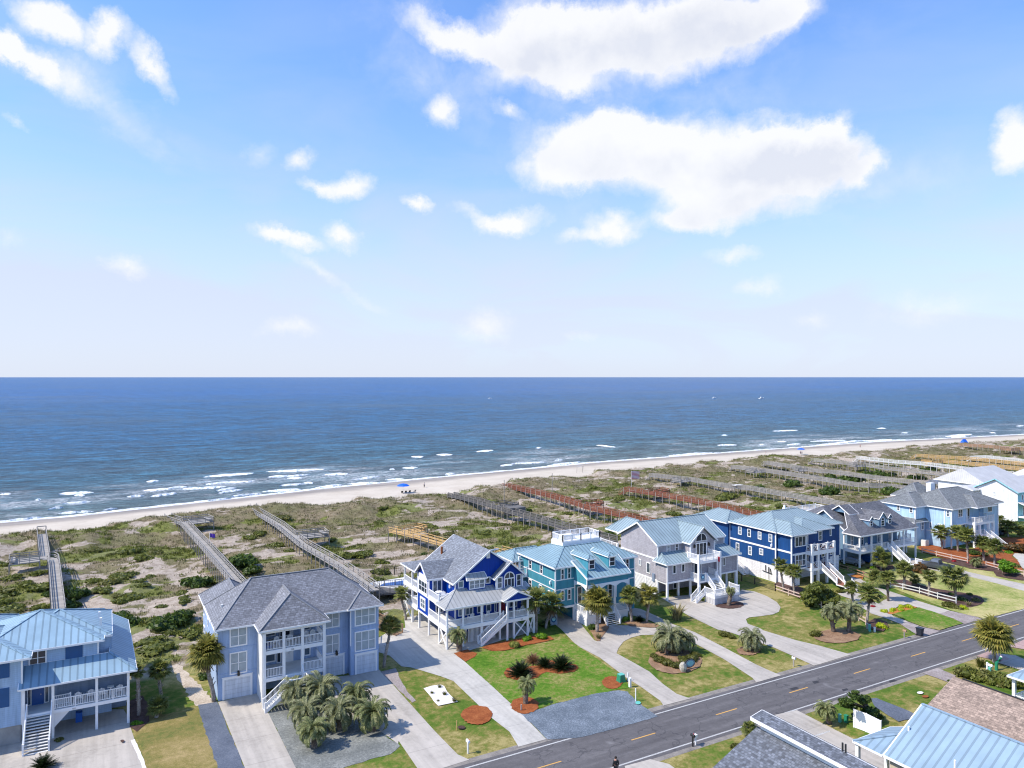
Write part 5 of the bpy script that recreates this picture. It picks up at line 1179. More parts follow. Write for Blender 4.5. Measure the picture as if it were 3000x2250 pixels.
# ---- sea
wu = np.concatenate([[-200000,-50000,-12000,-3000,-900,-300], np.arange(-100, 700, 8.0), [760, 900, 1200, 2500, 8000, 30000, 100000, 400000]])
ws = np.concatenate([[-12,-8,-4,-2], np.arange(0, 60, 2.0), np.arange(60, 200, 10), [240, 320, 450, 700, 1200, 2500, 6000, 20000, 80000, 300000]])
WU, WS = np.meshgrid(wu, ws, indexing='ij'); WV = shore(WU)+WS
wm = gridmesh('sea', WU, WV, np.full_like(WU, SEA))
at = wm.attributes.new('off', 'FLOAT', 'POINT'); at.data.foreach_set('value', WS.astype(np.float32).ravel())
def sea_material():
    m, nt, b = nodes('sea_water'); g = pos(nt); P_ = g.outputs['Position']; p = sep(nt, P_)
    a = nt.nodes.new('ShaderNodeAttribute'); a.attribute_name = 'off'; s = a.outputs['Fac']
    def sv(x, y, sc=1, d=4, r=.6, dist=0):
        v = nt.nodes.new('ShaderNodeVectorMath'); v.operation = 'MULTIPLY'; v.inputs[1].default_value = (x, y, 1); nt.links.new(P_, v.inputs[0]); return noise(nt, v.outputs[0], sc, d, r, dist)
    sw = sv(.045, .14, 1, 5, .65); ch = sv(.22, .55, 1, 5, .7); rp = sv(.9, 1.8, 1, 4, .7); band = sv(.0012, .006, 1, 4, .6); big = sv(.0035, .011, 1, 4, .6)
    far = mth(nt, 'DIVIDE', s, 1400, clamp=True)
    c1 = ramp(nt, s_scaled(nt, s), [(0, (.062, .098, .095)), (.05, (.022, .080, .120)), (.16, (.005, .068, .145)), (.4, (.0, .066, .160)), (1, (.0, .074, .225))])
    w = mth(nt, 'ADD', mth(nt, 'MULTIPLY', ch, .55), mth(nt, 'MULTIPLY', sw, .45))
    c1 = mixc(nt, 1, c1, ramp(nt, w, [(.40, .30), (.5, .95), (.60, 2.1)]), 'MULTIPLY')
    fr_ = sv(.45, 1.5, 1, 3, .7); c1 = mixc(nt, ramp(nt, s_scaled(nt, s, 500), [(0, .9), (1, .25)]), c1, mixc(nt, 1, c1, ramp(nt, fr_, [(.40, .45), (.5, .95), (.62, 1.7)]), 'MULTIPLY'))
    c1 = mixc(nt, ramp(nt, big, [(.5, 0), (.62, .35)]), c1, (.045, .085, .125))
    c1 = mixc(nt, ramp(nt, band, [(.52, 0), (.66, .3)]), c1, (.09, .13, .17))
    # lace foam near the beach
    n_edge = sv(.12, .3, 1, 4, .7); lace = sv(.5, 1.1, 1, 5, .8, 1.0); patch = sv(.022, .05, 1, 3, .6)
    e1 = mth(nt, 'LESS_THAN', s, mth(nt, 'ADD', 1.0, mth(nt, 'MULTIPLY', mth(nt, 'SUBTRACT', n_edge, .25), 9)))
    f1 = mth(nt, 'MULTIPLY', e1, ramp(nt, lace, [(.36, .15), (.5, 1)]))
    zone = ramp(nt, s_scaled(nt, s, 90), [(.04, .0), (.08, 1), (.5, .9), (.85, 0)])
    f2 = mth(nt, 'MULTIPLY', mth(nt, 'MULTIPLY', zone, ramp(nt, mth(nt, 'ADD', patch, ramp(nt, mth(nt, 'DIVIDE', p[0], 130, clamp=True), [(0, .06), (1, 0)])), [(.48, 0), (.62, 1)])), ramp(nt, lace, [(.47, 0), (.60, .75)]))
    caps = mth(nt, 'MULTIPLY', ramp(nt, sv(.12, .5, 1, 3, .6), [(.74, 0), (.77, .6)]), ramp(nt, s_scaled(nt, s, 600), [(0, .5), (.5, 0)]))
    foam = mth(nt, 'MAXIMUM', mth(nt, 'MAXIMUM', f1, f2), caps)
    c = mixc(nt, foam, c1, (.82, .84, .86))
    nt.links.new(c, b.inputs['Base Color']); b.inputs['Roughness'].default_value = .3; b.inputs['Specular IOR Level'].default_value = .08; b.inputs['IOR'].default_value = 1.33
    h = mth(nt, 'ADD', mth(nt, 'ADD', mth(nt, 'MULTIPLY', sw, 1.6), mth(nt, 'MULTIPLY', ch, .9)), mth(nt, 'MULTIPLY', rp, .25))
    bump(nt, b, h, 1.0, .9); return m
def s_scaled(nt, s, k=1500.0): return mth(nt, 'DIVIDE', s, k, clamp=True)
wo = bpy.data.objects.new('sea', wm); COL.objects.link(wo); wm.materials.append(sea_material()); wo['kind'] = 'structure'
# ---- breaking waves: low foamy ridges
def foammat():
    m, nt, b = nodes('wave_foam'); g = pos(nt)
    n = noise(nt, g.outputs['Position'], 1.2, 5, .75)
    nt.links.new(ramp(nt, n, [(.36, (.16, .26, .32)), (.44, (.55, .62, .66)), (.54, (.84, .86, .87))]), b.inputs['Base Color']); b.inputs['Roughness'].default_value = .8; return m
M['foam'] = foammat()
brk = [(zW, (248,513),(405,505),5),(zW,(0,517),(50,513),4),(zW,(135,536),(160,532),3),(zW,(618,494),(742,486),5),(zW,(785,493),(978,478),4),(zW,(875,437),(1100,422),6),(zW,(885,467),(1105,456),4),(zW,(635,455),(690,453),4),
 (zW,(1150,417),(1400,402),5),(zW,(1240,442),(1310,440),3),(zW,(1400,430),(1505,421),4),(zW,(1775,350),(1828,348),4),(zW,(1888,343),(1955,340),5),(zW,(2045,328),(2130,322),3),(zW,(1740,400),(1803,396),4),(zW,(1680,407),(1712,404),3),(zW,(1915,426),(1965,421),3),(zW,(2150,388),(2212,384),3),(zW,(320,518),(370,515),4),
 (zW,(1130,498),(1300,490),5),(zW,(1350,482),(1475,470),5),(zW,(1500,468),(1640,460),4),
 (zX,(100,387),(130,385),3),(zX,(355,375),(445,383),2),(zX,(905,332),(930,330),3),(zX,(1128,314),(1225,309),3),(zX,(1572,302),(1607,300),4),(zX,(1690,323),(1718,321),2),(zX,(885,373),(975,374),3),(zX,(1070,374),(1096,372),3),(zX,(1175,373),(1247,368),3),(zX,(1142,360),(1178,358),3),(zX,(0,457),(152,447),3),(zX,(175,440),(208,436),2),(zX,(1280,357),(1455,354),3),(zX,(1480,358),(1700,350),2),(zX,(2172,292),(2212,290),2),(zX,(2075,322),(2090,321),2)]
for q in range(14):
    x = random.uniform(0, 1500); k = random.choice([20, 34, 48, 66]); y0 = 1532-.105*x-k-random.uniform(-5, 5); l_ = random.uniform(30, 120); brk.append((lambda x, y: (x, y), (x, y0), (x+l_, y0-.1*l_), random.uniform(1.5, 3.5)))
for q in range(16):
    x = random.uniform(0, 2900); y0 = float(np.interp(x, [0,700,1356,2200,3000], [1532,1460,1392,1321,1273]))-random.uniform(5, 9); l_ = random.uniform(40, 130); brk.append((lambda x, y: (x, y), (x, y0), (x+l_, y0-.09*l_), random.uniform(1.5, 2.8)))
fb = B(); tb = B()
for zfn, p0, p1, th in brk:
    a = np.array(G(zfn(*p0), SEA+.2)); b_ = np.array(G(zfn(*p1), SEA+.2)); L = np.linalg.norm(b_-a); n = max(4, int(L/1.2))
    d = dep(*((a+b_)/2)); wid = min(5.5, th/(1.5 if zfn is not zX else 2.6)*d*d/(FPX*38)); dr = (b_-a)/L; pr_ = np.array((-dr[1], dr[0])); base = len(fb.v)
    for i in range(n+1):
        t = i/n; tap = (sin(pi*t)**.6) if 0 < t < 1 else 0
        ph = a[0]*.37; c = a+(b_-a)*t+pr_*(1.3*sin(t*L/9+ph)+.5*sin(t*L/2.7+ph)+random.uniform(-.4, .4)); w_ = wid*tap*random.uniform(.35, 1.15)
        for k, (o_, hh) in enumerate(((-.9, -.05), (-.45, .32), (.1, .55), (.9, -.05))): fb.v.append((c[0]+pr_[0]*o_*w_, c[1]+pr_[1]*o_*w_, SEA+hh*(.35+.65*tap)+random.uniform(-.06, .06)))
    for i in range(n):
        for k in range(3): q = base+i*4+k; fb.f.append((q, q+4, q+5, q+1))
fb.build('breaking_wave_foam', 'foam', kind='stuff', label='broken lines of white surf foam off the beach')
# ---- road
def sheet(name, mat, pts, z, kind='structure'):
    b = B(); b.poly(*[(x, y, z) for x, y in pts]); return b.build(name, mat, kind=kind)
sheet('road_shoulder', 'shoulder', [(-300, 53.6), (900, 53.6), (900, 62.7), (-300, 62.7)], .006)
sheet('road', 'asphalt', [(-300, 54.25), (900, 54.25), (900, 61.9), (-300, 61.9)], .012)
rp = B()
for x0, x1, y0, y1 in ((-300, 900, 54.72, 54.9), (-300, 900, 61.2, 61.38)): rp.quad((x0, y0, .018), (x1, y0, .018), (x1, y1, .018), (x0, y1, .018))
rp.build('road_edge_line', 'linew', kind='structure')
dsh = B(); c0 = G(zS(1475, 1262))[0]; c1 = G(zR(385, 1190))[0]; k0 = None
dash = [G(p)[0] for p in ((zT(1240,1080)), (zT(1925,885)), zR(385,1190), zR(1000,1008), zR(1535,845), zR(2040,698))]
stp = (dash[-1]-dash[0])/5
for i in range(-12, 30):
    u0 = dash[0]+i*stp; dsh.quad((u0, 58.0, .018), (u0+3.05, 58.0, .018), (u0+3.05, 58.13, .018), (u0, 58.13, .018))
dsh.build('road_centre_dash', 'liney', kind='structure')
for nm, pts in (('asphalt_patch', [zU(690,150), zU(735,138), zU(757,147), zU(712,162)]), ('asphalt_patch', [zU(838,104), zU(870,98), zU(890,108), zU(855,119)]), ('asphalt_patch', [zU(1030,155), zU(1065,147), zU(1075,160), zU(1040,168)]), ('asphalt_patch', [zU(1195,108), zU(1370,40), zU(1400,52), zU(1240,115)]), ('asphalt_patch', [zU(1335,100), zU(1370,90), zU(1390,100), zU(1345,112)])):
    sheet(nm, 'patch' if pts[0] != zU(1195,108) else 'asphalt', [G(p) for p in pts], .0155)
# ---- drives, lawns, beds (thin sheets on the ground)
ZL = [.016]
def dense(pts, step, jit):
    out = []
    for i in range(len(pts)):
        a = np.array(pts[i]); b_ = np.array(pts[(i+1) % len(pts)]); L = np.linalg.norm(b_-a); n = max(1, int(L/step))
        for k in range(n): out.append(tuple(a+(b_-a)*k/n+np.array((random.uniform(-jit, jit), random.uniform(-jit, jit)))))
    return out
def ov(name, mat, zfn, pts, extra=(), step=.6, jit=0.0):
    w = [G(zfn(*p)) if not (isinstance(p[0], str)) else (p[1], p[2]) for p in pts]
    w = [p for p in w]; ZL[0] += .002
    if jit: w = dense(w, step, jit)
    return sheet(name, mat, w, ZL[0])
def ell(name, mat, zfn, x0, x1, y0, y1, jit=.1):
    c = []; 
    for i in range(48):
        t = 2*pi*i/48; c.append(G(zfn((x0+x1)/2+(x1-x0)/2*cos(t), (y0+y1)/2+(y1-y0)/2*sin(t))))
    w = dense(c, .4, jit); ZL[0] += .002; return sheet(name, mat, w, ZL[0])
W_ = 'w'
I_ = lambda x, y: (x, y)
ov('sand_path', 'sand', zB, [(0,900),(60,880),(330,1160),(345,1180),(200,1190),(150,1150)], jit=.2)
ov('lawn', 'lawnT', zA2, [(1250,1100),(1500,1150),(W_,10.2,86),(W_,10.5,70),(W_,6,63),(W_,2.5,63),(W_,3.2,75)], jit=.2)
ov('driveway', 'concrete', zA2, [(0,1110),(210,1100),(1200,1090),(W_,2.2,87),(1260,1240),(1400,1659),(W_,3.2,62.2),(W_,-14,62.2),(W_,-14,95)])
ov('white_gravel_edge', 'wsand', zA2, [(1270,1390),(1310,1380),(1390,1560),(1420,1659),(1385,1659),(1345,1560)], jit=.04)
ov('gravel_strip', 'gravelD', zB, [(200,1190),(350,1165),(555,1659),(W_,14.0,62.3),(W_,11.2,62.3),(350,1659),(240,1330)], jit=.1)
ov('garden_gravel', 'gravelG', zB, [(725,1240),(1000,1080),(1400,1100),(1560,1380),(1720,1500),(1640,1560),(1340,1640),(1250,1680),(930,1659)], jit=.1)
ov('driveway', 'concrete', zB, [(355,1168),(640,1100),(668,1130),(725,1240),(935,1659),(W_,18.0,62.1),(W_,13.6,62.1),(555,1659)])
ov('driveway', 'concrete', zB, [(1145,985),(1375,965),(1560,925),(1635,1010),(W_, *G(zS(130,460))),(W_, *G(zS(550,925))),(W_, *G(zS(760,1140))),(W_, *G(zS(870,1190))),(W_,*G(zS(640,1262))),(W_,24,62.1),(W_, *G(zS(385,1264))),(W_, *G(zS(215,1015))),(1700,1480),(1560,1380),(1330,1250),(1150,1100)])
ov('pebble_strip', 'pebble', zS, [(45,375),(190,340),(230,450),(300,560),(375,640),(340,660),(130,460)], jit=.06)
ov('driveway', 'concrete2', zS, [(W_,31.0,93),(W_,32.6,97.5),(W_,34.5,99),(W_,37.6,99.8),(W_,39,104),(W_,53,104),(W_,53,89.5),(W_,47,88.6),(960,150),(830,190),(720,200),(830,285),(1060,490),(1330,742),(1580,1000),(1325,1070),(1240,930),(1085,810),(720,460),(600,415),(330,335),(240,325),(130,225)])
ov('lawn', 'lawnC', zS, [(835,288),(960,185),(1300,180),(1640,90),(1715,40),(1900,150),(2212,370),(2300,440),(2360,520),(2200,548),(1900,620),(1700,660),(1400,740),(1330,738),(1060,490)], jit=.06)
ov('gravel_lot', 'gravelB', zS, [(1345,760),(1500,725),(1700,662),(2000,585),(2250,545),(2330,560),(2470,690),(2620,790),(2200,905),(1900,985),(1590,1005)], jit=.07)
ov('driveway', 'concrete', zT, [(0,465),(-60,420),(-175,300),(-310,190),(-240,130),(-110,110),(-60,150),(40,290),(130,400),(160,410),(200,330),(240,260),(450,262),(560,268),(700,285),(770,275),(740,260),(620,205),(450,160),(440,90),(560,110),(740,190),(830,240),(1060,325),(1340,470),(1620,620),(1750,680),(1860,725),(1632,790),(1590,745),(1330,575),(1060,428),(860,360),(680,348),(560,352),(470,375),(400,412),(355,470),(335,520),(500,610),(640,690),(760,800),(890,895),(1020,940),(770,1005),(740,960),(560,830),(430,750),(180,560)])
ov('driveway', 'concrete', zE, [(690,1115),(1000,1080),(1090,1135),(1265,1190),(1530,1120),(1530,1050),(1560,1025),(1700,1045),(1830,1095),(1940,1160),(1980,1215),(1960,1265),(1900,1292),(1760,1312),(1640,1325),(1605,1345),(1625,1395),(1750,1440),(W_, *G(zT(1700,310))),(W_, *G(zT(2000,400))),(W_, *G(zT(2212,450))),(W_, *G(zR(345,990))),(W_, *G(zR(0,1095))),(W_, *G(zT(2165,635))),(W_, *G(zT(1990,555))),(W_, *G(zT(1800,470))),(W_, *G(zT(1400,330))),(W_, *G(zT(1270,300))),(W_, *G(zT(1000,170))),(W_, *G(zT(900,110))),(800,1180)])
ov('driveway', 'concrete', zR, [(240,355),(200,330),(330,300),(430,330),(560,400),(640,440),(700,400),(760,380),(640,290),(380,190),(300,120),(380,110),(470,190),(640,265),(900,350),(1000,388),(1410,515),(1295,548),(1060,480),(1000,460),(960,440),(850,470),(760,530),(800,575),(960,632),(870,655),(700,590),(560,545),(460,480),(380,400)])
ov('gravel_apron', 'pebble', zR, [(868,656),(962,634),(1110,690),(1310,735),(1140,795),(1060,775),(950,710)], jit=.05)
ov('gravel_apron', 'pebble', zR, [(1297,549),(1412,516),(1600,560),(1790,602),(1570,660),(1450,600)], jit=.05)
ov('lawn', 'lawnL', zR, [(440,95),(700,40),(1100,-20),(1500,-40),(1700,20),(2212,120),(2400,200),(2400,440),(2212,495),(1850,585),(1780,598),(1600,560),(1420,512),(1100,390),(760,260),(500,180)], jit=.08)
ov('driveway', 'concrete', zH, [(700,1250),(900,1290),(1150,1330),(1480,1440),(1700,1490),(2212,1600),(2600,1700),(2600,1840),(2212,1690),(1850,1590),(1450,1490),(1150,1450),(960,1400),(740,1330),(620,1320)])
ov('garden_path', 'concrete2', zH, [(2212,1210),(2100,1195),(2060,1225),(2110,1270),(2140,1290),(2080,1320),(2140,1380),(2212,1400),(2500,1480),(2500,1300)], jit=.03)
ov('driveway', 'concrete', zU, [(585,325),(740,292),(1000,425),(1130,490),(1420,640),(1600,740),(1350,760),(1150,640),(850,470)])
ov('concrete_joint', 'linew', zU, [(845,458),(952,424),(960,430),(853,465)])
ov('driveway', 'concrete', I_, [(1830,2246),(1905,2226),(1960,2240),(2030,2290),(1850,2320)])
ov('gravel_drive', 'gravelD', zU, [(1215,215),(1260,215),(1400,270),(1510,320),(1480,350),(1400,365),(1250,275)], jit=.08)
ov('driveway', 'pebble', zU, [(1555,50),(1650,18),(1770,68),(1740,115),(1720,110)], jit=.03)
ov('driveway', 'paver', zR, [(1700,1010),(1830,955),(1960,985),(2060,1040),(1980,1060),(1800,1030)])
ov('driveway', 'concrete', zR, [(1960,985),(2120,1000),(2400,1120),(2400,1210),(2212,1170),(1930,1080),(1980,1060),(2060,1040)])
ov('driveway', 'paver', zR, [(2050,905),(2150,860),(2212,830),(2400,780),(2400,1000),(2212,935)])
# beds
ov('mulch_bed', 'mulchD', zA2, [(1262,1010),(1380,960),(1470,1080),(1450,1210),(1330,1310),(1262,1265)], jit=.07)
ov('mulch_bed', 'mulch', zS, [(722,205),(770,195),(850,170),(940,208),(915,240),(830,284)], jit=.06)
ov('mulch_bed', 'mulch', zS, [(985,155),(1050,120),(1200,95),(1350,65),(1500,40),(1620,50),(1655,75),(1580,95),(1400,130),(1200,180),(1085,185)], jit=.06)
ov('mulch_bed', 'mulch', zS, [(1185,390),(1215,345),(1300,330),(1400,330),(1500,320),(1580,260),(1700,290),(1850,310),(1885,345),(1840,375),(1700,397),(1585,380),(1540,395),(1500,430),(1400,455),(1300,452),(1210,425)], jit=.06)
ell('mulch_bed', 'mulch', zS, 1255, 1510, 612, 765); ell('mulch_bed', 'mulch', zS, 798, 1085, 690, 868); ell('mulch_bed', 'mulch', zT, 203, 388, 735, 852)
ov('white_sand_patch', 'wsand', zS, [(443,532),(520,510),(600,498),(640,512),(665,560),(700,600),(765,655),(670,675),(580,697),(540,650),(490,580)], jit=.06)
ell('mulch_bed', 'mulchT', zT, 632, 1125, 480, 710); ell('mulch_bed', 'mulchT', zT, 1448, 1665, 455, 540); ell('mulch_bed', 'mulchD', zE, 1270, 1585, 1150, 1232)
ell('mulch_bed', 'mulchT', zR, -60, 440, 720, 868); ov('mulch_bed', 'mulchD', zR, [(520,650),(600,600),(730,640),(752,690),(690,745),(600,730),(520,700)], jit=.06)
ov('mulch_bed', 'mulchT', zT, [(400,235),(460,215),(560,215),(700,255),(760,280),(640,285),(460,270)], jit=.05)
ov('mulch_bed', 'mulchT', zT, [(60,235),(90,200),(250,200),(265,290),(215,350),(180,410),(150,408),(110,350)], jit=.05)
ov('mulch_bed', 'mulchD', zR, [(640,188),(760,190),(930,180),(1100,240),(1250,280),(1400,300),(1600,330),(1740,360),(1785,410),(1750,450),(1640,482),(1560,482),(1480,455),(1300,400),(1100,340),(900,280)], jit=.07)
ov('mulch_bed', 'mulchO', zR, [(735,545),(800,510),(880,480),(1000,470),(1062,482),(960,515),(850,550),(770,556)], jit=.06)
ov('mulch_bed', 'mulchO', zR, [(325,140),(400,120),(480,150),(470,175),(400,165)], jit=.06)
ov('lawn', 'lawnC', zR, [(800,553),(1075,483),(1200,520),(1360,575),(1555,655),(1300,730),(1150,700),(1000,650)], jit=.05)
ov('mulch_bed', 'mulch', zH, [(830,1120),(1000,1090),(1200,1140),(1560,1150),(1800,1000),(2212,1000),(2212,1200),(2080,1200),(2060,1250),(2130,1300),(2212,1440),(1900,1400),(1500,1330),(1100,1250),(880,1180)], jit=.1)
ov('mulch_bed', 'mulchD', zH, [(1000,1262),(1250,1275),(1500,1310),(1720,1345),(1850,1390),(2000,1430),(2212,1490),(2212,1560),(2000,1530),(1850,1500),(1815,1440),(1500,1400),(1200,1320)], jit=.08)
ov('mulch_bed', 'mulchD', zH, [(170,1385),(330,1370),(520,1360),(540,1400),(400,1440),(220,1420)], jit=.08)
ov('mulch_bed', 'mulchD', zF, [(740,1390),(800,1350),(960,1370),(1110,1440),(1115,1590),(950,1500)], jit=.08)
ov('pine_straw', 'mulchO', zF, [(1130,1560),(1300,1640),(1200,1660),(1110,1600)], jit=.1)
for zfn, x0, x1, y0, y1, mt in ((zS,760,832,880,915,'mulchD'),(zT,510,560,970,1000,'tealp'),(zU,1518,1560,174,190,'wsand'),(zU,1550,1595,198,214,'mulch'),(zA2,1170,1210,1395,1420,'mulchD')): ell('ground_cover_disc', mt, zfn, x0, x1, y0, y1, .01)
# ================================================================== BOARDWALKS
WN = [0]
def boardwalk(label, path, mat='woodG', w=1.5, plats=(), post='wood_post', zd=2.6, railh=.95, solid=False, psp=2.6, gate=None, steps=True):
    """path: list of plan points; plats: (t 0..1, side +1 right/-1 left, length, depth, railed)"""
    P0 = [np.array(p, float) for p in path]
    o = path[0]; t = thing('boardwalk', label, 'boardwalk', (o[0], o[1], gz(o[0], o[1])), 'wooden boardwalks crossing the dunes')
    deck = B(); r = [B(), B()]; L = [0]
    for a, b_ in zip(P0[:-1], P0[1:]): L.append(L[-1]+np.linalg.norm(b_[:2]-a[:2]))
    def at(s):
        s = min(max(s, 0), L[-1])
        for i in range(len(L)-1):
            if s <= L[i+1]+1e-6:
                k = (s-L[i])/(L[i+1]-L[i]); return P0[i]+(P0[i+1]-P0[i])*k, (P0[i+1]-P0[i])[:2]/np.linalg.norm((P0[i+1]-P0[i])[:2])
    n = int(L[-1]/psp); pl = []
    for a, b_ in zip(P0[:-1], P0[1:]):
        deck.beam((a[0], a[1], a[2]-.12), (b_[0], b_[1], b_[2]-.12), w, .16)
    skip = []
    for (tt, side, ln, dp) in plats: skip.append((tt*L[-1]-ln/2, tt*L[-1]+ln/2, side))
    for i in range(n+1):
        p, d = at(i*L[-1]/n); nrm = np.array((d[1], -d[0]))
        for e, sd in enumerate((-1, 1)):
            q = p[:2]+nrm*sd*w/2; g_ = gz(q[0], q[1]); pl.append((q[0], q[1], min(g_, p[2]-.3)-.2, p[2]+railh))
    for e, sd in enumerate((-1, 1)):
        m = max(2, int(L[-1]/1.3))
        for i in range(m):
            s0, s1 = i*L[-1]/m, (i+1)*L[-1]/m
            if any(x0 < (s0+s1)/2 < x1 and sd == side for x0, x1, side in skip): continue
            p, d = at(s0); q, d2 = at(s1); nr = np.array((d[1], -d[0], 0))*sd*w/2; nr2 = np.array((d2[1], -d2[0], 0))*sd*w/2
            for hh, tk in ((railh, .12), (railh*.55, .1), (railh*.25, .08)): r[e].beam(tuple(p+nr+(0, 0, hh)), tuple(q+nr2+(0, 0, hh)), .09, tk)
            if solid:
                for k in range(6): c = p+(q-p)*k/6+nr; r[e].beam(tuple(c+(0, 0, .05)), tuple(c+(0, 0, railh)), .05, .05, False)
    deck.build('deck', mat, t)
    for b_ in r: b_.build('railing', mat, t)
    for x, y, z0, z1 in pl: B().box(x-.07, x+.07, y-.07, y+.07, z0, z1).build('post', post if z1-z0 > 0 else post, t)
    for (tt, side, ln, dp) in plats:
        p, d = at(tt*L[-1]); nrm = np.array((d[1], -d[0]))*side; c0 = p[:2]+nrm*w/2-d*ln/2
        C = [c0, c0+d*ln, c0+d*ln+nrm*dp, c0+nrm*dp]; b_ = B(); b_.prism([tuple(c) for c in C], p[2]-.2, p[2]-.03); b_.build('platform', mat, t)
        rb = B(); z = p[2]
        for i, j in ((1, 2), (2, 3), (3, 0)):
            for hh in (railh, railh*.6, railh*.3): rb.beam((C[i][0], C[i][1], z+hh), (C[j][0], C[j][1], z+hh), .09, .13)
            m = max(2, int(np.linalg.norm(C[j]-C[i])/1.4))
            for k in range(m+1): q = C[i]+(C[j]-C[i])*k/m; rb.beam((q[0], q[1], z), (q[0], q[1], z+railh), .1)
        bc = (C[2]+C[3])/2; rb.prism([tuple(C[2]*.95+C[1]*.05), tuple(C[3]*.95+C[0]*.05), tuple(C[3]*.8+C[0]*.2), tuple(C[2]*.8+C[1]*.2)], z+.35, z+.45)
        rb.build('platform_railing', mat, t)
        for c in C: B().box(c[0]-.08, c[0]+.08, c[1]-.08, c[1]+.08, gz(*c)-.2, z+.02).build('post', post, t)
    if gate:
        p, d = at(L[-1]); nr = np.array((d[1], -d[0]))*w/2; g_ = B()
        for sd in (-1, 1): q = p[:2]+nr*sd; g_.beam((q[0], q[1], p[2]), (q[0], q[1], p[2]+1.6), .16)
        g_.beam((*(p[:2]-nr), p[2]+1.6), (*(p[:2]+nr), p[2]+1.6), .16); g_.build('end_frame', mat, t)
    if not steps: return t
    p, d = at(L[-1]); gzz = gz(*(p[:2]+d*2.4)); s = B(); nr = np.array((d[1], -d[0]))*w/2*.9
    k = max(3, int((p[2]-gzz)/.2))
    for i in range(k):
        c = p[:2]+d*(.28*(i+.6)); z = p[2]-(p[2]-gzz)*(i+1)/k
        s.prism([tuple(c-d*.15-nr), tuple(c+d*.15-nr), tuple(c+d*.15+nr), tuple(c-d*.15+nr)], z-.05, z)
    e = p[:2]+d*(.28*k)
    for sd in (-1, 1): s.beam((*(p[:2]+nr*sd), p[2]-.1), (*(e+nr*sd), gzz), .08, .25); s.beam((*(p[:2]+nr*sd), p[2]+railh), (*(e+nr*sd), gzz+railh), .09, .1); s.beam((*(e+nr*sd), gzz-.2), (*(e+nr*sd), gzz+railh), .12)
    s.build('beach_steps', mat, t)
    return t
def bp(zfn, pts, z=2.6): return [(*G(zfn(*p), z), z) for p in pts]
def bpz(lst): return [(*G(zfn(x, y), z), z) for zfn, x, y, z in lst]
bw = boardwalk
bw('grey boardwalk with bench deck and end frame, leftmost in the view', bpz([(zL,545,1110,2.6),(zL,540,1045,2.6),(zL,497,615,2.8),(zL,480,585,2.8),(zL,415,585,2.8),(zL,385,360,2.6)]), w=1.6, plats=((.60, -1, 4.2, 4.6),), gate=True)
bw('tall grey boardwalk rising behind the periwinkle house with a side platform on the beach end', bpz([(zL,2330,960,3.6),(zL,2180,800,3.6),(zL,1900,480,3.2),(zL,1700,265,2.9),(zL,1565,222,2.0)]), w=1.7, plats=((.86, 1, 4.5, 5.5),), psp=2.0)
bw('grey boardwalk from the sage pool deck with a platform halfway along', bpz([(zM,1250,1200,2.5),(zM,930,970,2.8),(zM,590,775,2.7),(zM,380,605,2.4),(zM,140,462,1.6)]), w=1.8, plats=((.52, 1, 4.2, 6.0),), psp=2.4)
bw('new yellow pine boardwalk ending in a benched platform behind the royal blue house', bpz([(zM,2100,830,2.4),(zM,1900,775,2.4),(zM,1660,705,2.4),(zM,1410,648,2.4)]), 'woodY', w=1.6, plats=((.88, 1, 3.6, 5.5),), psp=2.6, steps=False)
bw('short yellow pine boardwalk showing between the royal blue and teal houses', bpz([(zC,1560,500,2.4),(zC,1450,460,2.4),(zC,1330,425,2.4)]), 'woodY', w=1.8, steps=False)
t5 = bw('dark charcoal boardwalk with a box shelter behind the teal house', bpz([(zN,1100,790,2.8),(zN,880,730,2.8),(zN,560,640,2.8),(zN,150,518,2.6),(zN,-10,470,2.5),(zM,1965,322,2.0)]), 'woodD', w=2.0, plats=((.66, 1, 4, 5.5),), solid=True)
bw('red stained boardwalk with a deck at its bend left of the flagpole', bpz([(zN,1480,665,2.8),(zN,1330,622,2.8),(zN,1100,570,2.8),(zN,880,518,2.8),(zN,835,500,2.8),(zN,600,430,2.6),(zN,225,345,2.2)]), 'woodR', w=1.8, plats=((.42, 1, 3.5, 5),), solid=True)
bw('red brown boardwalk by the flagpole with a dark framed platform', bpz([(zN,2300,590,2.6),(zN,2160,558,2.6),(zN,1800,478,2.6),(zN,1440,412,2.6),(zN,1200,375,2.3)]), 'woodR', w=1.8, plats=((.82, 1, 4, 6),), solid=True)
bw('weathered grey boardwalk with octagonal seating deck, first right of the flagpole', bpz([(zO,880,665,2.7),(zO,700,632,2.7),(zO,400,580,2.7),(zO,200,545,2.7),(zO,0,508,2.7),(zN,1980,345,2.7),(zN,1740,300,2.6),(zN,1400,262,2.2)]), w=1.6, plats=((.80, -1, 4, 4.5),), solid=True)
bw('grey boardwalk with a boxed deck, ending by the rightmost beach umbrella', bpz([(zO,1450,540,2.7),(zO,1290,512,2.7),(zO,1100,490,2.7),(zO,960,488,2.7),(zO,840,478,2.7),(zO,560,430,2.7),(zO,200,375,2.6),(zO,0,348,2.5),(zN,2065,195,2.0)]), w=1.6, plats=((.80, -1, 4, 5.5),), solid=True)
bw('brownish boardwalk with covered bench deck behind the second grey walk', bpz([(zO,1500,480,2.7),(zO,1200,445,2.7),(zO,920,410,2.7),(zO,700,378,2.6),(zO,530,365,2.6),(zO,300,325,2.4),(zO,120,298,2.2)]), 'woodG', w=1.8, plats=((.66, -1, 4, 4),), solid=True)
bw('long grey boardwalk on tall posts starting left of the white walk', bpz([(zO,1900,440,3.4),(zO,1700,415,3.4),(zO,1400,375,3.4),(zO,1100,345,3.2),(zO,940,318,3.0),(zO,500,275,2.2)]), w=1.6, plats=((.66, -1, 4, 5),))
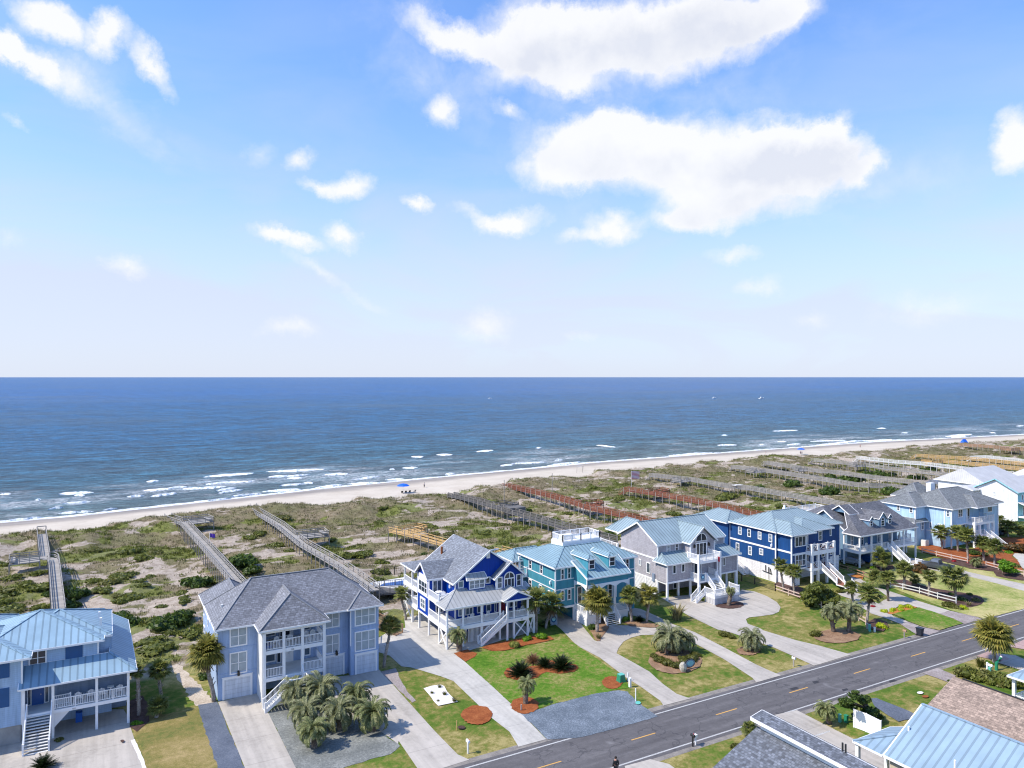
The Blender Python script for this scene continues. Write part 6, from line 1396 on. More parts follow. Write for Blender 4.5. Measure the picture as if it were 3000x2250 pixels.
bw('white painted boardwalk with a jog in the middle', bpz([(zO,2120,390,3.2),(zO,1900,370,3.2),(zO,1480,318,3.0),(zO,1400,308,3.0),(zO,1150,290,2.8),(zO,870,258,2.2)]), 'woodW', w=2.0, post='woodW')
bw('nearer yellow pine boardwalk with grey deck at right', bpz([(zO,2400,368,2.8),(zO,2212,352,2.8),(zO,1800,310,2.7),(zO,1460,276,2.5)]), 'woodY', w=1.5, plats=((.93, -1, 5, 6),))
bw('farther yellow pine boardwalk running to the right edge', bpz([(zO,2400,330,2.8),(zO,2212,308,2.8),(zO,1800,268,2.7),(zO,1340,240,2.2)]), 'woodY', w=1.4)
bw('short white boardwalk at the right edge', bpz([(zO,2400,310,2.6),(zO,2212,286,2.6),(zO,1900,252,2.6),(zO,1780,258,2.0)]), 'woodW', w=2.4, post='woodW', solid=True)
bw('reddish brown boardwalk farthest along the beach by the blue tent', bpz([(zO,2400,210,2.8),(zO,2212,190,2.8),(zO,1900,165,2.7),(zO,1700,152,2.2)]), 'woodO', w=2.2, plats=((.35, -1, 5, 6),), solid=True)
# pavilion and pool
def pavilion(u, v, z, s, label, mat='roofP'):
    t = thing('dune_pavilion', label, 'pavilion', (u, v, gz(u, v)))
    hip(t, u-s, u+s, v-s*.9, v+s*.9, z+2.5, z+3.5, 'u', a=0.01, b=0.01, mat=mat, trim=None)
    for a in (-1, 1):
        for b_ in (-1, 1): B().box(u+a*s*.85-.1, u+a*s*.85+.1, v+b_*s*.75-.1, v+b_*s*.75+.1, gz(u, v)-.5, z+2.5).build('post', 'wood_post', t)
    B().box(u-s*.95, u+s*.95, v-s*.85, v+s*.85, z-.2, z).build('deck', 'woodG', t)
u, v = G(zO(1510, 440), 5.5); pavilion(u, v, 2.6, 2.4, 'small open pavilion with grey metal roof on the dunes behind the sky blue house')
u, v = G(zN(300, 510), 3.6); b = B(); b.box(u-2.2, u+2.2, v-1.6, v+1.6, 1.6, 3.6)
b.build('dune_storage_box', 'woodD', None, label='black boxed shelter beside the dark charcoal boardwalk', cat='shelter', org=(u, v, 1.6))
for x, y, zf_, lab in ((270, 90, zF, 'white topped table on the weathered grey boardwalk behind the navy house'),):
    u, v = G(zf_(x, y), 3.6); tt = thing('dune_table', lab, 'table', (u, v, 2.6)); B().box(u-1.6, u+1.6, v-.8, v+.8, 3.5, 3.62).build('tabletop', 'offwhite', tt); posts(tt, [(u-1.3, v, 1.5, 3.5), (u+1.3, v, 1.5, 3.5)], .15, 'woodG', 'leg')
def pool():
    t = thing('pool_deck', 'raised white pool terrace with kidney shaped blue pool behind the royal blue house', 'pool', (34, 106, 0))
    c = [G(zM(*p), 1.6) for p in ((1200,1130),(1530,1078),(1640,1110),(1640,1190),(1245,1165))]
    b = B(); b.prism(c, 0, 1.6); b.build('terrace', 'offwhite', t)
    w = [G(zM(*p), 1.65) for p in ((1300,1157),(1335,1135),(1400,1125),(1470,1115),(1560,1098),(1620,1110),(1620,1165),(1500,1150),(1400,1155))]
    b = B(); b.poly(*[(x, y, 1.63) for x, y in w]); b.build('pool_water', 'poolblue', t)
    d = [G(zM(*p), 1.5) for p in ((1265,1235),(1250,1175),(1640,1140),(1660,1200))]
    b = B(); b.prism(d, 1.2, 1.5); b.build('wood_deck', 'woodD', t)
    rail(t, [(*d[0], 1.5), (*d[3], 1.5)], 1.0, .16, 'woodD'); rail(t, [(*d[1], 1.5), (*d[2], 1.5)], 1.0, .3, 'woodD')
    posts(t, [(*d[0], 0, 1.2), (*d[3], 0, 1.2), ((d[0][0]+d[3][0])/2, (d[0][1]+d[3][1])/2, 0, 1.2)], .25, 'wood_post')
pool()
t = thing('yard_stairs', 'new yellow pine steps beside the right back corner of the periwinkle house', 'stairs', (30, 96, 0))
stairs(t, (30.0, 98.5, 1.5), (30.0, 95.0, .1), (1.4, 0), 8, 'woodY', 'woodY')
t = thing('yard_ramp', 'brown railed ramp between the periwinkle house and the royal blue house', 'ramp', (33, 99, 0))
rail(t, [(31.5, 104.5, 1.4), (35.2, 97.2, .1)], 1.1, .2, 'woodO'); rail(t, [(33.0, 104.9, 1.4), (36.5, 98.0, .1)], 1.1, .2, 'woodO'); b = B(); b.beam((32.2, 104.7, 1.3), (35.9, 97.6, .05), 1.5, .12); b.build('deck', 'woodO', t)
# fences
def fence(label, pts, kind, cat='fence', h=1.2, sp=2.4, name='fence', mat=None):
    t = thing(name, label, cat, (pts[0][0], pts[0][1], gz(*pts[0])), 'garden fences')
    pb = B(); rb = B()
    for si, (a, b_) in enumerate(zip(pts[:-1], pts[1:])):
        a = np.array(a); b_ = np.array(b_); L = np.linalg.norm(b_-a); n = max(1, int(L/sp))
        for i in range(n+1):
            q = a+(b_-a)*i/n; z = gz(*q)
            if i or not si: B().box(q[0]-.06, q[0]+.06, q[1]-.06, q[1]+.06, z-.1, z+h).build('post', mat or kind, t)
            if i < n:
                q2 = a+(b_-a)*(i+1)/n; z2 = gz(*q2)
                if kind == 'black':
                    for hh in (.1, h-.05): rb.beam((*q, z+hh), (*q2, z2+hh), .04)
                    m = int(np.linalg.norm(q2-q)/.14)
                    for k in range(1, m): c = q+(q2-q)*k/m; rb.beam((*c, z+.1), (*c, z+h-.05), .018, .018, False)
                elif kind == 'white': rb.beam((*q, z+h/2), (*q2, z2+h/2), .06, h-.05)
                else:
                    for hh in (.45, .95): rb.beam((*q, z+hh), (*q2, z2+hh), .07, .15)
    rb.build('rails' if kind != 'white' else 'fence_panel', mat or kind, t)
gp = lambda zfn, *pts: [G(zfn(*p)) for p in pts]
fence('thin black metal fence between the grey shingled and navy houses', gp(zE, (1455,900),(1560,930),(1700,965),(1925,1040)), 'black')
fence('black metal pool fence on the dune behind the royal blue house', gp(zM, (1120,1120),(1250,1105),(1350,1085),(1440,1078),(1540,1065)), 'black', h=1.5)
fence('pinkish two rail fence beside the lawn left of the navy house', gp(zE, (1925,1040),(2212,1140),(2330,1190),(2420,1220)), 'fencew', h=1.15)
fence('white two rail fence between the pale trunked palms and the green drive strip', gp(zR, (770,262),(905,290),(1085,332),(1280,390),(1480,440)), 'fencew', h=1.15, mat='woodW')
fence('weathered rail fence beside the silvery palms by the pink flowers', gp(zR, (370,610),(430,625),(505,668)), 'fencew', h=1.15)
fence('pale two rail fence in front of the sky blue house mulch', gp(zH, (890,1200),(1080,1240),(1270,1285),(1480,1330)), 'fencew', h=1.15)
fence('pale two rail fence in front of the round green tree at right', gp(zH, (1720,1375),(1880,1420),(2212,1500)), 'fencew', h=1.15)
fence('brown rail fence by the navy house front steps', gp(zF, (1560,1180),(1700,1220),(1900,1290),(2010,1340)), 'fencew', h=1.15, mat='woodO')
fence('white vinyl privacy fence panel behind the twisted evergreen tree', gp(zU, (1110,400),(1190,430),(1285,480)), 'white', h=1.9)
# ================================================================== PLANTS
def leafquad(V, F, c, d, side, L, W, droop=0.0, taper=.5):
    n = len(V); t = c+d*L
    V += [tuple(c-side*W/2), tuple(c+side*W/2), tuple(t+side*W/2*taper), tuple(t-side*W/2*taper)]; F.append((n, n+1, n+2, n+3))
def unit(v): return v/(np.linalg.norm(v)+1e-9)
def fan_crown(seed, n=52, R=1.0):
    """cabbage palm head: many folded fan leaves on stalks, unit radius"""
    r = np.random.default_rng(seed); b = B()
    for i in range(n):
        el = math.asin(1-1.62*(i+.5)/n)+r.normal(0, .09); az = i*2.39996+r.normal(0, .2)
        d = np.array((cos(el)*cos(az), cos(el)*sin(az), sin(el))); side = unit(np.cross(d, (0, 0, 1.0)) if abs(d[2]) < .98 else np.array((1.0, 0, 0))); up = np.cross(side, d)
        q_ = r.uniform(.72, 1.12); pet = R*q_*r.uniform(.36, .54); c = d*pet; b.beam((0, 0, 0), tuple(c), .03, .02, False)
        k = 11; fr = R*q_*r.uniform(.48, .64)
        for j in range(k):
            a = (j/(k-1)-.5)*2.5; dd = unit(d*cos(a)+side*sin(a)+up*(.12-.1*abs(a)))
            s2 = unit(np.cross(dd, up)); L = fr*(1-.28*abs(a)/1.25); m = c+dd*L*.6; dr = unit(dd+np.array((0, 0, -.55-.4*r.random())))
            n0 = len(b.v); w = .085*R
            b.v += [tuple(c-s2*w*.3), tuple(c+s2*w*.3), tuple(m+s2*w*.5), tuple(m-s2*w*.5), tuple(m+dr*L*.45)]
            b.f += [(n0, n0+1, n0+2, n0+3), (n0+3, n0+2, n0+4)]
    return b.mesh('fan_palm_crown')
def feather_crown(seed, n=46, R=1.0, arch=1.0, leaf=.25, k=22, low=95):
    """feather palm head: arching fronds with two rows of leaflets, unit radius"""
    r = np.random.default_rng(seed); b = B()
    for i in range(n):
        el = radians(82)-radians(low)*(i+.5)/n+r.normal(0, .08); az = i*2.39996+r.normal(0, .2)
        h = np.array((cos(az), sin(az), 0)); side = np.array((-sin(az), cos(az), 0)); L = R*r.uniform(.85, 1.3); pts = []
        p = np.zeros(3); e = el
        for j in range(k+1):
            pts.append(p.copy()); p = p+(h*cos(e)+np.array((0, 0, 1))*sin(e))*L/k; e -= arch*(.04+.16*(j/k))
        b.tube([tuple(q) for q in pts[::3]], [.022*R]*len(pts[::3]), 3, False)
        for j in range(2, k+1):
            q = pts[j]; d = unit(pts[j]-pts[j-1]); ll = leaf*R*sin(pi*min(1, (j+1)/(k+2)))**.6
            for s in (-1, 1):
                dd = unit(d*.75+side*s*.85+np.array((0, 0, .35))-np.array((0, 0, .25))*r.random()); s2 = unit(np.cross(dd, (0, 0, 1.0)))
                n0 = len(b.v); w = .045*R; t = q+dd*ll*.55; tt = t+unit(dd+np.array((0, 0, -.9)))*ll*.5
                b.v += [tuple(q-d*w*.5), tuple(q+d*w*.5), tuple(t+d*w*.5), tuple(t-d*w*.5), tuple(tt)]; b.f += [(n0, n0+1, n0+2, n0+3), (n0+3, n0+2, n0+4)]
    return b.mesh('feather_palm_crown')
def clump(seed, n=420, leaf=.13, flat=.75, lumps=6, spread=.55, low=-.1):
    """leafy bush of unit radius made of many small leaves over several lobes"""
    r = np.random.default_rng(seed); b = B(); cs = [(0, 0, .35, .62)]
    for i in range(lumps): a = r.uniform(0, 2*pi); q = r.uniform(.3, spread); cs.append((q*cos(a), q*sin(a), r.uniform(.15, .5), r.uniform(.3, .5)))
    for i in range(n):
        c = cs[r.integers(len(cs))]; d = unit(r.normal(size=3)); d[2] = abs(d[2])*.9+low; d = unit(d); rad = c[3]*r.uniform(.75, 1.08)
        p = np.array((c[0], c[1], c[2]*flat))+d*np.array((1, 1, flat))*rad; p[2] = max(p[2], .01)
        nn = unit(d+r.normal(0, .55, 3)); a = unit(np.cross(nn, r.normal(size=3))); e = np.cross(nn, a); s = leaf*r.uniform(.6, 1.3); n0 = len(b.v)
        b.v += [tuple(p-a*s), tuple(p-e*s*.6), tuple(p+a*s), tuple(p+e*s*.6)]; b.f.append((n0, n0+1, n0+2, n0+3))
    for c in cs: b.ball((c[0], c[1], c[2]*flat), c[3]*.72, 7, 5, flat)
    return b.mesh('leaf_clump')
def tuft(seed, n=90, h=1.0, w=.035, spread=.8):
    r = np.random.default_rng(seed); b = B()
    for i in range(n):
        a = r.uniform(0, 2*pi); q = r.uniform(0, .3); t = r.uniform(.2, spread); hh = h*r.uniform(.6, 1.1); c = np.array((q*cos(a), q*sin(a), 0)); s = np.array((-sin(a), cos(a), 0))*w
        m = c+np.array((cos(a)*t*.35, sin(a)*t*.35, hh*.65)); e = c+np.array((cos(a)*t, sin(a)*t, hh)); n0 = len(b.v)
        b.v += [tuple(c-s), tuple(c+s), tuple(m+s), tuple(m-s), tuple(e)]; b.f += [(n0, n0+1, n0+2, n0+3), (n0+3, n0+2, n0+4)]
    return b.mesh('grass_tuft')
CR = {'fan': [fan_crown(s, n_) for s, n_ in ((1, 52), (2, 40), (3, 60), (8, 46))], 'full': [fan_crown(9, 110)], 'feather': [feather_crown(s) for s in (4, 5)], 'sago': [feather_crown(s, 110, 1, .35, .2, 11, 78) for s in (6, 7)],
      'bush': [clump(s) for s in (11, 12, 13)], 'low': [clump(s, 300, .15, .55, 5, .7) for s in (21, 22, 23, 24)], 'round': [clump(s, 520, .085, .85, 9, .45) for s in (31, 32)], 'tuft': [tuft(s) for s in (41, 42)]}
for k_, l_ in CR.items():
    for m_ in l_: m_.materials.append(M['sabal'])
def inst(name, me, mat, loc, scale, parent=None, rz=None):
    o = bpy.data.objects.new(name, me); COL.objects.link(o)
    o.material_slots[0].link = 'OBJECT'; o.material_slots[0].material = M[mat]
    if parent is not None: off = ORG[parent.name]; o.parent = parent; o.location = tuple(loc[i]-off[i] for i in range(3))
    else: o.location = loc
    o.scale = scale if isinstance(scale, tuple) else (scale,)*3; o.rotation_euler = (random.uniform(-.1, .1), random.uniform(-.1, .1), random.uniform(0, 6.28) if rz is None else rz)
    return o
def palm(kind, base, top, rpx, label, group, mat='sabal', tr=.16, tmat='trunk', skirt=True):
    u, v = G(base); d = dep(u, v); z0 = gz(u, v); u2, z1 = Q(top, v); R = rpx*d/FPX*(1.2 if kind == 'fan' else 1.0)
    if abs(u2-u) > 1.6: u2 = u+math.copysign(1.6, u2-u)
    z1 = max(z1, z0+.35)
    t = thing('palm_tree', label, 'palm tree', (u, v, z0), group)
    b = B(); n = 7; pts = []; rad = []
    cv = random.uniform(-.12, .12)
    for i in range(n+1):
        k = i/n; s = k*k*(3-2*k); pts.append((u+(u2-u)*s+cv*sin(pi*k), v+cv*.6*sin(pi*k), z0-.1+(z1-z0)*k)); rad.append(tr*(1.25-.35*k+.06*(i % 2)) if k < .85 else tr*1.25)
    b.tube(pts, rad, 9)
    r = np.random.default_rng(int(u*10))
    for i in range(int(14*min(1.5, (z1-z0)/3))):   # old leaf stubs
        k = r.uniform(.25, .98); a = r.uniform(0, 6.28); s = k*k*(3-2*k); c = np.array((u+(u2-u)*s, v, z0+(z1-z0)*k)); dd = np.array((cos(a), sin(a), .9))
        b.beam(tuple(c+dd*tr*.8*np.array((1, 1, 0))), tuple(c+dd*tr*1.9), .09, .05)
    b.build('trunk', tmat, t, True)
    fam = 'full' if 'huge' in label or 'full' in label or 'tall palm' in label else 'fan' if kind == 'fan' else 'feather'; me = CR[fam][random.randrange(len(CR[fam]))]
    o = inst('crown', me, mat, (u2, v, z1), (R*random.uniform(.95, 1.08), R*random.uniform(.95, 1.08), R*(.95)), t)
    if kind == 'fan':   # hanging dead leaves under the head
        b = B()
        for i in range(9):
            a = r.uniform(0, 6.28); L = R*r.uniform(.45, .8); d = unit(np.array((cos(a)*.6, sin(a)*.6, -1))); sd = np.array((-sin(a), cos(a), 0)); c0 = np.array((u2, v, z1-.08*R))
            for j in range(-2, 3): leafquad(b.v, b.f, c0+d*L*.25, unit(d+sd*j*.22), sd, L*.8, .1*R, taper=.3)
        b.build('dead_fronds', 'deadfrond', t)
    return t
PF = 'cabbage palms in the front yards'; PP = 'feather leaved pindo palms in the front yards'
fans = [
 (zA2(1350,1150), zA2(1338,715), 24, 'slim palm at the right corner of the left-edge house porch'),
 (zA(1305,1070), zA(1290,865), 34, 'palm behind the sandy strip right of the left-edge house'),
 (zB(325,1160), zB(265,800), 52, 'tall palm against the white left wall of the periwinkle house'),
 (zB(1595,905), zB(1640,585), 32, 'palm at the right corner of the periwinkle house beside the garage'),
 (zC(330,1170), zC(280,885), 24, 'thin palm below the pool deck behind the left stilts of the royal blue house'),
 (zC(1735,1300), zC(1730,950), 40, 'left of the two palms between the royal blue and teal houses'),
 (zC(1840,1255), zC(1905,1000), 40, 'leaning right one of the two palms between the royal blue and teal houses'),
 (zD(1105,1300), zD(1110,965), 46, 'big full palm in front of the teal house steps'),
 (zD(1475,1190), zD(1450,900), 32, 'left one of the paired palms right of the teal house steps'),
 (zD(1640,1195), zD(1670,900), 36, 'yellowish right one of the paired palms right of the teal house steps'),
 (zF(865,1470), zF(830,1135), 24, 'left palm in front of the white brick base of the navy house'),
 (zF(1005,1525), zF(990,1205), 26, 'right palm in front of the white brick base of the navy house'),
 (zR(515,655), zR(545,330), 36, 'tall double headed palm over the pink flowers by the navy house drive'),
 (zR(365,430), zR(345,265), 24, 'palm at the foot of the navy house front steps'),
 (zR(745,410), zR(735,160), 27, 'dark trunked palm standing on the navy house drive edge'),
 (zR(620,262), zR(612,145), 25, 'broad palm left of the dark trunked palm by the orange mulch'),
 (zR(925,280), zR(915,60), 27, 'palm at the left end of the white two rail fence'),
 (zR(1030,240), zR(1030,170), 17, 'small dark palm behind the white two rail fence'),
 (zR(1185,360), zR(1190,140), 22, 'slender palm in the middle of the white two rail fence'),
 (zR(1480,400), zR(1455,155), 40, 'large palm with pale crooked trunk at the right end of the white two rail fence'),
 (zR(1890,1080), zR(1885,775), 50, 'huge round headed palm on the near side of the road'),
 (zH(355,1415), zH(360,1255), 32, 'palm in front of the slate blue house porch'),
 (zH(1155,1150), zH(1130,925), 25, 'palm nearest the white left wall of the sky blue house'),
 (zH(1355,1180), zH(1345,930), 24, 'second palm in the row before the sky blue house'),
 (zH(1485,1290), zH(1470,970), 29, 'tallest darkest palm in the row before the sky blue house'),
 (zH(1690,1305), zH(1680,1060), 26, 'fourth palm in the row before the sky blue house'),
 (zH(1830,1365), zH(1830,1110), 27, 'rightmost palm in the row before the sky blue house'),
 (zH(2005,980), zH(2000,850), 26, 'palm beside the parked cars right of the sky blue house'),
 (zH(2180,990), zH(2175,910), 18, 'low palm at the right edge above the red mulch'),
 (zH(1900,870), zH(1900,760), 15, 'dark palm head against the white gabled wall at right'),
 (zA(1265,1250), zA(1285,1150), 30, 'short bushy fan palm on the mulch right of the left-edge house'),
 (zU(435,470), zU(430,405), 24, 'palm peeking over the left corner of the near shingle roof'),
]
for i, (b0, t0, r0, lab) in enumerate(fans):
    y = 'sabalY' if any(s in lab for s in ('yellowish', 'big full', 'huge round', 'garage', 'tall palm against')) else 'sabal'
    palm('fan', b0, t0, r0, lab, PF, y, .2 if r0 > 40 else .16, 'trunk' if 'dark trunked' not in lab else 'trunkD')
dbl = fans[12]
feath = [
 (zC(905,1500), zC(890,1330), 34, 'short thick trunked pindo palm by the front left stilts of the royal blue house', .32),
 (zT(800,520), zT(825,375), 62, 'larger pindo palm in the round hedge of the middle lawn', .3),
 (zT(930,515), zT(965,395), 42, 'smaller pindo palm behind the right side of the round hedge', .25),
 (zT(1575,490), zT(1585,385), 46, 'low spreading pindo palm between the two pale drives', .3),
 (zE(1420,1195), zE(1440,1035), 17, 'small palm in the half circle bed before the white slatted landing', .28),
 (zR(155,745), zR(130,530), 36, 'left one of the two silvery pindo palms beside the road side lawn', .26),
 (zR(320,745), zR(335,505), 40, 'right one of the two silvery pindo palms beside the road side lawn', .26),
 (zS(1390,670), zS(1400,490), 32, 'small pindo palm in the round red mulch ring by the gravel lot', .24),
 (zU(950,375), zU(930,285), 36, 'pindo palm left of the dark twisted evergreen on the near side of the road', .25),
 (zH(1575,1390), zH(1590,1310), 21, 'short pindo palm behind the pale rail fence before the sky blue house', .25),
]
for b0, t0, r0, lab, tr in feath: palm('feather', b0, t0, r0, lab, PP, 'pindo' if 'silvery' in lab or 'larger' in lab or 'smaller' in lab or 'low spreading' in lab else 'pindoY', tr, 'trunkD')
clu = [((930,1085), 56, 'back left'), ((1120,1070), 64, 'back middle'), ((1390,1110), 58, 'back right'), ((1010,1240), 58, 'front left'), ((1260,1240), 62, 'central'), ((1510,1250), 62, 'rightmost'), ((1065,1375), 52, 'frontmost')]
for (x, y), r0, w in clu:
    tp = zB(x, y); palm('feather', (tp[0]+3, tp[1]+52), tp, r0, w+' palm of the dense clump on the gravel before the periwinkle house', 'clump of pindo palms on the gravel garden', 'pindoY' if w in ('frontmost', 'back right', 'rightmost') else 'pindo', .24, 'trunkD')
def plant(name, fam, c, rpx, label, cat, mat, sz=1.0, group=None, lift=0.0):
    """c: pixel of the middle of the plant; scaled from its pixel radius"""
    u, v = G((c[0], c[1]+rpx*.55)); d = dep(u, v); R = rpx*d/FPX*(1.25 if fam != 'sago' else 1.0); z0 = gz(u, v); me = CR[fam][random.randrange(len(CR[fam]))]
    o = inst(name, me, mat, (u, v, z0-.03+lift), (R, R, R*sz)); setp(o, label, cat, group); return o
for c, r0, m_, lab in ((zS(1345,345), 38, 'sago', 'dark sago cycad at the left of the three in the red mulch island'), (zS(1565,285), 26, 'sago', 'dark sago cycad just behind the tan withered one'), (zS(1460,250), 24, 'sagoT', 'tan withered sago cycad in the red mulch island'), (zS(1725,285), 36, 'sago', 'dark sago cycad at the right end of the red mulch island'), (zA2(420,1600), 34, 'sago', 'sago cycad on the concrete below the left-edge house steps'), (zD(1560,1155), 15, 'sago', 'dark spiky cycad under the paired palms of the teal house')):
    plant('cycad_plant', 'sago', c, r0, lab, 'cycad', m_, 1.0, 'cycads in the front gardens', .1)
sh = [
 (zS(1280,108), 19, 'round', 'shrub', 'round light green shrub in the red mulch below the royal blue house stairs'), (zS(1410,55), 16, 'bush', 'shrubB', 'loose tall shrub under the right stilts of the royal blue house'),
 (zC(1795,1325), 20, 'round', 'shrubB', 'bright green rounded shrub at the foot of the two leaning palms'), (zC(1830,1190), 19, 'bush', 'shrubD', 'dark round shrub behind the two leaning palms'),
 (zD(1050,1230), 17, 'bush', 'shrubD', 'green shrub at the base of the big full palm'), (zD(1415,1145), 13, 'round', 'shrubB', 'low bright shrub right of the teal house steps'),
 (zT(1338,325), 18, 'round', 'hedge', 'round olive brown shrub left of the low spreading pindo palm'), (zT(1405,355), 13, 'round', 'hedge', 'smaller olive brown shrub touching the low spreading pindo palm'), (zT(2180,322), 19, 'round', 'hedge', 'round olive shrub left of the two silvery palms'),
 (zR(675,665), 17, 'round', 'shrubY', 'chartreuse round shrub right of the palm with pink flowers'), (zR(1560,468), 13, 'round', 'shrubY', 'chartreuse round shrub at the end of the white two rail fence'),
 (zR(700,508), 11, 'round', 'shrubY', 'leftmost chartreuse shrub in the orange mulch strip'), (zR(793,490), 11, 'round', 'shrubY', 'second chartreuse shrub in the orange mulch strip'), (zR(780,513), 8, 'round', 'shrubY', 'smallest chartreuse shrub in the orange mulch strip'), (zR(887,460), 11, 'round', 'shrubY', 'back middle chartreuse shrub in the orange mulch strip'), (zR(887,495), 11, 'round', 'shrubY', 'front middle chartreuse shrub in the orange mulch strip'), (zR(980,462), 13, 'round', 'shrubY', 'rightmost chartreuse shrub in the orange mulch strip'),
 (zR(1400,430), 20, 'low', 'hedge', 'low rusty juniper below the white two rail fence'), (zR(1480,460), 15, 'low', 'shrubO', 'low grey green juniper beside the end chartreuse shrub'), (zR(1430,325), 9, 'bush', 'shrubD', 'dark shrub behind the large crooked palm'), (zR(1620,325), 10, 'bush', 'shrubD', 'upright dark shrub right of the large crooked palm'), (zR(1530,370), 17, 'low', 'shrubD', 'spreading dark shrub right of the crooked trunk'), (zR(1690,375), 14, 'low', 'shrubO', 'low olive shrub at the tip of the dark mulch bed'),
 (zR(240,290), 13, 'low', 'hedge', 'low rusty shrub below the navy house steps'),
 (zH(850,1375), 27, 'bush', 'shrubR', 'large reddish green shrub left of the silver pickup truck'), (zH(250,1370), 12, 'low', 'shrubB', 'low bright shrub left of the slate blue house palm'), (zH(2110,1080), 38, 'low', 'shrubR', 'broad reddish hedge mound right of the sky blue house stairs'), (zH(2010,1170), 12, 'low', 'shrubB', 'bright green low shrub under the reddish hedge mound'),
 (zH(1100,1270), 10, 'low', 'shrubO', 'small shrub by the left end of the pale rail fence'), (zH(1560,1180), 17, 'bush', 'shrubD', 'dark shrub between the palms in the row before the sky blue house'), (zH(1700,1200), 15, 'bush', 'shrubO', 'olive shrub under the rightmost palms of the row'),
 (zF(1640,1130), 14, 'bush', 'shrubD', 'dark shrub beside the left wall of the slate blue house'), (zF(1830,1190), 9, 'low', 'shrubB', 'small bright shrub below the corner post of the slate blue house'),
 (zA2(1340,1200), 16, 'low', 'shrubB', 'low grassy shrub at the foot of the slim porch corner palm'), (zA2(570,1370), 13, 'low', 'shrubO', 'small olive shrub right of the left-edge house stairs'),
 (zB(260,960), 20, 'bush', 'shrubD', 'dark shrub behind the tall palm left of the periwinkle house'), (zU(350,520), 18, 'bush', 'hedge', 'rusty green bush left of the near shingle roof'), (zV(800,740), 11, 'bush', 'shrubB', 'bright green shrub at the foot of the huge round palm'),
 (zH(2170,820), 30, 'bush', 'shrubD', 'dark leafy tree at the right edge below the white gabled house'), (zR(2130,20), 12, 'bush', 'shrubO', 'grey green shrub right of the round green tree'), (zU(1730,95), 8, 'bush', 'shrubD', 'small dark shrub at the tip of the brown shingle roof'),
]
for c, r0, fam, m_, lab in sh: plant('shrub', fam, c, r0, lab, 'shrub', m_, .95, 'garden shrubs')
for c, r0, lab in ((zE(860,1275), 34, 'large tan plume grass clump left of the curved drive'), (zD(1120,1345), 13, 'small tan grass clump below the big full palm'), (zV(600,760), 22, 'brown ornamental grass on the straw patch near the huge round palm'), (zR(1620,440), 12, 'tan round grass beside the end chartreuse shrub'), (zS(590,508), 9, 'brown tuft at the back of the white sand patch'), (zS(520,565), 8, 'brown tuft at the left of the white sand patch'), (zS(640,575), 10, 'brown tuft in the middle of the white sand patch'), (zS(730,632), 12, 'dark tuft at the right corner of the white sand patch'), (zS(580,640), 6, 'small tuft at the bottom of the white sand patch')):
    plant('ornamental_grass', 'tuft', c, r0, lab, 'ornamental grass', 'pampas' if 'tan' in lab or 'plume' in lab else 'hedge', 1.0, 'ornamental grass clumps')
for c, lab in ((zR(1310,330), 'red flowering bush behind the white two rail fence'), (zR(578,455), 'pink red flowers beside the tall double headed palm'), (zH(1300,1290), 'red flowers by the pale rail fence before the sky blue house'), (zH(1480,1320), 'small red flowers at the right end of the pale rail fence')):
    plant('flower_bush', 'round', c, 8 if 'small' not in lab else 5, lab, 'flowers', 'flower', .8, 'red flowers')
# ring hedge of the middle lawn
t = thing('round_hedge', 'ring of clipped olive brown hedge around the pindo palms on the middle lawn', 'hedge', (*G(zT(870,600)), 0))
for x, y, r0 in ((690,530,15),(740,570,22),(820,605,24),(900,625,24),(980,600,22),(1040,560,22),(1070,520,18),(960,560,20)):
    c = zT(x, y); u, v = G((c[0], c[1]+8)); R = r0*dep(u, v)/FPX*1.25; inst('hedge_mound', CR['round'][0], 'hedge', (u, v, 0), (R, R, R*.8), t)
# long hedge near the brown roof
t = thing('long_hedge', 'long shaggy green hedge behind the brown shingle roof', 'hedge', (*G(zV(700,1100)), 0))
for i in range(9):
    k = i/8; c = zV(200+1200*k, 1080+270*k); u, v = G(c); inst('hedge_mound', CR['bush'][i % 3], 'shrub' if i % 3 else 'shrubO', (u, v, 0), (1.5, 1.5, 1.5+.3*(i % 2)), t)
# trees
def tree(label, base, parts, mat, th=.22, group=None, name='tree', fam='bush'):
    u, v = G(base); t = thing(name, label, 'tree', (u, v, gz(u, v)), group); d = dep(u, v)
    cs = []
    for p, rpx in parts: uu, zz = Q(p, v); cs.append((uu, v+random.uniform(-.8, .8), zz, rpx*d/FPX))
    top = max(c[2] for c in cs); b = B(); b.tube([(u, v, -.1), (u+.1, v, top*.35), (np.mean([c[0] for c in cs]), v, top*.7)], [th, th*.8, th*.45], 7)
    for c in cs: b.tube([(u+.1, v, top*.3), (c[0], c[1], c[2])], [th*.5, th*.2], 5)
    b.build('trunk', 'trunkD', t, True)
    cb = []
    for i, c in enumerate(cs): inst('crown', CR[fam][i % len(CR[fam])], mat, (c[0], c[1], c[2]-c[3]*.55), c[3]*1.35, t)
    return t
tree('dark twisted evergreen tree on the near side of the road', zU(1195,352), [(zU(1030,205),14),(zU(1080,180),16),(zU(1140,200),20),(zU(1190,210),16),(zU(1110,260),24),(zU(1170,280),26),(zU(1230,300),20),(zU(1200,340),24),(zU(1140,330),18),(zU(1240,340),17),(zU(1060,230),16),(zU(1092,155),10)], 'shrubD', .3)
tree('broad dark juniper tree in front of the navy house', zF(1330,1640), [(zF(1200,1430),22),(zF(1300,1400),24),(zF(1400,1440),24),(zF(1180,1540),26),(zF(1300,1530),32),(zF(1430,1540),26),(zF(1480,1480),18),(zF(1250,1600),24),(zF(1380,1610),24),(zF(1140,1490),18)], 'shrub', .3)
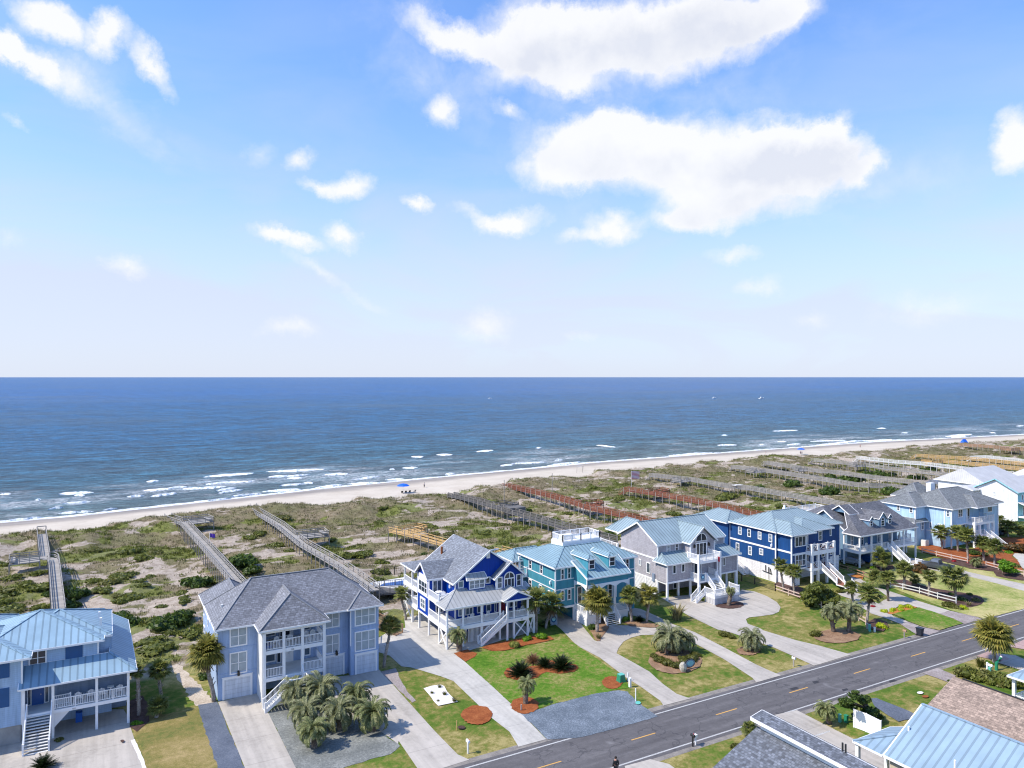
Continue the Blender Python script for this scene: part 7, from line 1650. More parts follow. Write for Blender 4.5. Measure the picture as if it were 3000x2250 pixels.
tree('round bright green tree right of the pale rail fence', zH(1932,1485), [(zH(1900,1350),15),(zH(1970,1310),17),(zH(2040,1340),15),(zH(1960,1390),17),(zH(2030,1400),14)], 'shrubB', .12)
# ---- dune shrubs
big = [(zL,690,900,34,'D'),(zL,640,960,26,'D'),(zL,1830,800,34,'D'),(zL,1760,760,26,''),(zL,1980,740,18,''),(zL,1120,1130,34,'D'),(zL,1200,1160,30,'D'),(zL,1500,1180,34,'D'),(zL,1600,1130,36,'D'),(zL,1680,1100,30,'D'),(zL,1380,1140,26,''),(zL,1580,1210,22,''),
 (zM,60,950,36,'D'),(zM,120,1000,24,'D'),(zM,0,920,30,'D'),(zL,430,890,14,'D'),(zL,60,1030,30,''),(zL,40,960,24,''),(zL,130,1000,22,''),(zL,400,1000,26,''),(zL,120,770,22,''),(zL,250,800,20,''),(zL,370,730,20,''),(zL,1350,570,22,''),(zL,1300,790,16,''),(zL,1320,830,16,''),(zL,1190,890,17,''),(zL,1110,945,17,''),(zL,1490,995,16,''),(zL,1680,880,15,''),(zL,1700,930,15,''),(zL,1700,980,16,''),(zL,1040,780,20,''),(zL,1140,740,20,''),(zL,880,765,20,''),(zL,1390,730,18,''),(zL,700,1025,20,''),(zL,1000,1080,22,''),
 (zM,340,750,22,''),(zM,620,680,20,''),(zM,470,810,15,''),(zM,1000,850,17,''),(zM,1060,950,16,''),(zM,1340,900,18,''),(zM,1290,990,20,''),(zM,1300,1080,22,''),(zM,1350,1010,16,''),(zM,480,580,16,''),(zM,90,680,18,''),(zM,200,650,20,''),(zM,1905,685,7,'D'),(zM,1710,843,8,'D'),(zM,1040,745,9,''),
 (zN,75,690,12,''),(zN,470,560,18,''),(zN,620,580,20,''),(zN,720,535,12,''),(zN,400,520,12,'D'),(zN,950,690,18,''),(zN,1100,740,20,''),(zN,1060,700,16,'D'),(zN,1260,560,17,'D'),(zN,1330,580,10,'D'),(zN,1580,545,18,''),(zN,1700,565,14,''),(zN,1860,540,11,''),(zN,1980,415,24,''),(zN,2050,400,20,''),(zN,1150,430,14,''),(zN,1100,545,12,''),(zN,1050,515,12,''),
 (zO,640,520,24,'D'),(zO,590,535,16,'D'),(zO,1120,530,24,'D'),(zO,830,415,24,'D'),(zO,740,415,20,'D'),(zO,640,405,16,'D'),(zO,320,455,20,'D'),(zO,380,450,14,''),(zO,470,480,12,''),(zO,60,490,20,'D'),(zO,230,630,18,''),(zO,350,640,16,''),(zO,1050,380,18,'D'),(zO,960,375,14,'D'),(zO,1130,385,12,'D'),(zO,1460,345,14,'D'),(zO,1400,345,12,'D'),(zO,2040,265,12,'D'),(zO,1640,462,16,'D'),(zO,1300,405,14,'D'),(zO,1380,410,12,'D'),(zO,50,570,14,''),(zO,500,560,14,''),(zO,850,545,10,''),(zO,1280,480,14,'')]
GS = 'wild shrubs scattered over the dunes'
for zfn, x, y, r0, k in big:
    c = zfn(x, y); u, v = G((c[0], c[1]+r0*.3), 1.0); R = r0*dep(u, v)/FPX*1.05
    R *= 1.35; o = inst('dune_shrub', CR['low' if k == '' else 'bush'][random.randrange(3)], 'shrubD' if k else 'shrub', (u, v, gz(u, v)-.1), (R, R*1.05, R*(.85 if k == '' else 1.0)))
    setp(o, 'low bright green shrub growing wild in the dune sand' if k == '' else 'tall dark green shrub growing wild in the dune sand', 'shrub', GS)
cnt = 0; tries = 0; extra = []
while cnt < 165 and tries < 9000:
    tries += 1; u = random.uniform(-25, 330) if random.random() < .55 else random.uniform(-25, 75); v = random.uniform(104, 200)
    if v < float(backline(u))+2 or v > float(dune(u))-12: continue
    f = float(fbm(n3, u/13, v/8, 3)); 
    if f < .54+.0016*max(0, v-160): continue
    if any(abs(u-a) < 1.1 and abs(v-b_) < 1.1 for a, b_ in extra): continue
    extra.append((u, v)); cnt += 1; R = random.uniform(.7, 2.1)*(1.25 if u < 60 else 1)
    o = inst('dune_shrub', CR['low'][random.randrange(4)], random.choice(['shrub', 'shrub', 'shrubO']), (u, v, gz(u, v)-.1), (R*random.uniform(.9, 1.5), R, R*random.uniform(.6, .9)))
    setp(o, 'low bright green shrub growing wild in the dune sand' if o.material_slots[0].material == M['shrub'] else 'low olive shrub growing wild in the dune sand', 'shrub', GS)
# ---- scrub too small to count: one mesh of leafy hummocks, one of grass
def scatter_mesh(name, mat, centers, nb, fn, label):
    V = []; Fq = []
    r = np.random.default_rng(99)
    C = np.array(centers); N_ = len(C)
    A = r.uniform(0, 2*pi, (N_, nb)); q = r.random((N_, nb)); hgtb = C[:, 3:4]*r.uniform(.5, 1.1, (N_, nb)); sp = C[:, 4:5]*np.sqrt(q)
    bx = C[:, 0:1]+np.cos(A)*sp; by = C[:, 1:2]+np.sin(A)*sp; bz = np.repeat(C[:, 2:3], nb, 1)
    w = fn*(.6+.8*r.random((N_, nb))); a2 = r.uniform(0, 2*pi, (N_, nb)); tx = r.normal(0, .35, (N_, nb))*hgtb; ty = r.normal(0, .35, (N_, nb))*hgtb
    p0 = np.stack([bx-np.cos(a2)*w, by-np.sin(a2)*w, bz-.05], -1); p1 = np.stack([bx+np.cos(a2)*w, by+np.sin(a2)*w, bz-.05], -1); p2 = np.stack([bx+tx, by+ty, bz+hgtb], -1)
    co = np.stack([p0, p1, p2], 2).reshape(-1, 3).astype(np.float32); n = len(co)//3
    me = bpy.data.meshes.new(name); me.vertices.add(n*3); me.vertices.foreach_set('co', co.ravel()); me.loops.add(n*3); me.loops.foreach_set('vertex_index', np.arange(n*3, dtype=np.int32))
    me.polygons.add(n); me.polygons.foreach_set('loop_start', (np.arange(n)*3).astype(np.int32)); me.polygons.foreach_set('loop_total', np.full(n, 3, np.int32)); me.update(calc_edges=True)
    o = bpy.data.objects.new(name, me); COL.objects.link(o); me.materials.append(M[mat]); return setp(o, label, None, None, 'stuff')
r = np.random.default_rng(5)
Uc = r.uniform(-35, 420, 90000); Vc = r.uniform(100, 232, 90000)
ok = (Vc > backline(Uc)+1) & (Vc < dune(Uc)-1.0+2*r.random(90000)); Uc = Uc[ok]; Vc = Vc[ok]
cv = 1-sandy(Uc, Vc); crs = (sst(dune(Uc)-16, dune(Uc)-7, Vc)*sst(.48, .6, fbm(n1, Uc/7+40, Vc/4, 4))*sst(45, 100, Uc)); keep = r.random(len(Uc)) < cv*.75*(1-.85*crs)+.05
Uc = Uc[keep]; Vc = Vc[keep]; Zc = hgt(Uc, Vc); sel = r.random(len(Uc)) < .04+.75*greenf(Uc, Vc)
cg = np.stack([Uc, Vc, Zc, .28+.3*r.random(len(Uc)), .5+.3*r.random(len(Uc))], -1)
scatter_mesh('dune_grass', 'grassY', cg[~sel][:30000], 6, .06, 'brownish dune grass covering the sand')
scatter_mesh('dune_scrub', 'shrub', cg[sel][:13000], 11, .10, 'olive ground scrub between the dune shrubs')
eu = np.linspace(-30, 500, 1500); ev = dune(eu)-r.uniform(0, 2.6, 1500)
scatter_mesh('sea_oats', 'pampas', np.stack([eu, ev, hgt(eu, ev), .7+.4*r.random(1500), .5+.3*r.random(1500)], -1), 7, .035, 'thin fringe of sea oats along the dune edge')
# ================================================================== SMALL THINGS
def prop(name, label, cat, base, group=None):
    u, v = G(base); return thing(name, label, cat, (u, v, gz(u, v)), group), u, v
def mailbox(base, label, col='white', post='white', h=1.1):
    t, u, v = prop('mailbox', label, 'mailbox', base, 'mailboxes along the road')
    B().box(u-.06, u+.06, v-.06, v+.06, 0, h).build('post', post, t)
    b = B(); n = 6; pr_ = [(u-.11, h), (u+.11, h), (u+.11, h+.13)]+[(u+.11*cos(pi*i/n), h+.13+.11*sin(pi*i/n)) for i in range(1, n)]+[(u-.11, h+.13)]
    b.extr([(x, v-.28, z) for x, z in pr_], (0, .5, 0)); b.build('box', col, t); B().box(u+.115, u+.13, v-.1, v+.05, h+.1, h+.25).build('flag', 'flagr', t)
mailbox(zS(855,1130), 'white mailbox on a thick white post on the straw lawn'); mailbox(zR(920,812), 'brown mailbox on a thin post left of the dark wheelie bin', 'woodO', 'wood_post', .95); mailbox(zT(1975,640), 'grey mailbox beside the two pale drives', 'offwhite', 'wood_post', .95)
mailbox(zU(65,525), 'black mailbox on the near side of the road', 'black', 'black', 1.0); mailbox(zV(840,1000), 'white mailbox by the huge round palm', 'white', 'offwhite', .8)
t, u, v = prop('newspaper_tube', 'white paper box beside the black mailbox', 'paper box', zU(84,515)); B().box(u-.05, u+.05, v-.05, v+.05, 0, .8).build('post', 'white', t); B().box(u-.12, u+.12, v-.15, v+.15, .8, 1.05).build('box', 'white', t)
t, u, v = prop('wheelie_bin', 'dark wheelie bin standing at the roadside', 'bin', zR(1088,783))
b = B(); b.v = [(u-.27,v-.3,.08),(u+.27,v-.3,.08),(u+.27,v+.3,.08),(u-.27,v+.3,.08),(u-.34,v-.4,1.05),(u+.34,v-.4,1.05),(u+.34,v+.4,1.05),(u-.34,v+.4,1.05)]; b.f = [(0,3,2,1),(4,5,6,7),(0,1,5,4),(1,2,6,5),(2,3,7,6),(3,0,4,7)]; b.build('body', 'bin', t)
b = B(); b.box(u-.38, u+.38, v-.45, v+.42, 1.05, 1.13); b.beam((u-.3, v+.5, 1.05), (u+.3, v+.5, 1.05), .05); b.build('lid', 'bin', t)
for s in (-1, 1): B().tube([(u+s*.3, v+.3, .13), (u+s*.36, v+.3, .13)], .13, 10).build('wheel', 'tyre', t)
t, u, v = prop('utility_box', 'green utility box on the red mulch by the drive', 'utility box', zT(378,782)); b = B()
b.v = [(u-.45,v-.4,0),(u+.45,v-.4,0),(u+.45,v+.4,0),(u-.45,v+.4,0),(u-.32,v-.3,.85),(u+.32,v-.3,.85),(u+.32,v+.3,.85),(u-.32,v+.3,.85)]; b.f = [(0,3,2,1),(4,5,6,7),(0,1,5,4),(1,2,6,5),(2,3,7,6),(3,0,4,7)]; b.build('cabinet', 'greenp', t); B().box(u-.33, u+.33, v-.31, v+.31, .86, .93).build('lid', 'tealp', t)
def pedestal(base, label, mat='tealp', h=.8, w=.12):
    t, u, v = prop('utility_pedestal', label, 'utility pedestal', base, 'utility pedestals on the lawns'); B().box(u-w, u+w, v-w, v+w, 0, h).build('body', mat, t); B().box(u-w*1.2, u+w*1.2, v-w*1.2, v+w*1.2, h, h+.07).build('cap', mat, t)
pedestal(zT(460,832), 'white square pedestal right of the green utility box', 'white', 1.0); pedestal(zT(440,775), 'thin white post behind the green utility box', 'white', .9, .06); pedestal(zT(513,965), 'white marker post by the teal manhole ring', 'white', 1.4, .04)
pedestal(zR(545,735), 'green pedestal under the palm with pink flowers', 'tealp', .9); pedestal(zR(600,742), 'short white pedestal left of the chartreuse shrub', 'white', .6, .1); pedestal(zR(520,710), 'dark grey pedestal at the palm foot', 'wood_post', .7)
pedestal(zU(1018,365), 'pale green pedestal below the near pindo palm', 'tealp', .75); pedestal(zU(1060,368), 'green pedestal left of the twisted evergreen', 'greenp', .7, .16); pedestal(zS(752,915), 'tan wooden stake beside the round brown lid', 'woodY', .9, .04)
pedestal(zV(765,960), 'thin white post left of the green standpipe', 'white', 1.0, .07); pedestal(zS(1350,735), 'grey hose post by the small pindo palm', 'wood_post', .6, .05); pedestal(zV(830,1000), 'pale pedestal between the thin post and the green standpipe', 'tealp', .6, .13)
t, u, v = prop('standpipe', 'green bent standpipe with white cap beside the huge round palm', 'standpipe', zV(990,940)); b = B(); b.tube([(u, v, 0), (u, v, .9), (u+.9, v, 1.35)], [.2, .2, .18], 8); b.build('pipe', 'greenp', t); B().ball((u+1.0, v, 1.42), .16).build('cap', 'white', t)
t, u, v = prop('boulder', 'upright pale stone beside the blue oval sign', 'rock', zT(950,690)); b = B(); b.ball((u, v, .55), .45, 9, 7, 1.5)
b.v = [(x+random.uniform(-.06, .06), y+random.uniform(-.06, .06), max(0, z+random.uniform(-.08, .08))) for x, y, z in b.v]; b.build('stone', 'rock', t)
t, u, v = prop('oval_sign', 'pale blue oval ring sign leaning on the round hedge', 'sign', zT(1015,665))
n = 20; cc = (u, v, .75); b = B(); g = B()
ring_ = [(u+.85*cos(2*pi*i/n), v-.05, .75+.55*sin(2*pi*i/n)) for i in range(n)]; b.extr(ring_, (0, .08, 0)); b.build('rim', 'black', t)
g.extr([(u+.72*cos(2*pi*i/n), v-.09, .75+.44*sin(2*pi*i/n)) for i in range(n)], (0, .03, 0)); g.build('face', 'roofL', t); g2 = B(); g2.extr([(u+.5*cos(2*pi*i/n), v-.12, .75+.3*sin(2*pi*i/n)) for i in range(n)], (0, .02, 0)); g2.build('emblem', 'wallI', t)
def ringsign(loc, label, s=.5):
    t = thing('round_emblem_banner', label, 'banner', loc); u, v, z = loc; n = 18
    B().box(u-s*1.1, u+s*1.1, v-.02, v+.02, z-s*1.5, z+s*1.2).build('cloth', 'roofL', t)
    for rr, m_, y in ((.85, 'navyshut', .03), (.5, 'wallI', .05)): g = B(); g.extr([(u+s*rr*cos(2*pi*i/n), v-y, z+s*rr*sin(2*pi*i/n)) for i in range(n)], (0, .015, 0)); g.build('ring', m_, t)
u, v = G(zC(1925,1225)); ringsign((u, v, .9), 'pale blue banner with a dark ring emblem by the teal house carport', .55); ringsign((84.5, 89.2, 3.65), 'round blue ring emblem hung on the grey shingled house lower railing', .42)
# flags
def flag(u, v, z, h, label, mat, L=1.5, H=.9):
    t = thing('flagpole', label, 'flag', (u, v, z)); B().tube([(u, v, z), (u, v, z+h)], .05, 6).build('pole', 'white', t)
    b = B(); n = 8
    for i in range(n+1):
        k = i/n; b.v += [(u+L*k, v+.12*sin(k*7), z+h-.05-.25*k), (u+L*k, v+.12*sin(k*7), z+h-.05-H-.25*k)]
    for i in range(n): b.f.append((2*i, 2*i+1, 2*i+3, 2*i+2))
    b.build('flag_cloth', mat, t); return t
def usflag():
    m, nt, b = nodes('striped_flag'); g = pos(nt); p = sep(nt, g.outputs['Position'])
    fr = mth(nt, 'FRACT', mth(nt, 'MULTIPLY', p[2], 2.6)); c = mixc(nt, mth(nt, 'GREATER_THAN', fr, .5), (.8, .78, .78), (.6, .08, .1)); nt.links.new(c, b.inputs['Base Color']); return m
M['usflag'] = usflag()
u, v = G(zN(1243,360), 2.4); flag(u, v, gz(u, v), 7.0, 'tall flagpole with red and white striped flag on the dunes', 'usflag', 3.2, 2.4)
u, v = G(zL(1942,470), 2.6); flag(u, v, gz(u, v), 4.2, 'pole with small purple flag by the tall grey boardwalk', 'purple', 1.0, .8)
flag(87.7, 89.2, 3.1, 3.6, 'small red flag on a pole at the grey shingled house steps', 'flagr', .6, .8)
for zz, lab in ((zN(602,420), 'thin dark pole standing behind the red stained boardwalk'), (zN(213,485), 'thin pole beside the dark charcoal boardwalk')):
    u, v = G(zz, 1.5); t = thing('dune_pole', lab, 'pole', (u, v, gz(u, v))); B().tube([(u, v, gz(u, v)), (u, v, gz(u, v)+7.5)], .09, 6).build('shaft', 'wood_post', t)
# beach things
def umbrella(base, label, canopy_z=2.2, R=1.9, chairs_=4):
    u, v = G(base, -1.4); z = gz(u, v); t = thing('beach_umbrella', label, 'beach umbrella', (u, v, z)); B().tube([(u, v, z), (u, v, z+canopy_z+.3)], .05, 6).build('pole', 'white', t)
    b = B(); n = 10; b.v.append((u, v, z+canopy_z+.75))
    for i in range(n): a = 2*pi*i/n; b.v.append((u+R*.6*cos(a), v+R*.6*sin(a), z+canopy_z+.5))
    for i in range(n): a = 2*pi*i/n; b.v.append((u+R*cos(a), v+R*sin(a), z+canopy_z))
    for i in range(n): j = (i+1) % n; b.f += [(0, 1+i, 1+j), (1+i, 1+n+i, 1+n+j, 1+j)]
    b.build('canopy', 'umb', t); return u, v, z
def beachchair(u, v, z, lab, yaw, mat='black'):
    t = thing('beach_chair', lab, 'beach chair', (u, v, z), 'beach chairs'); d = np.array((cos(yaw), sin(yaw))); s = np.array((-d[1], d[0]))*.32
    def P_(a, b_, h): q = np.array((u, v))+d*a+s*b_; return (q[0], q[1], z+h)
    b = B(); b.extr([P_(-.3, -1, .3), P_(.3, -1, .25), P_(.3, 1, .25), P_(-.3, 1, .3)], (0, 0, .05)); b.build('seat', mat, t)
    b = B(); b.extr([P_(-.3, -1, .3), P_(-.55, -1, .95), P_(-.55, 1, .95), P_(-.3, 1, .3)], (d[0]*.04, d[1]*.04, 0)); b.build('backrest', mat, t)
    b = B()
    for q in (-1, 1): b.beam(P_(-.35, q, 0), P_(.25, q, .5), .04); b.beam(P_(.3, q, 0), P_(-.3, q, .5), .04)
    b.build('frame', 'rim', t)
u, v, z = umbrella((1181, 1443.5), 'bright blue beach umbrella over dark chairs', 2.4, 2.1)
for i, (dx, dy) in enumerate(((-.6, -.8), (.5, -1.0), (1.8, -.9), (3.9, -.1))): beachchair(u+dx, v+dy, gz(u+dx, v+dy), ('leftmost dark', 'second dark', 'third dark', 'separate grey')[i]+' beach chair by the bright blue umbrella', 1.2+.2*i, 'black' if i < 3 else 'wood_post')
u, v, z = umbrella(zO(405,220), 'dark blue beach umbrella farther along the beach', 2.4, 1.9)
def person(base, label, h=1.72, top='skin', bottom='redcloth', hair='hair', zg=-1.4, pose='stand', yaw=0.0, feet=None, cap=False):
    if feet is None: u, v = G(base, zg); z = gz(u, v)
    else: u, v, z = feet
    t = thing('person', label, 'person', (u, v, z)); s = h/1.75; c, n = cos(yaw), sin(yaw)
    # skin-modifier body: one continuous surface
    J = {'pel': (0, 0, .95), 'wst': (0, .01, 1.1), 'chs': (0, 0, 1.32), 'nck': (0, .01, 1.5), 'hd0': (0, .03, 1.6), 'hd1': (0, .03, 1.71),
         'shl': (-.19, 0, 1.42), 'ell': (-.27, -.03, 1.13), 'wrl': (-.25, .12, .9), 'hnl': (-.24, .16, .82), 'shr': (.19, 0, 1.42), 'elr': (.27, -.03, 1.13), 'wrr': (.25, .12, .9), 'hnr': (.24, .16, .82),
         'hpl': (-.1, 0, .9), 'knl': (-.12, .05, .5), 'anl': (-.12, 0, .09), 'tol': (-.13, .16, .04), 'hpr': (.1, 0, .9), 'knr': (.13, .02, .5), 'anr': (.14, -.06, .09), 'tor': (.15, .1, .04)}
    Rr = dict(pel=.15, wst=.13, chs=.16, nck=.055, hd0=.085, hd1=.09, shl=.075, ell=.045, wrl=.032, hnl=.035, shr=.075, elr=.045, wrr=.032, hnr=.035, hpl=.1, knl=.06, anl=.042, tol=.035, hpr=.1, knr=.06, anr=.042, tor=.035)
    E_ = [('pel','wst'),('wst','chs'),('chs','nck'),('nck','hd0'),('hd0','hd1'),('chs','shl'),('shl','ell'),('ell','wrl'),('wrl','hnl'),('chs','shr'),('shr','elr'),('elr','wrr'),('wrr','hnr'),('pel','hpl'),('hpl','knl'),('knl','anl'),('anl','tol'),('pel','hpr'),('hpr','knr'),('knr','anr'),('anr','tor')]
    def W(p, o=(0, 0, 0)): x, y, q = p; return ((x*c-y*n)*s, (x*n+y*c)*s, q*s)
    def skin(names, edges, rads, nm, mat):
        ks = list(names); me = bpy.data.meshes.new(nm); me.from_pydata([W(J[k]) for k in ks], [(ks.index(a), ks.index(b_)) for a, b_ in edges], []); o = bpy.data.objects.new(nm, me); COL.objects.link(o)
        md = o.modifiers.new('s', 'SKIN'); sv = me.skin_vertices[0].data
        for i, k in enumerate(ks): sv[i].radius = (rads[k]*s, rads[k]*s); sv[i].use_root = (i == 0)
        o.modifiers.new('d', 'SUBSURF').levels = 1; o.modifiers['d'].render_levels = 2
        dg = bpy.context.evaluated_depsgraph_get(); m2 = bpy.data.meshes.new_from_object(o.evaluated_get(dg)); bpy.data.objects.remove(o)
        m2.materials.clear(); m2.materials.append(M[mat]); m2.polygons.foreach_set('use_smooth', [True]*len(m2.polygons)); o2 = bpy.data.objects.new(nm, m2); COL.objects.link(o2); o2.parent = t; return o2
    body = skin(J.keys(), E_, Rr, 'body', 'skin')
    up = ['pel', 'wst', 'chs', 'shl', 'shr']+(['ell', 'wrl', 'elr', 'wrr'] if top == 'cloth' else [])
    ue = [e for e in E_ if e[0] in up and e[1] in up]
    if top != 'skin': skin(up, ue, {k: Rr[k]+.018 for k in up}, 'shirt', top)
    lo = ['pel', 'hpl', 'knl', 'hpr', 'knr']+(['anl', 'anr'] if bottom == 'cloth' else []); le = [e for e in E_ if e[0] in lo and e[1] in lo]
    skin(lo, le, {k: Rr[k]+.02 for k in lo}, 'trousers', bottom)
    b = B(); b.ball(W((0, .01, 1.69)), .118*s, 10, 8, .95); o = b.build('hair', hair, t) if False else None
    me = b.mesh('hair'); o = bpy.data.objects.new('hair', me); COL.objects.link(o); me.materials.append(M[hair]); o.parent = t
    return t
person((1243, 1425), 'person in white top and dark shorts on the beach right of the bright blue umbrella', 1.72, 'white', 'cloth', yaw=.6)
person(zO(885,163), 'person in red walking a dark dog at the water edge', 1.75, 'redcloth', 'cloth', yaw=1)
person(zO(121,222), 'person in white standing near the water left of the dark blue umbrella', 1.7, 'white', 'offwhite', yaw=0)
person(zO(401,219), 'left of the two people under the dark blue umbrella', 1.5, 'redcloth', 'cloth', yaw=2); person(zO(413,219), 'right of the two people under the dark blue umbrella', 1.5, 'skin', 'cloth', yaw=3)
u, v = G((1804, 2223), 1.62); person(None, 'person in black clothes with dark hair walking along the road edge at the bottom', 1.78, 'cloth', 'cloth', 'hair', feet=(u, v, .02), yaw=-.2)
# canopy frame, tent, boats
u, v = G(zN(825,235), -1.5); z = gz(u, v); t = thing('volleyball_frame', 'thin open frame standing alone on the beach', 'frame', (u, v, z))
for a, b_ in ((-1.4, 0), (1.4, 0), (1.9, .8)): B().beam((u+a, v+b_, z), (u+a*.9, v, z+2.6), .1).build('pole', 'wood_post', t)
B().beam((u-1.3, v, z+2.6), (u+1.3, v, z+2.6), .1).build('crossbar', 'white', t)
u, v = G(zY(1435,218), -1.3); z = gz(u, v); t = thing('beach_tent', 'bright blue beach tent at the far right of the beach', 'tent', (u, v, z))
b = B(); b.poly((u-2, v-1.5, z+.2), (u+2, v-1.5, z+.2), (u+1.5, v, z+2.6), (u-1.5, v, z+2.6)); b.poly((u-2, v+1.5, z+.2), (u-1.5, v, z+2.6), (u+1.5, v, z+2.6), (u+2, v+1.5, z+.2)); b.poly((u-2, v-1.5, z+.2), (u-1.5, v, z+2.6), (u-2, v+1.5, z+.2)); b.build('canopy', 'umb', t)
for a in (-1.9, 1.9): B().beam((u+a, v, z), (u+a*.75, v, z+2.6), .08).build('pole', 'rim', t)
def boat(p, L, label):
    u, v = G(p, SEA); t = thing('motor_boat', label, 'boat', (u, v, SEA), 'boats far out on the sea'); b = B(); w = L*.14
    for x, ww, z0, z1 in ((-.5, 1, -.3, .09), (-.1, 1.05, -.3, .10), (.3, .7, -.2, .12), (.5, .05, -.1, .16)): b.v += [(u+x*L, v-w*ww, SEA+z1*L), (u+x*L, v-w*ww*.7, SEA+z0), (u+x*L, v+w*ww*.7, SEA+z0), (u+x*L, v+w*ww, SEA+z1*L)]
    for i in range(3):
        for k in range(4): b.f.append((4*i+k, 4*i+(k+1) % 4, 4*i+4+(k+1) % 4, 4*i+4+k))
    b.f.append((3, 2, 1, 0)); b.build('hull', 'white', t); b = B(); b.box(u-.2*L, u+.1*L, v-w*.6, v+w*.6, SEA+.09*L, SEA+.22*L); b.box(u-.22*L, u+.12*L, v-w*.7, v+w*.7, SEA+.27*L, SEA+.29*L)
    for a in (-.2, .1): b.box(u+a*L-.01*L, u+a*L+.01*L, v-w*.6, v-w*.55, SEA+.2*L, SEA+.27*L)
    b.build('cabin', 'offwhite', t)
boat((2231, 1168), 12, 'white motor boat alone right of the choppy line on the sea'); boat((2093, 1166.5), 9, 'white boat at the right end of the choppy line on the sea'); boat((1436, 1168.6), 8, 'tiny white boat near the middle of the horizon')
# vehicles
def vehicle(name, label, p0, yaw, L, W, H, mat, truck=False, cat='car'):
    u, v = p0; t = thing(name, label, cat, (u, v, 0.03), 'parked cars'); c, s = cos(yaw), sin(yaw)
    def T(x, y, z): return (u+x*c-y*s, v+x*s+y*c, z+.03)
    def lathe(sec, mt, nm, par):
        b = B()
        for x, hw, z0, z1, tw in sec: b.v += [T(x, -hw, z0), T(x, -hw, (z0+z1)/2), T(x, -tw, z1), T(x, tw, z1), T(x, hw, (z0+z1)/2), T(x, hw, z0)]
        k = 6
        for i in range(len(sec)-1):
            for j in range(k): b.f.append((k*i+j, k*i+(j+1) % k, k*(i+1)+(j+1) % k, k*(i+1)+j))
        b.f.append(tuple(range(k))[::-1]); m = k*(len(sec)-1); b.f.append(tuple(m+j for j in range(k))); return b.build(nm, mt, par)
    hw = W/2
    if truck:
        bd = lathe([(-L/2, hw*.9, .5, .95, hw*.85), (-L/2+.1, hw, .38, 1.12, hw*.95), (L/2-1.7, hw, .38, 1.12, hw*.95), (L/2-1.2, hw, .38, 1.08, hw*.9), (L/2-.25, hw*.97, .4, .98, hw*.85), (L/2, hw*.85, .5, .85, hw*.7)], mat, 'body', t)
        lathe([(-.65, hw*.9, 1.05, 1.2, hw*.88), (-.5, hw*.9, 1.05, H, hw*.74), (.7, hw*.9, 1.05, H, hw*.74), (1.35, hw*.9, 1.05, 1.12, hw*.88)], mat, 'cab', t)
        b = B(); b.quad(T(-L/2+.2, -hw*.8, 1.13), T(-.75, -hw*.8, 1.13), T(-.75, hw*.8, 1.13), T(-L/2+.2, hw*.8, 1.13)); b.build('cargo_bed', 'black', t); g0, g1 = -.45, .95
    else:
        lathe([(-L/2, hw*.85, .45, .8, hw*.75), (-L/2+.2, hw, .3, .95, hw*.9), (L/2-1.1, hw, .3, .92, hw*.9), (L/2-.2, hw*.95, .32, .78, hw*.8), (L/2, hw*.8, .42, .65, hw*.7)], mat, 'body', t)
        lathe([(-L/2+.4, hw*.9, .88, .95, hw*.88), (-L/2+.9, hw*.9, .88, H, hw*.72), (.5, hw*.9, .88, H, hw*.72), (1.25, hw*.9, .88, .94, hw*.88)], mat, 'cab', t); g0, g1 = -L/2+1.0, .75
    b = B(); zt = H-.1; zb = (1.14 if truck else .98)
    for sd in (-1, 1):
        for xa, xb in ((g0, (g0+g1)/2-.05), ((g0+g1)/2+.05, g1)): b.extr([T(xa, sd*hw*.9, zb+.02), T(xb, sd*hw*.9, zb+.02), T(xb-.1, sd*hw*.78, zt), T(xa+.05, sd*hw*.78, zt)], (0, 0, .001))
    b.build('side_window', 'darkglass', t)
    b = B(); b.extr([T(1.33 if truck else 1.24, -hw*.78, zb+.03), T(1.33 if truck else 1.24, hw*.78, zb+.03), T(.76 if truck else .56, hw*.68, zt), T(.76 if truck else .56, -hw*.68, zt)], (0, 0, .04)); b.build('windscreen', 'darkglass', t)
    for x in (-L*.31, L*.33):
        for sd in (-1, 1):
            w = B().tube([T(x, sd*hw*.82, .37), T(x, sd*hw*1.02, .37)], .37, 14).build('wheel', 'tyre', t); B().tube([T(x, sd*hw*.98, .37), T(x, sd*hw*1.035, .37)], .21, 10).build('rim', 'rim', w)
    for sd in (-1, 1): q = T(L/2-.08, sd*hw*.66, .68); B().box(q[0]-.15, q[0]+.15, q[1]-.12, q[1]+.12, q[2]-.08, q[2]+.08).build('headlight', 'offwhite', t)
    return t
u, v = G(zH(1085,1405)); vehicle('pickup_truck', 'silver grey pickup truck parked on the drive of the slate blue house', (u, v), radians(100), 5.6, 1.95, 1.85, 'truckp', True, 'pickup truck')
u, v = G(zH(50,1370)); vehicle('parked_car', 'pale car parked under the corner of the slate blue house porch', (u+.5, v+1.5), radians(95), 4.5, 1.8, 1.45, 'carg')
u, v = G(zH(1890,975)); vehicle('parked_car', 'dark car parked by the right side of the sky blue house', (u+1, v+1.5), radians(90), 4.6, 1.85, 1.5, 'bin')
vehicle('parked_car', 'dark car in shade under the slate blue house', (129.5, 91.6), radians(92), 4.5, 1.8, 1.45, 'navydoor')
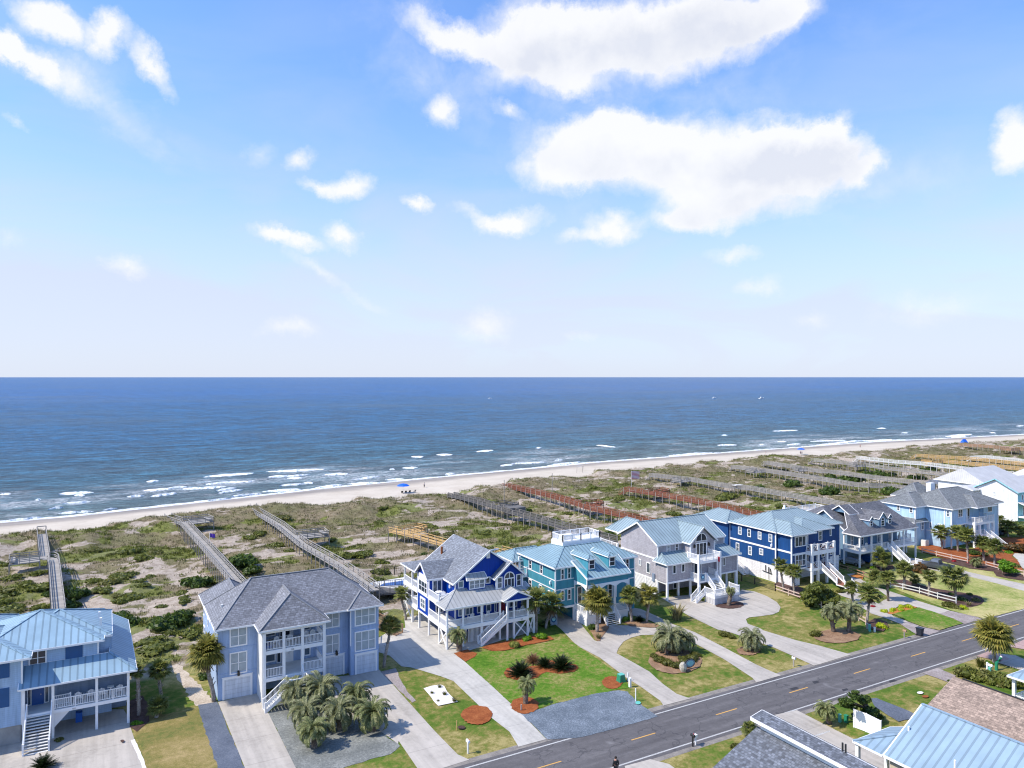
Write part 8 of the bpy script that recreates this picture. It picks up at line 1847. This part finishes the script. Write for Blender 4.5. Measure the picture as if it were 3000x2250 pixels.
# ================================================================== SKY, SUN, CAMERA
SUN_EL = radians(49); sdir = np.array((-cos(SUN_EL)*.981, cos(SUN_EL)*.196, sin(SUN_EL)))
w = bpy.data.worlds.new('World'); sc.world = w; w.use_nodes = True; nt = w.node_tree
for n in list(nt.nodes): nt.nodes.remove(n)
out = nt.nodes.new('ShaderNodeOutputWorld'); bg = nt.nodes.new('ShaderNodeBackground'); nt.links.new(bg.outputs[0], out.inputs[0]); bg.inputs[1].default_value = .12
sky = nt.nodes.new('ShaderNodeTexSky'); sky.sky_type = 'NISHITA'; sky.sun_disc = False; sky.sun_elevation = SUN_EL; sky.sun_rotation = atan2(sdir[0], sdir[1])
sky.altitude = 50; sky.air_density = 1.0; sky.dust_density = .6; sky.ozone_density = 2.2
tc = nt.nodes.new('ShaderNodeTexCoord'); D = tc.outputs['Generated']; s3 = sep(nt, D)
# azimuth / elevation coordinates (radians), azimuth measured from the view's middle bearing
az = mth(nt, 'SUBTRACT', mth(nt, 'ARCTAN2', s3[0], s3[1]), TH); el = mth(nt, 'ARCSINE', s3[2])
AE = comb(nt, az, el, 0)
nz = nt.nodes.new('ShaderNodeTexNoise'); nz.inputs['Scale'].default_value = 7; nz.inputs['Detail'].default_value = 8; nz.inputs['Roughness'].default_value = .68; nt.links.new(AE, nz.inputs['Vector'])
off = nt.nodes.new('ShaderNodeVectorMath'); off.operation = 'SUBTRACT'; off.inputs[1].default_value = (.5, .5, .5); nt.links.new(nz.outputs['Color'], off.inputs[0])
sc_ = nt.nodes.new('ShaderNodeVectorMath'); sc_.operation = 'SCALE'; sc_.inputs['Scale'].default_value = .085; nt.links.new(off.outputs[0], sc_.inputs[0])
wp = nt.nodes.new('ShaderNodeVectorMath'); wp.operation = 'ADD'; nt.links.new(AE, wp.inputs[0]); nt.links.new(sc_.outputs[0], wp.inputs[1]); WPV = wp.outputs[0]
def ae(px, py):
    a = math.atan2(px-1500, FPX); return a, math.atan2((HY-py), sqrt(FPX**2+(px-1500)**2))
# clouds: (px centre, py centre, px half width, px half height, tilt deg, strength)
clouds = [(1880,170,620,190,2,.2),(2000,480,650,190,-4,.2),(1250,210,330,130,-30,.17),(330,250,420,90,-38,.16),(2600,560,420,90,8,.13),(1870,80,440,84,3,1.0),(1600,130,240,110,-10,.9),(1330,90,170,45,-14,.75),(2100,120,240,70,10,.85),(1640,205,150,45,-25,.5),(1480,215,90,60,35,.3),(2300,30,110,60,5,.7),(1250,30,110,50,-30,.25),
 (2000,455,470,112,-6,1.1),(2420,420,90,40,30,.6),(1790,415,215,88,0,1.0),(1620,500,120,60,0,.8),(2330,470,220,85,-8,1.0),(2150,590,260,75,3,.95),(2540,500,70,36,30,.55),(1980,650,130,35,0,.5),
 (1500,650,110,42,8,.9),(1390,630,90,26,-20,.45),(1790,670,90,52,-20,.8),(1680,690,80,24,10,.4),(1290,335,50,50,0,.72),(1490,335,55,22,-15,.5),(1020,550,85,45,10,.85),(930,555,55,25,-10,.5),(1215,595,55,26,-12,.72),(880,470,38,40,-40,.55),(775,440,55,45,30,.32),(800,700,80,32,-8,.7),(1000,700,60,36,-25,.75),(900,715,90,26,-10,.55),
 (2140,740,100,30,0,.5),(2220,835,80,30,10,.42),(140,55,110,55,-12,.9),(310,100,60,60,-35,.85),(70,170,110,42,-38,.9),(20,130,60,60,-40,.7),(440,180,110,34,-48,.72),(170,230,120,50,-35,.42),(380,770,75,35,-10,.55),(330,330,240,60,-38,.25),(55,360,50,22,-30,.4),(860,960,110,34,0,.42),(1420,950,85,60,0,.5),(2990,390,80,95,0,1.1),(2380,920,70,30,0,.3),(2700,900,200,55,0,.3),(1700,970,60,22,0,.3),(950,800,330,22,-30,.28),(30,690,60,40,-20,.3)]
tot = None; shade = None
for (cx, cy, rx, ry, tilt, st) in clouds:
    a0, e0 = ae(cx, cy); k = 1/sqrt(FPX**2+(cx-1500)**2); ra = rx*k*cos(atan2(cx-1500, FPX)); re = ry*k
    mp = nt.nodes.new('ShaderNodeMapping'); mp.vector_type = 'TEXTURE'; mp.inputs['Location'].default_value = (a0, e0, 0); mp.inputs['Rotation'].default_value = (0, 0, radians(tilt)); mp.inputs['Scale'].default_value = (ra*1.18, re*1.2, 1)
    nt.links.new(WPV, mp.inputs['Vector']); ln = nt.nodes.new('ShaderNodeVectorMath'); ln.operation = 'LENGTH'; nt.links.new(mp.outputs[0], ln.inputs[0])
    f = mth(nt, 'MULTIPLY', mth(nt, 'SUBTRACT', 1.0, ln.outputs['Value'], clamp=True), st*1.6)
    tot = f if tot is None else mth(nt, 'MAXIMUM', tot, mth(nt, 'MULTIPLY_ADD', f, .85, mth(nt, 'MULTIPLY', tot, .28))) if False else (mth(nt, 'ADD', tot, f))
    if rx >= 220 and cy < 700 and st > .8:
        sp_ = sep(nt, mp.outputs[0]); g_ = mth(nt, 'MULTIPLY', mth(nt, 'MULTIPLY', f, .9), mth(nt, 'SUBTRACT', .55, sp_[1], clamp=True)); shade = g_ if shade is None else mth(nt, 'ADD', shade, g_)
fb_ = noise(nt, AE, 16, 8, .62, .3); fs = noise(nt, AE, 5, 5, .55)
dens = mth(nt, 'ADD', tot, mth(nt, 'MULTIPLY', mth(nt, 'SUBTRACT', fb_, .5), 1.25))
dens = mth(nt, 'MULTIPLY', dens, mth(nt, 'GREATER_THAN', tot, .001))
cm = ramp(nt, dens, [(.06, 0), (.36, .20), (.68, .56), (.90, .84), (1.0, .93)], 'LINEAR')
cm = mth(nt, 'MULTIPLY', cm, ramp(nt, mth(nt, 'MULTIPLY', tot, 4, clamp=True), [(0, 0), (1, 1)]))
# thin high veil and pale horizon air
veil = nt.nodes.new('ShaderNodeVectorMath'); veil.operation = 'MULTIPLY'; veil.inputs[1].default_value = (2.2, 7.0, 1); nt.links.new(AE, veil.inputs[0])
vf = noise(nt, veil.outputs[0], 1.3, 5, .55, .6)
elv = mth(nt, 'DIVIDE', el, .5, clamp=True)
lowf = ramp(nt, elv, [(0, .97), (.2, .85), (.4, .48), (.6, .18), (1, 0.0)])
vm = mth(nt, 'ADD', mth(nt, 'MULTIPLY', ramp(nt, vf, [(.42, 0), (.7, .45)]), ramp(nt, elv, [(0, 1), (.9, .45)])), lowf, clamp=True)
vm = mth(nt, 'MULTIPLY', vm, .9)
skyc = mixc(nt, 1, sky.outputs[0], (1.0, 1.30, 1.72), 'MULTIPLY')
SK = 10.0
lowcol = ramp(nt, elv, [(0, (.76, .81, .95)), (.35, (.70, .76, .96)), (.8, (.52, .66, .98))])
lc = nt.nodes.new('ShaderNodeVectorMath'); lc.operation = 'SCALE'; lc.inputs['Scale'].default_value = 6.1; nt.links.new(lowcol, lc.inputs[0])
c1 = mixc(nt, vm, skyc, lc.outputs[0])
shd = mth(nt, 'MULTIPLY', mth(nt, 'MULTIPLY', shade, 1.9), mth(nt, 'MULTIPLY', ramp(nt, fs, [(.35, .1), (.65, 1)]), mth(nt, 'ADD', .4, mth(nt, 'MULTIPLY', fb_, 1.1))))
cc_ = ramp(nt, shd, [(.15, (1.0, 1.0, 1.01)), (.55, (.91, .92, .955)), (1.0, (.80, .825, .90))])
lc2 = nt.nodes.new('ShaderNodeVectorMath'); lc2.operation = 'SCALE'; lc2.inputs['Scale'].default_value = 6.2; nt.links.new(cc_, lc2.inputs[0])
c2 = mixc(nt, cm, c1, lc2.outputs[0])
nt.links.new(c2, bg.inputs[0])
w.cycles.sampling_method = 'MANUAL'; w.cycles.sample_map_resolution = 512
sl = bpy.data.lights.new('sun', 'SUN'); sl.energy = 4.2; sl.angle = radians(.53); sl.color = (1, .91, .78)
so = bpy.data.objects.new('sun', sl); COL.objects.link(so)
from mathutils import Vector
so.rotation_euler = Vector(tuple(-sdir)).to_track_quat('-Z', 'Y').to_euler(); so.location = (0, 0, 200)
cam = bpy.data.cameras.new('camera'); cam.lens = 36*FPX/3000; cam.sensor_width = 36; cam.shift_y = -20/3000.; cam.clip_start = 1; cam.clip_end = 600000
co = bpy.data.objects.new('camera', cam); COL.objects.link(co); co.location = (0, 0, HCAM); co.rotation_euler = (radians(90), 0, -TH); sc.camera = co
sc.view_settings.view_transform = 'Standard'; sc.view_settings.look = 'None'; sc.view_settings.gamma = 1; sc.view_settings.exposure = 0.45; sc.cycles.filter_width = 1.15
sc.cycles.max_bounces = 6; sc.cycles.diffuse_bounces = 4; sc.cycles.transparent_max_bounces = 6; sc.cycles.use_denoising = True; sc.cycles.caustics_reflective = False; sc.cycles.caustics_refractive = False
